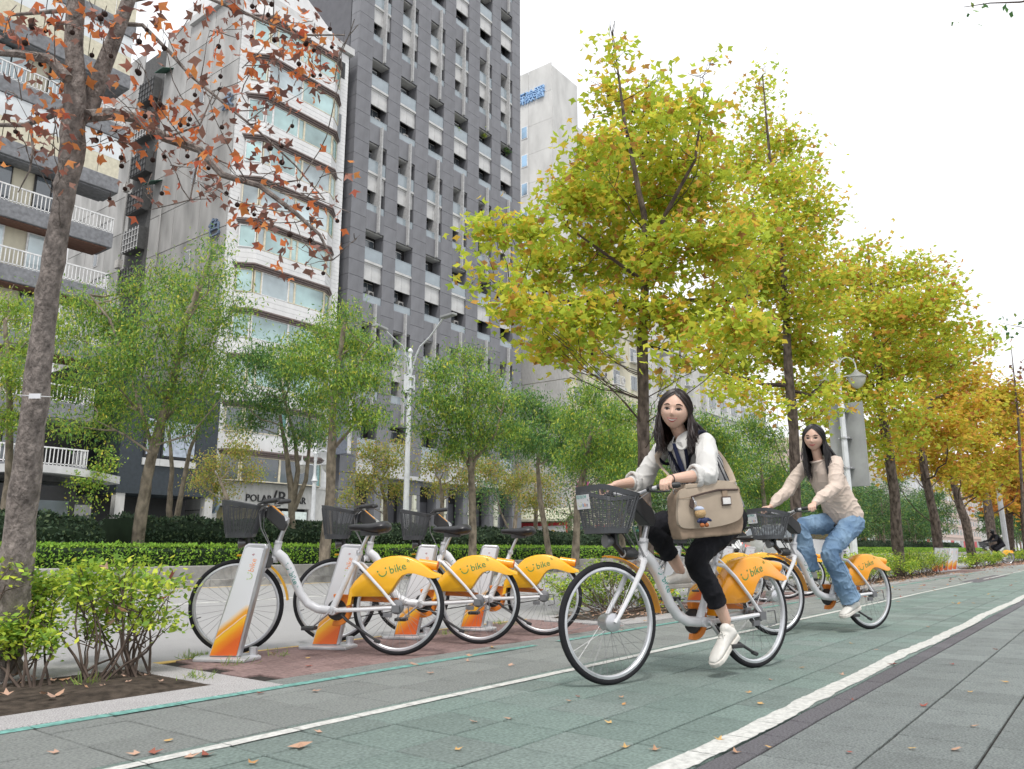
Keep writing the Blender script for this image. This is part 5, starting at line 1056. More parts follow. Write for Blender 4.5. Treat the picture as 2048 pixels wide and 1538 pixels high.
    k = len(prof); f.add(vs, [(i*k+j, i*k+(j+1) % k, (i+1)*k+(j+1) % k, (i+1)*k+j) for i in range(n) for j in range(k)]+[tuple(range(k)), tuple(range(n*k, n*k+k))[::-1]]); f.build('front_fender', mYO2 if tagnum else mYO, root, smooth=math.radians(50))
    f = MB(); f.tube([S(.905, 0, .785), S(.885, 0, .845), S(.852, 0, .925), S(.858, 0, .945)], [.019, .017, .016, .02], 10); f.tube([S(.852, .0, .935), S(.90, 0, .975), S(.965, 0, 1.02)], [.022, .02, .02], 8, flat=2.2, up=(-.6, 0, .8)); f.build('stem', mSil, root, smooth=True)
    f = MB(); f.prism([(.845, .905), (.865, .86), (.90, .868), (1.0, .955), (.995, 1.035), (.965, 1.045), (.87, .965)], lambda x, y, h: S(x, h, y), -.05, .05); cb_ = f.build('console', mBK, root, bevel=.008)
    f = MB(); f.prism([(.875, .975), (.965, 1.05), (1.005, 1.055), (.99, 1.035), (.97, 1.035), (.885, .965)], lambda x, y, h: S(x, h, y), -.04, .04); f.build('console_cap', mYO2, cb_, bevel=.004)
    f = MB()
    for sg in (1, -1): f.tube([S(.965, 0, 1.045), S(.972, .08*sg, 1.05), S(.985, .16*sg, 1.062), S(.985, .225*sg, 1.068), S(.905, .295*sg, 1.078)], .011, 8)
    hb = f.build('handlebar', mSil if not tagnum else mBW, root, smooth=True)
    for sg in (1, -1):
        f = MB(); f.tube([S(.985, .235*sg, 1.069), S(.98, .240*sg, 1.070), S(.892, .300*sg, 1.080), S(.878, .309*sg, 1.082)], [.014, .017, .018, .014], 10); f.build('grip', mBK, hb, smooth=True)
        f = MB(); f.tube([S(1.0, .19*sg, 1.065), S(1.03, .225*sg, 1.048), S(1.0, .268*sg, 1.04), S(.95, .305*sg, 1.045)], [.01, .008, .006, .005], 6, flat=.6); f.tube([S(.988, .165*sg, 1.062), S(.988, .2*sg, 1.067)], .02, 8); f.build('brake_lever', mBK, hb, smooth=True)
    if cables:
        f = MB()
        for q, (y0, y1) in enumerate(((.2, .02), (-.2, -.02), (.12, .03))): f.tube([S(.99, y0*.9, 1.05), S(1.04, y0*.6, 1.0), S(1.03, y0*.3, .88), S(.97, y1, .76), S(.93, y1*1.3, .68)], .0032, 5)
        f.build('cable', mCab, root, smooth=True)
    # basket
    def ring(z): 
        k = (z-.82)/.26; uf, ub, w = 1.27+.03*k, 1.085-.062*k, .118+.038*k; zt = z-.055*k*0
        pts = []; rc = .045
        for cx, cy, a0 in ((uf-rc, w-rc, 0), (ub+rc, w-rc, 90), (ub+rc, -w+rc, 180), (uf-rc, -w+rc, 270)):
            for q in range(4): aa = math.radians(a0+30*q); pts.append((cx+rc*math.cos(aa), cy+rc*math.sin(aa)))
        return [S(x, y, z-(1.3-x)*.17*k*(1 if x < 1.3 else 0)) for x, y in pts]
    def band(mb, z0, z1, th=.004):
        a, b_ = ring(z0), ring(z1); c_ = sum(a, Vc((0, 0, 0)))/len(a); n = len(a); vs = []
        for P_0 in (a, b_): vs += P_0
        for P_0 in (b_, a): vs += [p+(Vc((c_.x, c_.y, p.z))-p).normalized()*th for p in P_0]
        mb.add(vs, [(k*n+j, k*n+(j+1) % n, ((k+1) % 4)*n+(j+1) % n, ((k+1) % 4)*n+j) for k in range(4) for j in range(n)])
    b_ = MB(); band(b_, 1.055, 1.085, .011); bk = b_.build('basket', mGB, root, smooth=math.radians(50))
    b_ = MB()
    for i in range(21): band(b_, .853+i*.0098, .8568+i*.0098, .003)
    b_.build('basket_bars', mGB, bk)
    b_ = MB(); lo_, hi_ = ring(.845), ring(1.06)
    for i in range(len(lo_)): b_.tube([lo_[i], hi_[i]], .0035, 4)
    for (i, j) in ((15, 0), (3, 4), (7, 8), (11, 12)):
        for q in ((1, 2, 3) if (i, j) in ((3, 4), (11, 12)) else (1, 2, 3, 4)):
            k = q/(4 if (i, j) in ((3, 4), (11, 12)) else 5); b_.tube([lo_[i].lerp(lo_[j], k), hi_[i].lerp(hi_[j], k)], .0035, 4)
    b_.build('basket_ribs', mGB, bk)
    b_ = MB(); band(b_, .815, .85, .008); r0 = ring(.818); b_.add(r0, [tuple(range(len(r0)))[::-1]]); r0 = ring(.826); b_.add(r0, [tuple(range(len(r0)))]); b_.build('basket_tray', mGB, bk)
    b_ = MB(); b_.tube([S(1.13, 0, .82), S(1.12, 0, .76), S(1.06, 0, .70), S(.97, 0, .685)], [.02, .016, .014, .014], 6, flat=1.6); b_.tube([S(1.1, .05, .82), S(1.0, .02, .72)], .005, 5); b_.build('basket_bracket', mBK, root, smooth=True)
    b_ = MB(); hl = S(1.165, 0, .775); dx = (R_.to_3x3() @ Vc((1, 0, 0))); b_.tube([hl-dx*.03, hl, hl+dx*.02, hl+dx*.024], [.02, .036, .04, .036], 16); b_.build('horn_disc', mChr, root, smooth=True)
    b_ = MB(); hl = S(1.02, 0, .705); b_.tube([hl-dx*.05, hl-dx*.02, hl+dx*.035, hl+dx*.045], [.02, .038, .036, .03], 16, flat=1.35, up=(0, 0, 1)); hl_ = b_.build('headlight', mBK, root, smooth=True); b_ = MB(); b_.tube([hl+dx*.044, hl+dx*.047], .024, 14, flat=1.3, up=(0, 0, 1)); b_.build('lens', mLens, hl_)
    if tagnum:
        a = ring(1.02); pc = S(1.302, -.042, .995)
        rx = R_.to_3x3() @ Vc((0, -1, 0)) * -1; up_ = (R_.to_3x3() @ Vc((.13, 0, 1))).normalized(); nn = (R_.to_3x3() @ Vc((1, 0, -.13))).normalized()
        b_ = MB(); b_.obox(pc, rx*.062, nn*.002, up_*.041); pl = b_.build('number_plate', mBW, bk)
        TT = lambda x, y, h: pc+rx*x+up_*y+nn*(.003+h)
        t = MB(); t.text(tagnum, .028, lambda x, y, h: TT(x-.01, y+.028, h), m=0, depth=.0006); smile(t, lambda x, y, h: TT(x-.03, y-.012, h), .026, m=1)
        for q, (c_, xx) in enumerate(zip('bike', (.002, .013, .024, .040))): t.text(c_, .03, lambda x, y, h, xx=xx: TT(x+xx, y-.018, h), m=(2, 3, 3, 4)[q], depth=.0006)
        waves(t, lambda x, y, h: TT(x+.046, y+.004, h), .013, m=4)
        t.build('plate_print', [mGrn2, mPL, mPB, mPO, mPD], pl)
    return root
def place(o, x, y, deg, label=None, group=None, roll=0):
    o.location = (x, y, 0); o.rotation_euler = (math.radians(roll), 0, math.radians(deg))
    if label: o['label'] = label
    if group: o['group'] = group
    return o
GB = 'white and yellow share bikes locked in the docks'
b1 = place(make_bike('front left parked share bike with its white print facing the lane', math.radians(14), -41), 4.088, 4.135, 121.9, 'leftmost parked share bike, locked in the first dock', GB)
b2 = place(copy_tree(b1), 4.965, 4.12, 120.3, 'middle parked share bike, locked in the second dock', GB)
b3 = place(copy_tree(b1), 5.78, 4.06, 118.5, 'third parked share bike, its rear wheel just left of the first rider front wheel', GB)
rb1 = place(make_bike('share bike ridden by the woman with the beige bag', math.radians(-4), 232, tagnum='0218134', seat_up=0), 5.05, 1.926, 160.5)
rb2 = place(make_bike('share bike ridden by the woman in the pale sweater', math.radians(-8), 246, tagnum='0219924', seat_up=.06), 8.07, 1.96, 155)
GB2 = 'share bikes parked at the second dock station behind the riders'
for i, (x, lab) in enumerate(((10.35, 'parked share bike seen through the first rider rear wheel'), (11.25, 'parked share bike seen between the two riders'), (12.15, 'parked share bike behind the second rider front wheel'), (13.05, 'parked share bike whose rear fender shows at the second rider knee'))):
    place(copy_tree(b1), x, 4.1, 120, lab, GB2)
fb = place(copy_tree(b1), 45.4, 4.5, 128, 'distant share bike ridden by the cyclist in black', 'share bikes far down the lane'); fb2 = place(copy_tree(b1), 46.3, 4.55, 126, 'distant share bike standing just behind the one ridden by the cyclist in black', 'share bikes far down the lane')

# docks: leaning printed panel on a plate
def dock_mat():
    m = M('dock_panel_print', (.74, .75, .78), rough=.3, var=.01, coat=.4); t = m.node_tree; N = t.nodes; L = t.links; b = N['Principled BSDF']
    tc = N.new('ShaderNodeTexCoord'); sp = N.new('ShaderNodeSeparateXYZ'); L.new(tc.outputs['Object'], sp.inputs[0])
    def mth(op, a, b_=None, v=None):
        n = N.new('ShaderNodeMath'); n.operation = op; L.new(a, n.inputs[0])
        if b_ is not None: L.new(b_, n.inputs[1])
        if v is not None: n.inputs[1].default_value = v
        return n.outputs[0]
    # f = z - (.30 + slope of x bent) : swoosh rising to the right (towards -x)
    x = mth('MULTIPLY', sp.outputs['X'], v=-1.0); x2 = mth('ADD', x, v=.10); x3 = mth('MINIMUM', mth('MAXIMUM', x2, v=0.0), v=.215); lift = mth('MULTIPLY', x3, v=.8)
    f0 = mth('SUBTRACT', sp.outputs['Z'], lift); f = mth('MULTIPLY', mth('ADD', f0, v=.3), v=2.0)
    rp = N.new('ShaderNodeValToRGB'); cr = rp.color_ramp; st_ = [(0, (.60, .10, .02)), (.62, (.64, .12, .02)), (.73, (.76, .26, .02)), (.82, (.84, .48, .03)), (.855, (.82, .42, .06)), (.862, (.80, .76, .72)), (.875, (.80, .34, .03)), (.91, (.80, .36, .04)), (.95, (.80, .58, .34)), (1, (.70, .71, .74))]
    while len(cr.elements) < len(st_): cr.elements.new(.5)
    for e, (p, c) in zip(cr.elements, st_): e.position = p; e.color = (*c, 1)
    nz = N.new('ShaderNodeTexNoise'); nz.inputs['Scale'].default_value = 5; mp = N.new('ShaderNodeMapping'); mp.inputs['Scale'].default_value = (1, 1, 6); mp.inputs['Rotation'].default_value = (0, -.5, 0); L.new(tc.outputs['Object'], mp.inputs[0]); L.new(mp.outputs[0], nz.inputs[0])
    f2 = mth('ADD', f, mth('MULTIPLY', nz.outputs[0], v=.03)); L.new(f2, rp.inputs[0]); L.new(rp.outputs[0], b.inputs['Base Color']); return m
mDock = dock_mat()
def make_dock(label):
    t = thing('bike_dock', label, 'bike dock', group='bike docks at the front station')
    # local: x forward (towards the road, along the bike), panel plane faces +y (left, towards the camera)
    s = MB(); s.prism([(.19, .12), (.23, .0), (.17, -.17), (-.12, -.19), (-.21, -.05), (-.17, .15)], lambda x, y, h: Vc((x, y, h)), 0, .022); s.build('base_plate', M('dock_base_metal', (.6, .6, .62), rough=.4, metal=.3, stain=.2, ss=8) if 'dock_base_metal' not in bpy.data.materials else bpy.data.materials['dock_base_metal'], t, bevel=.006)
    P = [(.125, .022), (-.085, .022), (-.235, .735), (-.225, .765), (-.10, .77), (-.072, .755)]
    s = MB(); s.prism(P, lambda x, y, h: Vc((x, h, y)), -.035, .035); s.build('post', mSil, t, bevel=.012)
    P2 = [(.113, .03), (-.070, .03), (-.212, .733), (-.098, .742), (-.082, .73)]
    s = MB(); s.prism(P2, lambda x, y, h: Vc((x, h, y)), .034, .041); pn = s.build('panel', mDock, t, bevel=.003)
    tx = MB(); a = math.radians(-101.5)
    def TT(x, y, h): X = x*math.cos(a)-y*math.sin(a); Z = x*math.sin(a)+y*math.cos(a); return Vc((-.128+X, .0415+h, .60-Z))
    def TU(x, y, h): # reading upwards along the panel
        up = Vc((-.2, 0, .98)).normalized(); rt = Vc((-.98, 0, -.2)).normalized()*1; return Vc((-.125, .0415+h, .58))+up*x+rt*-y
    tx.text('bike', .055, lambda x, y, h: TU(x+.045, y-.008, h), m=2, depth=.0006); smile(tx, lambda x, y, h: TU(x-.03, y-.006, h), .034, m=1); waves(tx, lambda x, y, h: TU(x+.105, y, h), .018, m=3)
    tx.build('panel_print', [mGrn2, mPL, mPO, M('dark_red_print', (.4, .05, .08)) if 'dark_red_print' not in bpy.data.materials else bpy.data.materials['dark_red_print']], pn)
    s = MB(); s.box(-.21, -.14, .60, -.1, -.035, .70); s.box(-.2, -.2, .62, -.12, -.14, .67); s.build('lock_head', mBK, t, bevel=.01)
    s = MB(); s.lathe([(.03, 0), (.03, .05), (.02, .055)], (-.14, -.08, .022), n=10); s.lathe([(.03, 0), (.03, .05), (.02, .055)], (.1, -.1, .022), n=10); s.build('anchor_bolt', mSil, t)
    return t
dk = make_dock('first dock'); dx_ = [(3.24, 4.88, 'leftmost bike dock with an orange swoosh, in front of the first parked wheel'), (4.08, 4.86, 'second bike dock from the left'), (4.93, 4.86, 'third bike dock from the left'), (5.78, 4.86, 'fourth bike dock, its head between the second and third yellow wheel covers')]
for i, (x, y, lab) in enumerate(dx_):
    d = dk if i == 0 else copy_tree(dk); d.location = (x, y, 0); d.rotation_euler = (0, 0, math.radians(124)); d['label'] = lab
for i, x in enumerate((9.7, 10.6, 11.5, 12.4, 28.6, 29.5, 30.4, 31.3, 32.2)):
    d = copy_tree(dk); d.location = (x, 4.86, 0); d.rotation_euler = (0, 0, math.radians(124)); d['label'] = ('%s bike dock from the left of the station behind the riders' % ORD[i]) if i < 4 else ('white bike dock standing empty far behind the second rider, %s from the left' % ORD[i-4]); d['group'] = 'bike docks behind the riders' if i < 4 else 'empty docks far along the kerb'

# ------------------------------------------------------------------ street furniture and cars
mPole = M('white_pole_paint', (.66, .68, .70), rough=.4, var=.04, stain=.1, ss=3); mSignB = M('grey_sign_back', (.34, .35, .35), rough=.5, metal=.2, var=.08, vs=2, stain=.2, ss=3)
t = thing('street_lamp', 'tall white double armed street lamp rising from the dark hedge', 'street lamp', tuple(Vc((17.5, 17.5, .3))))
s = MB(); s.tube([(17.5, 17.5, .3), (17.5, 17.5, 6.9)], [.105, .058], 14); s.lathe([(.06, 6.9), (.09, 6.95), (.09, 7.0), (.03, 7.08)], (17.5, 17.5, 0), n=12); s.build('pole', mPole, t, smooth=True)
for sg, en in ((1, (888, 634)), (-1, (768, 658))):
    e = atD(en[0], en[1], 24.4+(0 if sg > 0 else -.4)); b0 = Vc((17.5, 17.5, 6.2)); c = Vc((17.5, 17.5, 6.75)); d = (e-b0); d.z = 0
    s = MB(); s.tube([b0+d*.05, b0+d*.12+Vc((0, 0, .35)), b0+d*.3+Vc((0, 0, .85)), b0+d*.6+Vc((0, 0, 1.1 if sg > 0 else .95)), e], .026, 8); s.tube([c, c+d*.15+Vc((0, 0, .02)), b0+d*.32+Vc((0, 0, .9))], .018, 6); ar = s.build('arm', mPole, t, smooth=True)
    dn = d.normalized(); s = MB(); s.obox(e+dn*.2, dn*.3, dn.cross(Vc((0, 0, 1)))*.1, Vc((0, 0, .04))); s.build('lamp_head', mSignB, ar, bevel=.02)
s = MB()
for z in (5.75, 6.1): s.lathe([(.13, z), (.13, z+.06)], (17.5, 17.5, 0), n=12)
for q in (-1, 1): s.box(17.5-.02+q*.13, 17.4, 5.6, 17.5+.02+q*.13, 17.6, 6.2)
s.build('bracket', mPole, t)
mGlobe = M('frosted_lamp_bowl', (.52, .52, .48), rough=.4, coat=.4)
def park_lamp(label, x, y, z, h, sc, kind='small'):
    t = thing('park_lamp', label, 'street lamp', (x, y, z)); s = MB()
    s.tube([(x, y, z), (x, y, z+h*.72)], [.085*sc, .06*sc], 8); s.build('pole', mPole, t, smooth=True)
    s = MB(); s.lathe([(.05*sc, z+h*.72), (.1*sc, z+h*.73), (.07*sc, z+h*.75), (.045*sc, z+h*.78), (.04*sc, z+h*.95), (.06*sc, z+h*.96), (.02*sc, z+h*.98), (.008*sc, z+h*1.03)], (x, y, 0), n=12); s.build('finial', mPole, t, smooth=True)
    for sg in (-1, 1):
        d = _R*sg; s = MB(); top = z+h*.93; pts = [Vc((x, y, top-.1*sc))+d*.04*sc]+[Vc((x, y, top))+d*(.2+.17*math.cos(a))*sc*1.1+Vc((0, 0, .22*sc*math.sin(a))) for a in [math.pi*(1-i/9) for i in range(10)]]; e = pts[-1]
        s.tube(pts, .016*sc, 6); s.tube([Vc((x, y, top-.25*sc)), Vc((x, y, top-.2*sc))+d*.25*sc], .01*sc, 5); s.tube([e, e-Vc((0, 0, .08*sc))], .02*sc, 6); ar = s.build('arm', mPole, t, smooth=True)
        c = e-Vc((0, 0, .1*sc)); s = MB(); s.lathe([(.03*sc, .03*sc), (.06*sc, -.02*sc), (.2*sc, -.12*sc), (.215*sc, -.15*sc), (.2*sc, -.16*sc)], tuple(c), n=20); sh = s.build('shade', mSignB, ar, smooth=True)
        s = MB(); s.lathe([(.195*sc, -.16*sc), (.17*sc, -.26*sc), (.1*sc, -.36*sc), (.03*sc, -.4*sc)], tuple(c), n=20); s.build('bowl', mGlobe, sh, smooth=True)
park_lamp('small white twin bowl lamp in front of the white building', 19.1, 24, -.03, 4.5, 1.25)
PLX = atY(1691, 910, 4.85).x
park_lamp('near twin bowl lamp pole carrying the back of a road sign', PLX, 4.85, 0, 5.35, 1.05)
t = thing('road_sign', 'plain grey back of a tall road sign strapped to the twin bowl lamp pole', 'road sign', (PLX+.2, 4.85, 2.1)); s = MB(); s.box(PLX+.2, 4.42, 2.15, PLX+.225, 5.22, 4.12); pn = s.build('panel', mSignB, t, bevel=.004)
s = MB(); s.box(PLX+.16, 4.85-.04, 2.2, PLX+.2, 4.85+.04, 4.05); s.build('rail', mSignB, t)
for z in (2.55, 3.25, 3.92): s = MB(); s.lathe([(.095, z), (.095, z+.04)], (PLX, 4.85, 0), n=12); s.box(PLX-.01, 4.72, z, PLX+.2, 4.98, z+.035); s.build('clamp', mSil, t)
t = thing('pole', 'pale blue grey pole rising behind the distant cyclist', 'pole', (50, 4.9, 0)); s = MB(); s.tube([(50, 4.9, 0), (49.3, 4.9, 4.4)], .13, 8); s.build('shaft', mPole, t, smooth=True)

def make_car(label, paint, loc, deg, taxi=False, lit=False):
    t = thing('parked_car', label, 'car'); L_ = 4.4
    prof = [(-2.2, .35), (-2.2, .75), (-2.05, .98), (-1.6, 1.02), (-1.15, 1.40), (-.3, 1.47), (.45, 1.40), (1.1, 1.0), (1.95, .85), (2.18, .65), (2.2, .35), (1.75, .22), (-1.8, .22)]
    s = MB(); n = len(prof); vs = []
    for y, k in ((-.85, 0), (-.8, 1), (.8, 1), (.85, 0)):
        for u, z in prof: vs.append((u*(1 if k else .985), (y if z < 1.0 else y*(1-.28*(z-.95)/.5)), z+(.0 if not k else .01)))
    s.add(vs, [(k*n+i, k*n+(i+1) % n, (k+1)*n+(i+1) % n, (k+1)*n+i) for k in range(3) for i in range(n)]+[tuple(range(n)), tuple(range(3*n, 4*n))[::-1]]); s.build('body', paint, t, smooth=math.radians(35))
    for sg in (1, -1):
        s = MB(); P = [(-1.45, 1.02), (-1.08, 1.33), (-.3, 1.39), (.38, 1.33), (.95, 1.02)]; s.add([(u, sg*(.852*(1-.28*(z-.95)/.5)+.006), z) for u, z in P], [tuple(range(5))]); s.build('side_window', mWinD, t)
        for u in (-1.4, 1.4):
            s = MB(); s.lathe([(.3, -.1), (.32, -.08), (.32, .08), (.3, .1)], (u, .76*sg, .32), axis='Y', n=20); w = s.build('wheel', mTy, t, smooth=True); s = MB(); s.lathe([(.19, .105*sg), (.17, .11*sg)], (u, .76*sg, .32), axis='Y', n=14); s.build('rim', mRim, w)
        s = MB(); s.box(-2.215, sg*.78-.05, .76, -2.19, sg*.78+.04, .92); s.build('tail_light', mRedL, t); s = MB(); s.box(2.12, sg*.68-.14, .62, 2.2, sg*.68+.14, .76); s.build('headlight', mLens, t)
    s = MB(); s.add([(-1.62, -.66, 1.05), (-1.62, .66, 1.05), (-1.2, .56, 1.385), (-1.2, -.56, 1.385)], [(0, 1, 2, 3)]); s.v = [(x-.02, y, z+.01) for x, y, z in s.v]; s.build('rear_window', mWinD, t)
    s = MB(); s.add([(1.1, -.68, 1.03), (1.1, .68, 1.03), (.5, .58, 1.39), (.5, -.58, 1.39)], [(3, 2, 1, 0)]); s.v = [(x+.02, y, z+.01) for x, y, z in s.v]; s.build('windscreen', mWinD, t)
    if taxi: s = MB(); s.box(-.15, -.3, 1.48, .1, .3, 1.62); s.build('roof_sign', mLit, t, bevel=.03)
    t.location = loc; t.rotation_euler = (0, 0, math.radians(deg)); return t
mRedL = M('red_tail_light', (.6, .03, .02), rough=.25); mRedL.node_tree.nodes['Principled BSDF'].inputs['Emission Color'].default_value = (1, .08, .03, 1); mRedL.node_tree.nodes['Principled BSDF'].inputs['Emission Strength'].default_value = 1.2
mLit = M('lit_roof_sign', (.8, .8, .8)); mLit.node_tree.nodes['Principled BSDF'].inputs['Emission Color'].default_value = (.9, .9, 1, 1); mLit.node_tree.nodes['Principled BSDF'].inputs['Emission Strength'].default_value = 1.0
mCarS = M('silver_car_paint', (.48, .48, .48), rough=.25, metal=.4, coat=.8, var=.01); mCarW = M('white_car_paint', (.75, .75, .76), rough=.25, coat=.8, var=.01)
make_car('silver car behind the second rider front leg', mCarS, (atY(1643, 1090, 7.4).x-2.2, 7.4, -.02), 0); make_car('white car behind the bikes between the two riders', mCarW, (atY(1592, 1090, 9).x-2.2, 9, -.02), 180)
pc_ = atY(1900, 1078, 24); make_car('white taxi with a lit roof sign beyond the hedge at far right', mCarW, (pc_.x, 24, -.02), 4, True)
pc_ = atY(1975, 1080, 24); make_car('white car beyond the hedge just left of the distant cyclist', mCarW, (pc_.x, 24, -.02), 6, True)
# chairs seen over the hedge by the dark annex
for i, (x, y) in enumerate(((205+40, 1040), (360, 1050))):
    p = atY(x, 1050, 33); t = thing('cafe_chair', ('pale curved chair back showing above the dark hedge, left of the leaning trunk', 'dark round chair back by the forked slim tree')[i], 'chair', (p.x, p.y, .12)); s = MB(); n = 10
    A = [math.pi*k/n for k in range(n+1)]; s.tube([(p.x+.3*math.cos(a), p.y, 1.0+.45*math.sin(a)) for a in A], .05, 6); s.build('backrest', mPanW if i == 0 else mBK, t, smooth=True); s = MB(); s.box(p.x-.3, p.y-.1, .55, p.x+.3, p.y+.45, .62); s.build('seat', mPanW if i == 0 else mBK, t)
    for q in ((-.25, -.05), (.25, -.05), (-.25, .4), (.25, .4)): s = MB(); s.tube([(p.x+q[0], p.y+q[1], .12), (p.x+q[0], p.y+q[1], .55)], .02, 5); s.build('leg', mSil, t)
# ------------------------------------------------------------------ people
mSkin = M('light_skin', (.60, .395, .305), rough=.5, var=.04, vs=5, spec=.4); mSkin.node_tree.nodes['Principled BSDF'].inputs['Subsurface Weight'].default_value = .12
mSkin.node_tree.nodes['Principled BSDF'].inputs['Subsurface Radius'].default_value = (.012, .005, .003); mSkin.node_tree.nodes['Principled BSDF'].inputs['Subsurface Scale'].default_value = 1
mLip = M('lip', (.50, .13, .13), rough=.4); mTeeth = M('teeth', (.78, .75, .70), rough=.3); mEyeW = M('eye_white', (.62, .58, .56), rough=.3); mIris = M('dark_iris', (.016, .009, .007), rough=.35)
mHair1 = M('dark_reddish_hair', (.018, .0075, .006), rough=.42, var=.35, vs=30, stretch=(3, 3, .6), spec=.6); mHair2 = M('black_hair', (.014, .011, .012), rough=.4, var=.3, vs=30, stretch=(3, 3, .6), spec=.6)
mBrow = M('brow', (.035, .02, .017), rough=.8)
mShirt = M('white_shirt_cotton', (.60, .59, .57), rough=.85, var=.03, bump=.08, bs=400); mNavy = M('navy_trim', (.012, .014, .03), rough=.8); mTie = M('navy_tie', (.015, .025, .085), rough=.6)
mVest = M('grey_striped_knit', (.3, .3, .31), rough=.95); stripes(mVest, (30, 34, -22), (.33, .33, .335), (.035, .036, .042), .42)
mPants = M('black_trousers', (.014, .014, .018), rough=.8, var=.3, vs=5, bump=.2, bs=200); mShoe = M('white_sneaker_leather', (.64, .62, .58), rough=.5, var=.04, stain=.12, ss=20); mSole = M('off_white_sole', (.66, .63, .58), rough=.6, stain=.2, ss=20)
mKnit = M('pale_beige_knit', (.60, .50, .43), rough=.95, var=.05, vs=12); stripes(mKnit, (0, 0, 110), None, None, bump=.2)
mJean = M('washed_blue_denim', (.23, .34, .47), rough=.85, var=.25, vs=6, bump=.4, bs=300, col2=(.085, .155, .27), stain=.2, ss=14); mJeanD = M('denim_seam', (.09, .15, .25), rough=.9)
mBag = M('beige_canvas', (.42, .345, .27), rough=.9, var=.05, vs=8, bump=.12, bs=500); mBagD = M('darker_beige_canvas', (.30, .225, .165), rough=.9, bump=.12, bs=500); mBrownZ = M('dark_brown_leather', (.06, .035, .028), rough=.5)
mJac = M('black_jacket', (.012, .012, .016), rough=.8)
def ringloft(mb, rings, n=20, m=0):
    """rings: (centre, side vector, depth vector)"""
    vs = []
    for c, a, b in rings:
        c, a, b = Vc(c), Vc(a), Vc(b)
        for j in range(n): t = 2*math.pi*j/n; vs.append(c+a*math.cos(t)+b*math.sin(t))
    k = len(rings); mb.add(vs, [(i*n+j, i*n+(j+1) % n, (i+1)*n+(j+1) % n, (i+1)*n+j) for i in range(k-1) for j in range(n)]+[tuple(range(n-1, -1, -1)), tuple(range((k-1)*n, k*n))], m)
def cap(mb, p0, p1, r0, r1, n=14, flat=1.0, up=None):
    p0, p1 = Vc(p0), Vc(p1); d = (p1-p0).normalized(); pts = []; rs = []
    for a in (90, 60, 30, 0): pts.append(p0-d*r0*math.sin(math.radians(a))*.98); rs.append(max(.0015, r0*math.cos(math.radians(a))))
    for a in (0, 30, 60, 90): pts.append(p1+d*r1*math.sin(math.radians(a))*.98); rs.append(max(.0015, r1*math.cos(math.radians(a))))
    mb.tube(pts, rs, n, flat=flat, up=up)
def chain(mb, pts, rs, n=14, flat=1.0, up=None):
    for i in range(len(pts)-1): cap(mb, pts[i], pts[i+1], rs[i], rs[i+1], n, flat, up)
def spl(pts, rs, sub=4):
    P = [Vc(p) for p in pts]; out, ro = [], []
    for i in range(len(P)-1):
        a, b, c, d = P[max(i-1, 0)], P[i], P[i+1], P[min(i+2, len(P)-1)]
        for q in range(sub):
            t = q/sub; out.append(.5*((2*b)+(c-a)*t+(2*a-5*b+4*c-d)*t*t+(3*b-a-3*c+d)*t*t*t)); ro.append(rs[i]+(rs[i+1]-rs[i])*t)
    return out+[P[-1]], ro+[rs[-1]]
def fuse(mb, name, mats, parent, voxel=.008, smooth=4, disp=None, sub=0):
    """melt overlapping closed shapes into ONE continuous surface"""
    me = mb.mesh(name+'_src', mats if isinstance(mats, list) else [mats]); o = bpy.data.objects.new(name, me); COL.objects.link(o)
    bm = bmesh.new(); bm.from_mesh(me); bmesh.ops.recalc_face_normals(bm, faces=bm.faces); bm.to_mesh(me); bm.free()
    r = o.modifiers.new('r', 'REMESH'); r.mode = 'VOXEL'; r.voxel_size = voxel; r.use_smooth_shade = True
    if smooth: s_ = o.modifiers.new('s', 'SMOOTH'); s_.iterations = smooth; s_.factor = .5
    dg = bpy.context.evaluated_depsgraph_get(); ne = bpy.data.meshes.new_from_object(o.evaluated_get(dg)); o.modifiers.clear(); o.data = ne; bpy.data.meshes.remove(me); ne.name = name
    if disp:
        co = np.zeros(len(ne.vertices)*3); no = np.zeros(len(ne.vertices)*3); ne.vertices.foreach_get('co', co); ne.vertex_normals.foreach_get('vector', no); co = co.reshape(-1, 3); no = no.reshape(-1, 3)
        d = np.array([disp(Vc(c)) for c in co]); co = co+no*d[:, None]; ne.vertices.foreach_set('co', co.reshape(-1)); ne.update()
    ne.polygons.foreach_set('use_smooth', [True]*len(ne.polygons)); o.parent = parent; OFF[o.name] = Vc((0, 0, 0)); return o
def folds(amp, f=9.0, axis=(1, 1, .45), seed=0, base=.25):
    ax = Vc(axis)
    def d(p):
        q = Vc((p.x*ax.x, p.y*ax.y, p.z*ax.z))*f+Vc((seed, seed*.7, 0)); q += Vc((noise.noise(q*.8), noise.noise(q*.8+Vc((3, 1, 4))), 0))*.9; v = noise.noise(q); w = noise.noise(q*2.1+Vc((5, 2, 1)))
        return amp*(math.exp(-abs(v)*9)*1.1-.35)+amp*.55*math.exp(-abs(w)*8)-amp*.2+amp*base*noise.noise(q*.5)
    return d
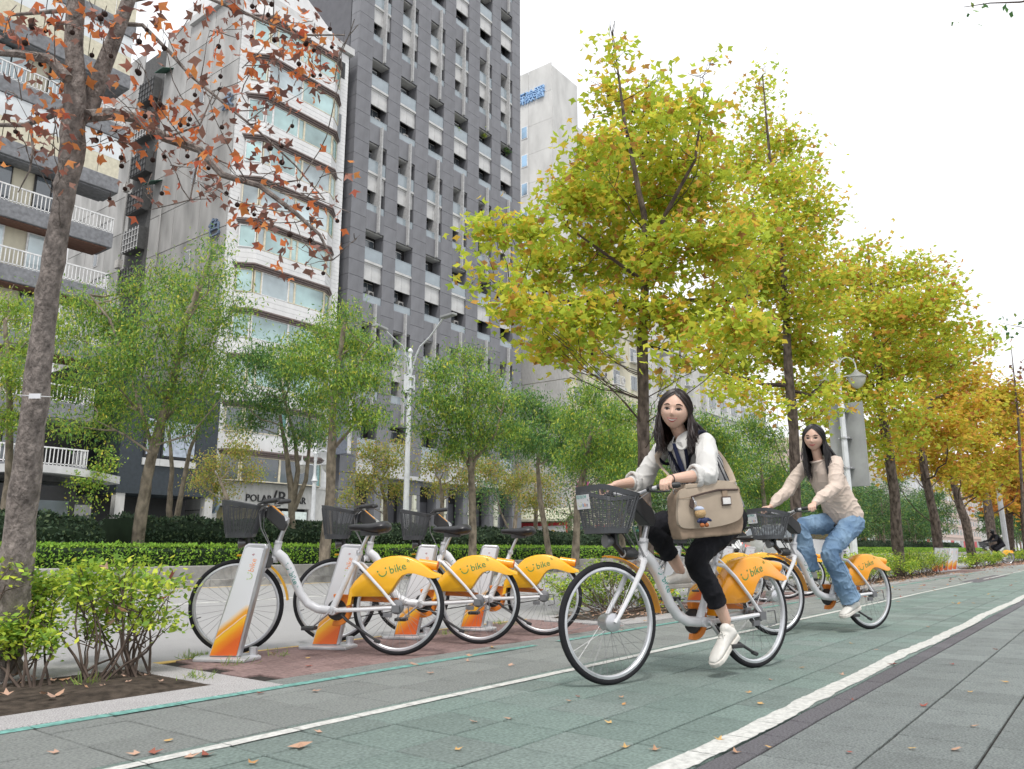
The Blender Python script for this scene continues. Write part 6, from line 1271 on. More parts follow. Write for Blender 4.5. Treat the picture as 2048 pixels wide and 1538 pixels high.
def head_point(u, v, W=.0845, Dp=.093, Hh=.116):
    """u azimuth (0 = face forward +Y'), v polar from the top; returns local head coords x right(her left = +x), y forward, z up"""
    x = math.sin(v)*math.sin(u); y = math.sin(v)*math.cos(u); z = math.cos(v)
    g_ = lambda a, b, sx, sz: math.exp(-((x-a)/sx)**2-((z-b)/sz)**2)
    X = x*W; Y = y*Dp; Z = z*Hh
    if z < .0: k = min(1, -z); X *= 1-.36*k**1.9; 
    if z < -.2 and y < .35: Z *= 1-.28*min(1, (-.2-z)/.6)*min(1, (.35-y)); Y *= 1-.25*min(1, (-.2-z)/.6)*min(1, (.35-y))
    if y > 0:
        fr = y**1.5
        Y -= .010*fr*(1-min(1, abs(x)/.6))*0
        Y += fr*(-.004*g_(0, .02, .25, .16)+.0175*g_(0, -.29, .13, .10)+.011*g_(0, -.17, .085, .17)+.006*g_(0, -.55, .28, .10)+.0045*g_(0, -.61, .22, .04)+.010*g_(0, -.86, .30, .13)
                  -.0105*g_(.40, -.02, .20, .10)-.0105*g_(-.40, -.02, .20, .10)+.005*g_(.46, -.30, .22, .16)+.005*g_(-.46, -.30, .22, .16)+.004*g_(.36, .16, .28, .07)+.004*g_(-.36, .16, .28, .07)-.003*g_(0, -.475, .08, .05)
                  +.003*g_(.11, -.335, .06, .05)+.003*g_(-.11, -.335, .06, .05))
        Y += .004*fr*(1-z*z)
    return Vc((X, Y, Z))
def make_head(mb, T):
    nu, nv = 96, 72; vs = []
    for i in range(1, nv):
        v = math.pi*i/nv
        for j in range(nu): vs.append(T(head_point(2*math.pi*j/nu, v)))
    vs += [T(head_point(0, 0)), T(head_point(0, math.pi))]; k = (nv-1)*nu
    fs = [(i*nu+j, (i+1)*nu+j, (i+1)*nu+(j+1) % nu, i*nu+(j+1) % nu) for i in range(nv-2) for j in range(nu)]+[(k, j, (j+1) % nu) for j in range(nu)]+[(k+1, (nv-2)*nu+(j+1) % nu, (nv-2)*nu+j) for j in range(nu)]
    mb.add(vs, fs)
def onface(x, z, lift=0.0):
    """point on the face above normalised (x, z)"""
    v = math.acos(max(-1, min(1, z))); s_ = math.sin(v); u = math.asin(max(-1, min(1, x/s_))); p = head_point(u, v); return Vc((p.x, p.y+lift, p.z))
def face_parts(T, parent, smile_=1.0, teeth=True):
    for sx in (-1, 1):
        e = MB(); n = 14; ring = [onface(sx*.395+.195*math.cos(a), -.035+(.047 if math.sin(a) > 0 else .030)*math.sin(a)+.018*math.cos(a)*sx, .0012) for a in [2*math.pi*i/n for i in range(n)]]
        e.add([T(p) for p in ring], [tuple(range(n))]); ey = e.build('eye', mEyeW, parent)
        e = MB(); n = 12; ring = [onface(sx*.39+.115*math.cos(a), -.034+.056*math.sin(a), .0022) for a in [2*math.pi*i/n for i in range(n)]]; e.add([T(p) for p in ring], [tuple(range(n))]); e.build('iris', mIris, ey)
        e = MB(); e.tube([T(onface(sx*.395+.215*t, -.034+.054*(1-t*t)+.018*t*sx, .0022)) for t in (-1, -.6, -.2, .2, .6, 1)], [.0012, .0028, .0034, .0034, .0028, .0012], 5); e.build('eyelash', mBrow, ey)
        e = MB(); e.tube([T(onface(sx*(.22+.42*t), .16+.055*math.sin(math.pi*(t*.8+.1))-.015*t, .0012)) for t in (0, .25, .5, .75, 1)], [.0028, .0042, .0042, .0034, .0012], 6); e.build('eyebrow', mBrow, parent)
        e = MB(); c = onface(sx*.093, -.375, .001); e.ell(T(c), .0017, 8, 5); e.build('nostril', M('nostril_shade', (.28, .13, .10)) if 'nostril_shade' not in bpy.data.materials else bpy.data.materials['nostril_shade'], parent)
        # ear
        e = MB(); b0 = Vc((sx*.081, -.008, -.008)); e.ell(T(b0), (.008, .018, .030), 12, 8, rot=T.rot); fuse(e, 'ear', mSkin, parent, .003, 2)
    xs = [-1+i*.2 for i in range(11)]; cz = -.545
    up = [(x*.40, cz+.016+(.055*smile_)*(x*x)+.026*(1-abs(x))-(.012 if abs(x) < .1 else 0)) for x in xs]; um = [(x*.385, cz-.006+(.055*smile_)*(x*x)) for x in xs]
    lm = [(x*.385, cz-(.062 if teeth else .010)*(1-x*x)-.006+(.055*smile_)*(x*x)) for x in xs]; lo = [(x*.35, cz-(.125 if teeth else .072)*(1-x*x)**.6-.004+(.055*smile_)*(x*x)) for x in xs]
    e = MB(); n = len(xs); vs = [T(onface(x, z, .0012)) for x, z in up]+[T(onface(x, z, .0042)) for x, z in [((a[0]+b[0])/2, (a[1]+b[1])/2) for a, b in zip(up, um)]]+[T(onface(x, z, .0018)) for x, z in um]
    e.add(vs, [(k*n+i, k*n+i+1, (k+1)*n+i+1, (k+1)*n+i) for k in range(2) for i in range(n-1)]); lp = e.build('lips', mLip, parent, smooth=True)
    e = MB(); vs = [T(onface(x, z, .0018)) for x, z in lm]+[T(onface(x, z, .0050)) for x, z in [((a[0]+b[0])/2, (a[1]+b[1])/2) for a, b in zip(lo, lm)]]+[T(onface(x, z, .0010)) for x, z in lo]
    e.add(vs, [(k*n+i, k*n+i+1, (k+1)*n+i+1, (k+1)*n+i) for k in range(2) for i in range(n-1)]); e.build('lower_lip', mLip, lp, smooth=True)
    e = MB(); vs = [T(onface(x*.99, z, .0014)) for x, z in um]+[T(onface(x*.99, z, .0012)) for x, z in lm]; e.add(vs, [(i, i+1, n+i+1, n+i) for i in range(n-1)]); e.build('teeth' if teeth else 'mouth_line', mTeeth if teeth else mIris, lp)
class HT:
    """head coordinates (x = her left, y = forward, z = up) to bike coordinates"""
    def __init__(s, c, face, roll=0, nod=0, k=1.0):
        f = Vc(face).normalized(); z0 = Vc((0, 0, 1)); x = f.cross(z0)*-1; x.normalize(); z = x.cross(f)*1
        if z.z < 0: z = -z
        r = Matrix.Rotation(roll, 3, f); x = r @ x; z = r @ z; s.c = Vc(c); s.x, s.y, s.z, s.k = x, f, z, k
        s.rot = Matrix((( x.x, f.x, z.x), (x.y, f.y, z.y), (x.z, f.z, z.z)))
    def __call__(s, p): return s.c+(s.x*p[0]+s.y*p[1]+s.z*p[2])*s.k
def hair(T, parent, mt, length_l, length_r, wave=.02, down=Vc((0, 0, -1)), n=150, front_open=.92, name='hair', back=.3, spread=1.0, partx=.0, seed=3, lean=Vc((0, 0, 0))):
    rg = random.Random(seed); h = MB()
    # scalp layer, open at the face
    nu, nv = 64, 40; vs = []; keep = []
    for i in range(0, nv+1):
        v = math.radians(2)+math.radians(128)*i/nv
        for j in range(nu):
            u = 2*math.pi*j/nu; p = head_point(u, v); q = Vc((p.x*1.115, p.y*1.085-.002, p.z*1.085+.002)); q.y = min(q.y, .093); vs.append(T(q)); uu = abs(((u+math.pi) % (2*math.pi))-math.pi); az = math.degrees(uu); pv = math.degrees(v)
            lim = 45 if az < 20 else 45+(az-20)*.5 if az < 52 else 61+(az-52)*1.9
            keep.append(pv < lim or az > 84)
    b0 = len(h.v); fs = []
    for i in range(nv):
        for j in range(nu):
            q = (i*nu+j, (i+1)*nu+j, (i+1)*nu+(j+1) % nu, i*nu+(j+1) % nu)
            if all(keep[t] for t in q): fs.append(q)
    h.add(vs, fs)
    for i in range(n):
        sd = 1 if i % 2 else -1; t = rg.random(); L_ = length_l if sd > 0 else length_r
        az = math.radians(74+106*t**.85); lay = rg.uniform(1.03, 1.125); pts = []
        root_v = math.radians(rg.uniform(3, 14)+ (22 if t < .25 else 0)); root_u = math.radians(rg.uniform(0, 25)) if t < .3 else az
        for k in range(7):
            a = k/6; v = root_v+(math.radians(97)-root_v)*a; u = (root_u*(1-a)+az*a) if t < .3 else az
            p = head_point(u*sd, v, W=.0875); pts.append(Vc((p.x*lay*(1+.03*math.sin(a*3)), p.y*lay*1.0-.001, p.z*(1.07+.05*(lay-1.06)/.1)+.002)))
        P = [T(p) for p in pts]; last = P[-1]; outd = (T(Vc((pts[-1].x, pts[-1].y, 0)))-T.c); outd.z = 0
        if outd.length > 1e-4: outd.normalize()
        ln = L_*rg.uniform(.66, 1.06)*(1 if t > .12 else .86); ph_ = rg.uniform(0, 6.28); ks = 9
        jx = Vc((rg.gauss(0, 1), rg.gauss(0, 1), 0))*.012*spread
        for k in range(1, ks+1):
            a = k/ks; q = last+down*ln*a+outd*(.010*math.sin(a*math.pi*.8)*spread)+jx*a+lean*a*a+(Vc((-.13, .035, .02))*(a**1.3) if sd > 0 and t > .38 else Vc((0, 0, 0)))+Vc((math.cos(ph_+a*7), math.sin(ph_+a*7), 0))*wave*a; P.append(q)
        r0 = rg.uniform(.0028, .0052); rs = [r0*.6]+[r0]*(len(P)-5)+[r0*.85, r0*.6, r0*.35, .0006]
        h.tube(P, rs, 5, flat=.5)
    for i in range(170):                                   # locks swept from the parting over the temples
        sd = 1 if i % 2 else -1; rv = math.radians(rg.uniform(30, 47)); ru_ = math.radians(rg.uniform(1, 9)); ea = math.radians(rg.uniform(72, 86)); lay = rg.uniform(1.05, 1.12); pts = []
        for k in range(9):
            a = k/8; p = head_point((ru_+(ea-ru_)*a**.75)*sd, rv+(math.radians(104)-rv)*a, W=.0855); pts.append(Vc((p.x*lay, p.y*(1.0+.035*math.sin(a*3.1))+.001, p.z*(1.06-.03*a)+.002)))
        P = [T(p) for p in pts]; last = P[-1]; L_ = (length_l if sd > 0 else length_r)*rg.uniform(.75, 1.0); jx = Vc((rg.gauss(0, 1), rg.gauss(0, 1), 0))*.008; ph_ = rg.uniform(0, 6)
        for k in range(1, 8): a = k/7; P.append(last+down*L_*a+jx*a+Vc((math.cos(ph_+a*7), math.sin(ph_+a*7), 0))*wave*a)
        r0 = rg.uniform(.0026, .0042); h.tube(P, [r0*.5]+[r0]*(len(P)-4)+[r0*.7, r0*.4, .0005], 5, flat=.5)
    o = h.build(name, mt, parent, smooth=math.radians(80)); return o
def hand(mb, wrist, knuckle, axis, thumbside, curl=1.0, s=1.0):
    """palm from wrist to knuckles, fingers curling round a bar running along axis"""
    w, k, ax = Vc(wrist), Vc(knuckle), Vc(axis).normalized(); fw = (k-w).normalized(); dn = ax.cross(fw)
    if dn.z > 0: dn = -dn
    for q in (-1.35, -.45, .45, 1.35): cap(mb, w+ax*q*.010*s, k+ax*q*.0165*s, .013*s, .0115*s)
    L_ = (.062, .070, .066, .052)
    for i, q in enumerate((1.5, .5, -.5, -1.5)):
        q *= thumbside; b0 = k+ax*q*.0182*s; p1 = b0+(fw*.022+dn*.020)*s*(L_[i]/.066); p2 = p1+(fw*.000+dn*.030)*s*(L_[i]/.066); p3 = p2+(-fw*.022+dn*.010)*s*(L_[i]/.066)
        chain(mb, [b0, p1, p2, p3], [.0088*s, .0078*s, .0072*s, .0062*s], 10)
    t0 = w+fw*.02*s+ax*thumbside*.022*s+dn*.006; t1 = t0+(fw*.024+ax*thumbside*.016+dn*.022)*s; t2 = t1+(fw*.016-ax*thumbside*.002+dn*.024)*s; chain(mb, [t0, t1, t2], [.0125*s, .0105*s, .008*s], 10)
def shoe(parent, heel, toe, up, mt=mShoe, ms=mSole, ln=.275, wd=.098, laces=True, name='shoe'):
    heel, toe, up = Vc(heel), Vc(toe), Vc(up); f = (toe-heel).normalized(); up = (up-f*up.dot(f)).normalized(); s = up.cross(f); c = heel
    out = [(0, 0), (.0, .26), (.06, .36), (.3, .36), (.5, .40), (.68, .5), (.82, .52), (.93, .42), (1.0, .18), (1.0, -.14), (.94, -.36), (.82, -.46), (.65, -.44), (.45, -.34), (.25, -.32), (.06, -.32), (0, -.24)]
    sl_ = MB(); P = [(a*ln, b*wd) for a, b in out]
    sl_.prism(P, lambda x, y, h: c+f*x+s*y+up*h, -.002, .026); so_ = sl_.build('sole', ms, parent, bevel=.006)
    u_ = MB(); rings = []
    for a, w, h, z in ((.02, .28, .030, .050), (.08, .34, .042, .060), (.2, .36, .046, .066), (.32, .36, .044, .062), (.45, .39, .036, .052), (.6, .44, .028, .044), (.75, .46, .023, .038), (.88, .38, .017, .032), (.96, .22, .010, .027)):
        rings.append((c+f*a*ln+up*z+s*wd*.02, s*w*wd*1.02, up*h))
    ringloft(u_, rings, 18); cap(u_, c+f*.045+up*.06, c+f*.05+up*.098, .039, .036); o = fuse(u_, name, mt, parent, .0045, 3, disp=folds(.0012, 40)); so_.parent = o
    if laces:
        l_ = MB()
        for k in range(5): a = .36+.065*k; z = .105-.011*k-.004*k; l_.tube([c+f*a*ln+up*(z-.012)+s*wd*.26, c+f*(a*ln+.004)+up*(z+.002), c+f*(a+.03)*ln+up*(z-.014)-s*wd*.26], .0032, 5)
        l_.tube([c+f*.33*ln+up*.104, c+f*.36*ln+up*.118+s*.02, c+f*.42*ln+up*.10+s*.03], .003, 5); l_.build('laces', mt, o)
        t_ = MB(); t_.tube([c+f*.012+up*.035+s*0, c+f*.004+up*.09], .014, 8, flat=1.8); t_.build('heel_tab', ms, o)
    return o

# ---- first rider: striped vest, white shirt, black trousers, beige bag
P1x, P1y, P1a = 5.05, 1.926, math.radians(160.5)
def camlocal(px, py, a): v = Vc((-px, -py, CAMH)); return Matrix.Rotation(-a, 3, 'Z') @ v
r1 = thing('person', 'woman in a grey striped vest and white shirt riding the nearest share bike', 'person')
Hc = Vc((.668, .062, 1.568)); cl = camlocal(P1x, P1y, P1a); fdir = (cl-Hc); fdir.z = -.10; fdir = Matrix.Rotation(math.radians(-9), 3, 'Z') @ fdir
T1 = HT(Hc, fdir, roll=math.radians(-8), k=1.06)
shL, shR = Vc((.525, .165, 1.37)), Vc((.575, -.165, 1.35)); elL, elR = Vc((.665, .265, 1.155)), Vc((.675, -.26, 1.155)); wrL, wrR = Vc((.912, .238, 1.120)), Vc((.912, -.238, 1.120))
kL, kR = Vc((.61, .125, .665)), Vc((.73, -.115, .865)); hL, hR = Vc((.26, .095, .935)), Vc((.26, -.095, .935)); aL, aR = Vc((.395, .13, .315)), Vc((.50, -.125, .60))
b = MB(); make_head(b, T1); nk = Vc((.575, .02, 1.41)); cap(b, nk-Vc((.03, 0, .05)), T1(Vc((0, -.016, -.06))), .048, .043); ringloft(b, [((.25, 0, .88), (0, .14, 0), (.10, 0, .02)), ((.27, 0, 1.0), (0, .125, 0), (.085, 0, -.02)), ((.34, 0, 1.12), (0, .115, 0), (.08, 0, -.03)), ((.44, 0, 1.27), (.0, .135, 0), (.09, 0, -.03)), ((.52, 0, 1.36), (.0, .14, 0), (.06, 0, -.03)), ((.555, .01, 1.40), (0, .06, 0), (.045, 0, 0))], 20)
for s_, e_, w_ in ((shL, elL, wrL), (shR, elR, wrR)): chain(b, [s_, e_], [.044, .036]); P_s, R_s = spl([e_, e_.lerp(w_, .4), w_], [.037, .036, .0235]); chain(b, P_s, R_s)
for h_, k_, a_ in ((hL, kL, aL), (hR, kR, aR)): chain(b, [h_, k_], [.085, .055]); P_s, R_s = spl([k_, k_.lerp(a_, .35)+Vc((-.015, 0, 0)), a_], [.052, .05, .032]); chain(b, P_s, R_s)
gax = Vc((-.085, .060, .010)); hand(b, wrL, Vc((.978, .275, 1.106)), gax, -1, s=1.0); hand(b, wrR, Vc((.978, -.275, 1.106)), Vc((-.085, -.060, .010)), -1, s=1.0)
body = fuse(b, 'body', mSkin, r1, .0036, 1)
face_parts(T1, body, 1.25, True)
hr = hair(T1, body, mHair1, .235, .255, wave=.014, n=620, seed=5, down=(T1.z*-.25+Vc((-.05, 0, -1))).normalized(), spread=1.2)
# back length sweeping over the shoulder behind
# shirt: torso, sleeves rolled at the elbow
s = MB(); ringloft(s, [((.27, 0, 1.02), (0, .15, 0), (.115, 0, 0)), ((.34, 0, 1.12), (0, .148, 0), (.115, 0, -.03)), ((.43, 0, 1.25), (.0, .16, 0), (.118, 0, -.04)), ((.51, 0, 1.345), (0, .165, 0), (.085, 0, -.04)), ((.555, .01, 1.39), (0, .085, 0), (.06, 0, -.02)), ((.575, .015, 1.415), (0, .06, 0), (.05, 0, -.02))], 24)
def hemend(s, a, e, ra, re):
    d = (e-a).normalized(); u = d.cross(Vc((0, 1, 0))).normalized(); v = u.cross(d); ringloft(s, [(a, u*ra, v*ra), (a.lerp(e, .5), u*(ra+re)/2, v*(ra+re)/2), (e, u*re, v*re), (e+d*.004, u*re*1.03, v*re*1.03), (e+d*.018, u*re*1.03, v*re*1.03), (e+d*.018, u*re*.8, v*re*.8)], 20)
def sleeve(sh, el, wr, ru, end, out=.0):
    mid = sh.lerp(el, .55)+Vc((0, out, -.012)); e2 = el.lerp(wr, end); P_, R_ = spl([sh, mid, el+Vc((-.012, out*.5, -.01)), e2], [.062, ru*.9, ru*.86, .052]); chain(s, P_, R_, 16)
sleeve(shL, elL, wrL, .069, .22, .02); sleeve(shR, elR, wrR, .068, .28, -.02)
fuse(s, 'shirt', mShirt, r1, .007, 4, disp=folds(.010, 7, (1, 1, .7), 2))
for el, wr, e in ((elL, wrL, .27), (elR, wrR, .33)):
    d = (wr-el).normalized(); c = el.lerp(wr, e); s = MB(); u = d.cross(Vc((0, 0, 1))).normalized(); v = u.cross(d)
    for q in range(3): s.tube([c+d*(q*.013-.02)+(u*math.cos(t)+v*math.sin(t)*1.12)*(.054+.004*math.sin(3*t+q)) for t in [2*math.pi*i/22 for i in range(22)]], .0105, 8, closed=True)
    fuse(s, 'rolled_cuff', mShirt, r1, .005, 3, disp=folds(.003, 22, (1, 1, 1), 4))
# vest, open V with navy edges
s = MB(); ringloft(s, [((.235, 0, .985), (0, .160, 0), (.135, 0, 0)), ((.27, 0, 1.04), (0, .163, 0), (.135, 0, -.01)), ((.345, 0, 1.13), (0, .176, 0), (.148, 0, -.035)), ((.435, 0, 1.255), (.0, .184, 0), (.146, 0, -.045)), ((.50, 0, 1.335), (0, .165, 0), (.108, 0, -.045)), ((.535, .005, 1.378), (0, .115, 0), (.07, 0, -.03))], 26)
ve = fuse(s, 'vest', mVest, r1, .007, 3, disp=folds(.004, 7, (1, 1, .5), 8))
def surf(px_, py_, out=0):  # a point on the front of the chest: py_ lateral, px_ height
    z = px_; k = (z-1.0)/.4; ux = .27+.28*k**.95+.005; dpt = .160-.055*max(0, k-.55)*2; return Vc((ux+dpt*math.sqrt(max(.05, 1-(py_/.19)**2))*.985+out, py_, z-.03))
cx_ = .045
V0 = [(1.355, .06), (1.31, .052), (1.25, .036), (1.19, .018), (1.155, .0)]
for sg in (1, -1):
    s = MB(); P = [surf(z, cx_+sg*y+.0, .012) for z, y in V0]; s.tube(P, .013, 8, flat=.5, up=(1, 0, .2)); s.build('vest_edge', mNavy, ve, smooth=True)
    a, c = (shL, elL) if sg > 0 else (shR, elR); d = (c-a).normalized(); u = Vc((1, 0, 0)); u = (u-d*u.dot(d)).normalized(); v = d.cross(u); s = MB(); ctr = a+Vc((-.005, -sg*.022, .0)); 
    s.tube([ctr+Vc((math.cos(t)*.074, sg*.012*math.sin(t)-sg*.02*(math.sin(t) > 0)*math.sin(t), math.sin(t)*.080-.010)) for t in [2*math.pi*i/26 for i in range(26)]], .011, 8, closed=True, flat=.7); s.build('armhole_trim', mNavy, ve, smooth=True)
s = MB(); P = [surf(z, cx_, .0045) for z in (1.40, 1.34, 1.26, 1.18)]; W_ = [.052, .05, .03, .01]
s.add([p+Vc((0, -w, 0)) for p, w in zip(P, W_)]+[p+Vc((.006, 0, 0)) for p in P]+[p+Vc((0, w, 0)) for p, w in zip(P, W_)], [(k*4+i, k*4+i+1, (k+1)*4+i+1, (k+1)*4+i) for k in range(2) for i in range(3)]); s.build('shirt_front', mShirt, r1, smooth=True)
s = MB(); P = [surf(z, cx_-.004, .015) for z in (1.395, 1.375, 1.33, 1.26, 1.19)]; W_ = [.012, .017, .017, .021, .008]; s.add([p+Vc((0, -w, 0)) for p, w in zip(P, W_)]+[p+Vc((.006, 0, 0)) for p in P]+[p+Vc((0, w, 0)) for p, w in zip(P, W_)], [(k*5+i, k*5+i+1, (k+1)*5+i+1, (k+1)*5+i) for k in range(2) for i in range(4)]); s.build('tie', mTie, r1, smooth=True)
for sg in (1, -1):   # round collar flaps
    s = MB(); n = 9; out = [surf(1.425, cx_+sg*.012, .0), surf(1.372, cx_+sg*.014, .024), surf(1.352, cx_+sg*.034, .026), surf(1.358, cx_+sg*.062, .02), surf(1.39, cx_+sg*.08, .0), Vc((.575, cx_+sg*.075, 1.435)), Vc((.60, cx_+sg*.055, 1.45)), Vc((.632, cx_+sg*.03, 1.428))]
    for _ in range(2): out = [q for i in range(len(out)) for q in (out[i].lerp(out[(i+1) % len(out)], .25), out[i].lerp(out[(i+1) % len(out)], .75))]
    c = sum(out, Vc((0, 0, 0)))/len(out)+Vc((.008, 0, .002)); k = len(out); s.add(out+[c]+[p-Vc((.006, 0, .004)) for p in out], [(i, (i+1) % k, k) for i in range(k)]+[(i, k+1+i, k+1+(i+1) % k, (i+1) % k) for i in range(k)]); s.build('collar', mShirt, r1, smooth=True)
# trousers
s = MB(); ringloft(s, [((.21, 0, .845), (0, .10, 0), (.10, 0, 0)), ((.22, 0, .90), (0, .155, 0), (.135, 0, 0)), ((.25, 0, .98), (0, .152, 0), (.125, 0, 0)), ((.275, 0, 1.04), (0, .135, 0), (.11, 0, 0))], 22)
for h_, k_, a_, hem in ((hL, kL, aL, .70), (hR, kR, aR, .62)):
    e = k_.lerp(a_, hem); P_, R_ = spl([h_+Vc((0, 0, -.02)), h_.lerp(k_, .55), k_, k_.lerp(a_, .35), e], [.102, .082, .068, .062, .056]); chain(s, P_[:-2], R_[:-2], 18); hemend(s, P_[-3], e, R_[-3], .057)
fuse(s, 'trousers', mPants, r1, .007, 4, disp=folds(.0065, 8, (1, 1, .9), 12))
shoe(r1, Vc((.315, .14, .215)), Vc((.485, .145, .095)), Vc((.55, .0, .8))); shoe(r1, Vc((.415, -.135, .495)), Vc((.655, -.14, .492)), Vc((0, 0, 1)))
s = MB(); d = (wrL-elL).normalized(); c = wrL-d*.012; u = d.cross(Vc((0, 0, 1))).normalized(); v = u.cross(d); s.tube([c+(u*math.cos(t)+v*math.sin(t)*.92)*.0285 for t in [2*math.pi*i/20 for i in range(20)]], .0026, 5, closed=True); s.build('wrist_band', mBK, r1)
place(r1, P1x, P1y, 160.5)
# messenger bag at her left hip
bg = thing('messenger_bag', 'beige canvas messenger bag with a dark zip hanging at the first rider hip', 'bag')
bc = Vc((.655, .285, .975)); bx = Vc((-.95, .16, .06)).normalized(); by = Vc((.04, 0, 1)).normalized(); by = (by-bx*by.dot(bx)).normalized(); bz = bx.cross(by)*-1   # bx: image right, bz: towards the camera
if bz.y < 0: bz = -bz
def BT(x, y, h): return bc+bx*x*1.10+by*y*1.04+bz*h
s = MB(); s.prism([(-.185, -.175), (.205, -.165), (.225, -.10), (.225, .09), (.19, .125), (-.16, .105), (-.20, .06), (-.205, -.10)], BT, -.10, -.005); fuse(s, 'pouch', mBagD, bg, .007, 6, disp=folds(.003, 10, (1, 1, 1), 3))
out = [(-.195, .075), (-.215, -.07), (-.20, -.105), (-.16, -.118), (.0, -.122), (.15, -.098), (.20, -.07), (.215, -.02), (.195, .06), (.175, .128), (.05, .142), (-.06, .128), (-.13, .105), (-.17, .098)]
s = MB(); 
for _ in range(2): out = [p for i in range(len(out)) for p in ((out[i][0]*.75+out[(i+1)%len(out)][0]*.25, out[i][1]*.75+out[(i+1)%len(out)][1]*.25), (out[i][0]*.25+out[(i+1)%len(out)][0]*.75, out[i][1]*.25+out[(i+1)%len(out)][1]*.75))]
s = MB(); n = len(out); vs = [BT(x, y, .008+.006*math.sin(x*14)+.010*(1-(y+.0)**2*40)) for x, y in out]+[BT(0, .01, .026)]+[BT(x, y, -.006) for x, y in out]
s.add(vs, [(i, (i+1) % n, n) for i in range(n)]+[(i, n+1+i, n+1+(i+1) % n, (i+1) % n) for i in range(n)]); fl = s.build('flap', mBag, bg, smooth=math.radians(50))
s = MB(); s.prism([(-.14, .125), (.18, .135), (.185, .115), (-.15, .095)], BT, -.10, .012); s.build('top_panel', mBag, bg, bevel=.008)
s = MB(); s.tube([BT(-.125, .052, .027), BT(-.06, .066, .029), (BT(.05, .085, .029)), BT(.185, .083, .022)], .0058, 6); s.build('zip', mBrownZ, fl)
s = MB(); s.tube([BT(-.2, .045, .017), BT(-.125, .053, .026)], .0015, 4); s.tube([BT(-.13, .05, .027), BT(-.132, -.05, .03)], .0012, 4); o_ = s.build('seam', mBagD, fl); o_['kind'] = 'stuff'
s = MB(); s.obox(BT(.092, .06, .026), bx*.018, by*.022, bz*.003); s.build('buckle_tab', mBagD, fl); s = MB(); s.obox(BT(.095, .022, .031), bx*.034, by*.026, bz*.002); bk_ = s.build('metal_buckle', mBrownZ, fl, bevel=.002); s = MB(); s.obox(BT(.095, .022, .034), bx*.028, by*.019, bz*.0022); s.build('buckle_plate', M('polished_plate', (.7, .68, .66), rough=.2, metal=.6), bk_, bevel=.002)
for q, (x, y) in enumerate(((.205, .115), (-.185, .085))): s = MB(); c = BT(x, y, -.03); s.tube([c+(bx*math.cos(t)+by*math.sin(t))*.014 for t in [2*math.pi*i/14 for i in range(14)]], .0028, 5, closed=True); s.build('strap_ring', mSil, bg)
s = MB(); P_, _r = spl([BT(.20, .125, -.03), Vc((.385, .20, 1.215)), Vc((.425, .13, 1.335)), Vc((.50, -.03, 1.425)), Vc((.655, -.13, 1.30)), Vc((.70, .06, 1.13)), BT(-.18, .09, -.04)], [.01]*7); s.tube(P_, .019, 6, flat=.14, up=(0, 1, 0)); s.build('strap', mBag, bg, smooth=True)
place(bg, P1x, P1y, 160.5)
# plush keyring on the zip
pk = thing('plush_keyring', 'small plush doll with a navy top hanging from the bag zip', 'keyring')
s = MB(); s.ell(BT(-.095, -.038, .052), (.034, .030, .030), 18, 12); fuse(s, 'plush_head', M('tan_plush', (.62, .42, .22), rough=1, bump=1, bs=300), pk, .004, 2)
s = MB(); s.ell(BT(-.098, -.015, .050), (.030, .027, .016), 16, 8); s.build('plush_cap', M('pale_blue_felt', (.45, .5, .62), rough=1), pk, smooth=True)
s = MB(); s.ell(BT(-.082, -.078, .05), (.030, .024, .022), 16, 10); cap(s, BT(-.105, -.07, .06), BT(-.12, -.082, .062), .009, .008); cap(s, BT(-.058, -.07, .06), BT(-.040, -.08, .06), .009, .008); fuse(s, 'plush_top', mTie, pk, .004, 2)
for x in (-.094, -.066): s = MB(); s.ell(BT(x, -.102, .058), (.015, .014, .013), 12, 8); s.build('plush_foot', M('rust_plush', (.42, .15, .06), rough=1) if x < -.09 else bpy.data.materials['rust_plush'], pk, smooth=True)
s = MB(); s.tube([BT(-.12, .05, .032), BT(-.116, .03, .04), BT(-.112, .01, .045), BT(-.10, -.01, .05)], .0028, 5); s.tube([BT(-.114, .022, .044)+(bx*math.cos(t)+by*math.sin(t))*.007 for t in [2*math.pi*i/12 for i in range(12)]], .0018, 5, closed=True); s.build('clip', mSil, pk)
s = MB(); s.prism([(-.135, .045), (-.12, .035), (-.118, .0), (-.132, -.012), (-.148, .004), (-.142, .03)], BT, .034, .040); s.build('leather_tag', mBrownZ, pk); s = MB(); s.obox(BT(-.045, -.098, .034), bx*.014, by*.009, bz*.001); s.build('cloth_label', mShirt, pk)
place(pk, P1x, P1y, 160.5)

# ---- second rider: pale knit sweater, blue jeans
P2x, P2y, P2a = 8.07, 1.96, math.radians(155)
r2 = thing('person', 'woman in a pale knit sweater and blue jeans riding behind', 'person')
Hc = Vc((.60, .048, 1.745)); cl = camlocal(P2x, P2y, P2a); fdir = (cl-Hc).normalized(); fdir.z = -.06; fdir = Matrix.Rotation(math.radians(-13), 3, 'Z') @ fdir
T2 = HT(Hc, fdir, roll=math.radians(-3), k=1.04)
shL, shR = Vc((.475, .165, 1.515)), Vc((.535, -.165, 1.485)); elL, elR = Vc((.60, .235, 1.285)), Vc((.69, -.24, 1.285)); wrL, wrR = Vc((.895, .245, 1.120)), Vc((.915, -.232, 1.120))
kL, kR = Vc((.60, .125, .70)), Vc((.675, -.12, .93)); hL, hR = Vc((.235, .095, .985)), Vc((.235, -.095, .985)); aL, aR = Vc((.40, .13, .29)), Vc((.605, -.125, .545))
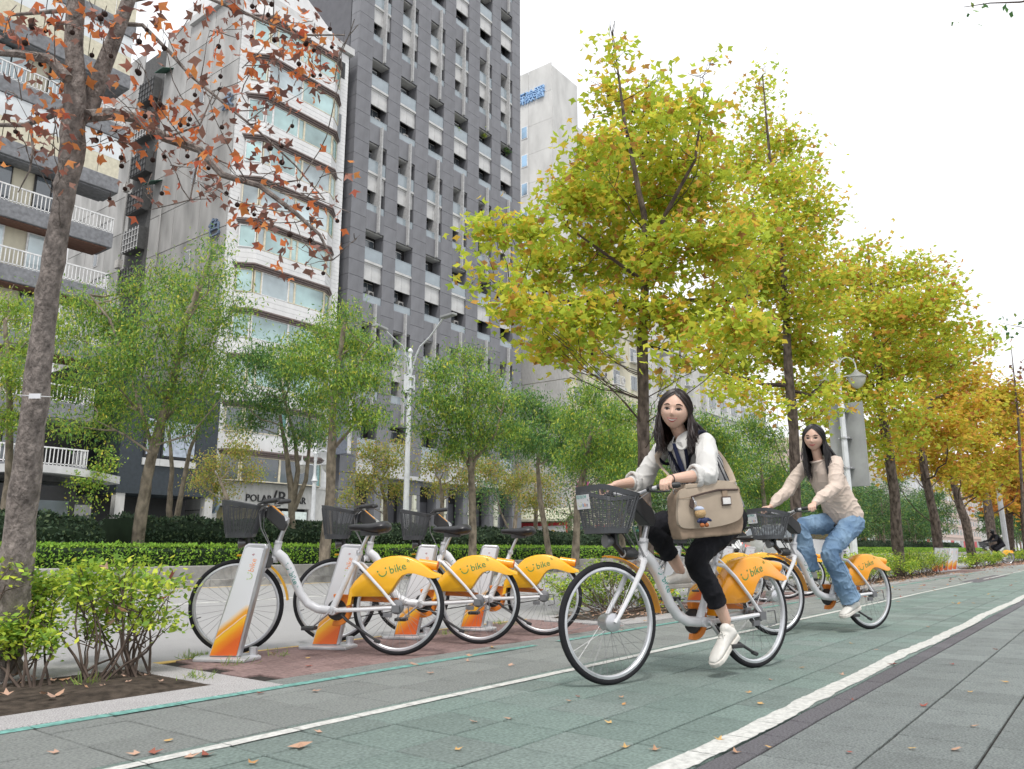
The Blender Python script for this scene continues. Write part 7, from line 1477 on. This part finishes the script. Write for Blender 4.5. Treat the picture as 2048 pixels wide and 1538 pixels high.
b = MB(); make_head(b, T2); nk = Vc((.535, .01, 1.55)); cap(b, nk-Vc((.03, 0, .05)), T2(Vc((0, -.016, -.06))), .047, .041); ringloft(b, [((.21, 0, .95), (0, .14, 0), (.10, 0, .02)), ((.24, 0, 1.08), (0, .12, 0), (.085, 0, 0)), ((.33, 0, 1.25), (0, .115, 0), (.08, 0, -.02)), ((.43, 0, 1.42), (.0, .135, 0), (.09, 0, -.03)), ((.49, 0, 1.50), (.0, .13, 0), (.06, 0, -.02)), ((.525, .01, 1.545), (0, .06, 0), (.045, 0, 0))], 20)
for s_, e_, w_ in ((shL, elL, wrL), (shR, elR, wrR)): chain(b, [s_, e_], [.044, .036]); chain(b, [e_, w_], [.037, .0235])
for h_, k_, a_ in ((hL, kL, aL), (hR, kR, aR)): chain(b, [h_, k_], [.085, .055]); chain(b, [k_, a_], [.05, .032])
hand(b, wrL, Vc((.962, .285, 1.106)), gax, -1, s=1.0); hand(b, wrR, Vc((.985, -.268, 1.106)), Vc((-.085, -.060, .010)), -1, s=1.0)
body2 = fuse(b, 'body', mSkin, r2, .0042, 1); face_parts(T2, body2, .75, False)
hair(T2, body2, mHair2, .36, .38, wave=.008, n=620, seed=9, down=(Vc((-.12, 0, -1))).normalized(), spread=1.3)
s = MB(); ringloft(s, [((.20, 0, .975), (0, .165, 0), (.128, 0, -.04)), ((.225, 0, 1.05), (0, .178, 0), (.148, 0, -.035)), ((.275, 0, 1.14), (0, .172, 0), (.142, 0, -.04)), ((.345, 0, 1.26), (0, .162, 0), (.130, 0, -.04)), ((.42, 0, 1.39), (.0, .172, 0), (.122, 0, -.04)), ((.475, 0, 1.475), (0, .165, 0), (.09, 0, -.035)), ((.51, .008, 1.525), (0, .095, 0), (.065, 0, -.02)), ((.525, .01, 1.545), (0, .065, 0), (.055, 0, -.015))], 26)
for sh, el, wr, sg in ((shL, elL, wrL, 1), (shR, elR, wrR, -1)):
    P_, R_ = spl([sh, sh.lerp(el, .6)+Vc((0, .012*sg, -.01)), el+Vc((0, 0, -.012)), el.lerp(wr, .62), el.lerp(wr, .93)], [.064, .062, .060, .050, .036]); chain(s, P_, R_, 16)
fuse(s, 'sweater', mKnit, r2, .0072, 4, disp=folds(.010, 7.5, (1, 1, .9), 21))
s = MB(); s.tube([Vc((.515, .01, 1.545))+Vc((math.cos(t)*.062+.01, math.sin(t)*.068, -math.cos(t)*.022)) for t in [2*math.pi*i/24 for i in range(24)]], .010, 8, closed=True); s.build('neck_rib', mKnit, r2, smooth=True)
s = MB(); ringloft(s, [((.19, 0, .905), (0, .10, 0), (.09, 0, 0)), ((.20, 0, .955), (0, .158, 0), (.122, 0, 0)), ((.215, 0, 1.04), (0, .155, 0), (.118, 0, 0)), ((.235, 0, 1.10), (0, .135, 0), (.11, 0, 0))], 22)
for h_, k_, a_, hem in ((hL, kL, aL, 1.0), (hR, kR, aR, .96)):
    e = k_.lerp(a_, hem); P_, R_ = spl([h_+Vc((0, 0, -.02)), h_.lerp(k_, .55), k_, k_.lerp(a_, .4), e], [.106, .092, .076, .080, .088]); chain(s, P_[:-2], R_[:-2], 18); hemend(s, P_[-3], e, R_[-3], .093)
je = fuse(s, 'jeans', mJean, r2, .0075, 4, disp=folds(.0125, 8.5, (1, 1, 1.0), 31))
s = MB(); P_, R_ = spl([hL+Vc((-.03, .10, 0)), hL.lerp(kL, .55)+Vc((-.02, .10, -.02)), kL+Vc((-.03, .085, -.02)), kL.lerp(aL, .4)+Vc((-.0, .092, 0)), aL+Vc((0, .10, .02))], [.003]*5); s.tube(P_, .0022, 4); s.build('outer_seam', mJeanD, je)
shoe(r2, Vc((.30, .14, .20)), Vc((.52, .145, .135)), Vc((.25, 0, 1)), ln=.26); shoe(r2, Vc((.51, -.135, .435)), Vc((.75, -.14, .42)), Vc((0, 0, 1)))
place(r2, P2x, P2y, 155)

# ---- far cyclist in black
r3 = thing('person', 'distant cyclist in black clothes and a dark mask at the far right', 'person')
b = MB(); b.ell((.57, 0, 1.56), (.10, .085, .12), 16, 12); cap(b, (.52, 0, 1.42), (.56, 0, 1.5), .055, .05); ringloft(b, [((.18, 0, .9), (0, .16, 0), (.13, 0, 0)), ((.25, 0, 1.1), (0, .17, 0), (.13, 0, 0)), ((.38, 0, 1.28), (0, .2, 0), (.13, 0, 0)), ((.47, 0, 1.40), (0, .19, 0), (.09, 0, 0)), ((.52, 0, 1.44), (0, .07, 0), (.05, 0, 0))], 18)
for sg in (1, -1): chain(b, [Vc((.46, .18*sg, 1.36)), Vc((.60, .25*sg, 1.14)), Vc((.84, .27*sg, 1.10)), Vc((.90, .28*sg, 1.10))], [.07, .06, .045, .03]); chain(b, [Vc((.2, .1*sg, .92)), Vc((.58, .12*sg, .72+.12*(sg < 0))), Vc((.42, .12*sg, .38+.2*(sg < 0))), Vc((.55, .12*sg, .30+.2*(sg < 0)))], [.11, .085, .06, .04])
fuse(b, 'body', mJac, r3, .02, 3, disp=folds(.01, 6)); s = MB(); s.ell((.585, 0, 1.575), (.088, .074, .05), 14, 8); s.build('face', mSkin, r3, smooth=True); s = MB(); s.ell((.57, 0, 1.60), (.105, .09, .09), 14, 8); s.build('hair', mHair2, r3, smooth=True)
s = MB(); s.ell((.62, 0, 1.53), (.065, .07, .05), 12, 8); s.build('mask', mJac, r3, smooth=True)
place(r3, 45.4, 4.5, 128)
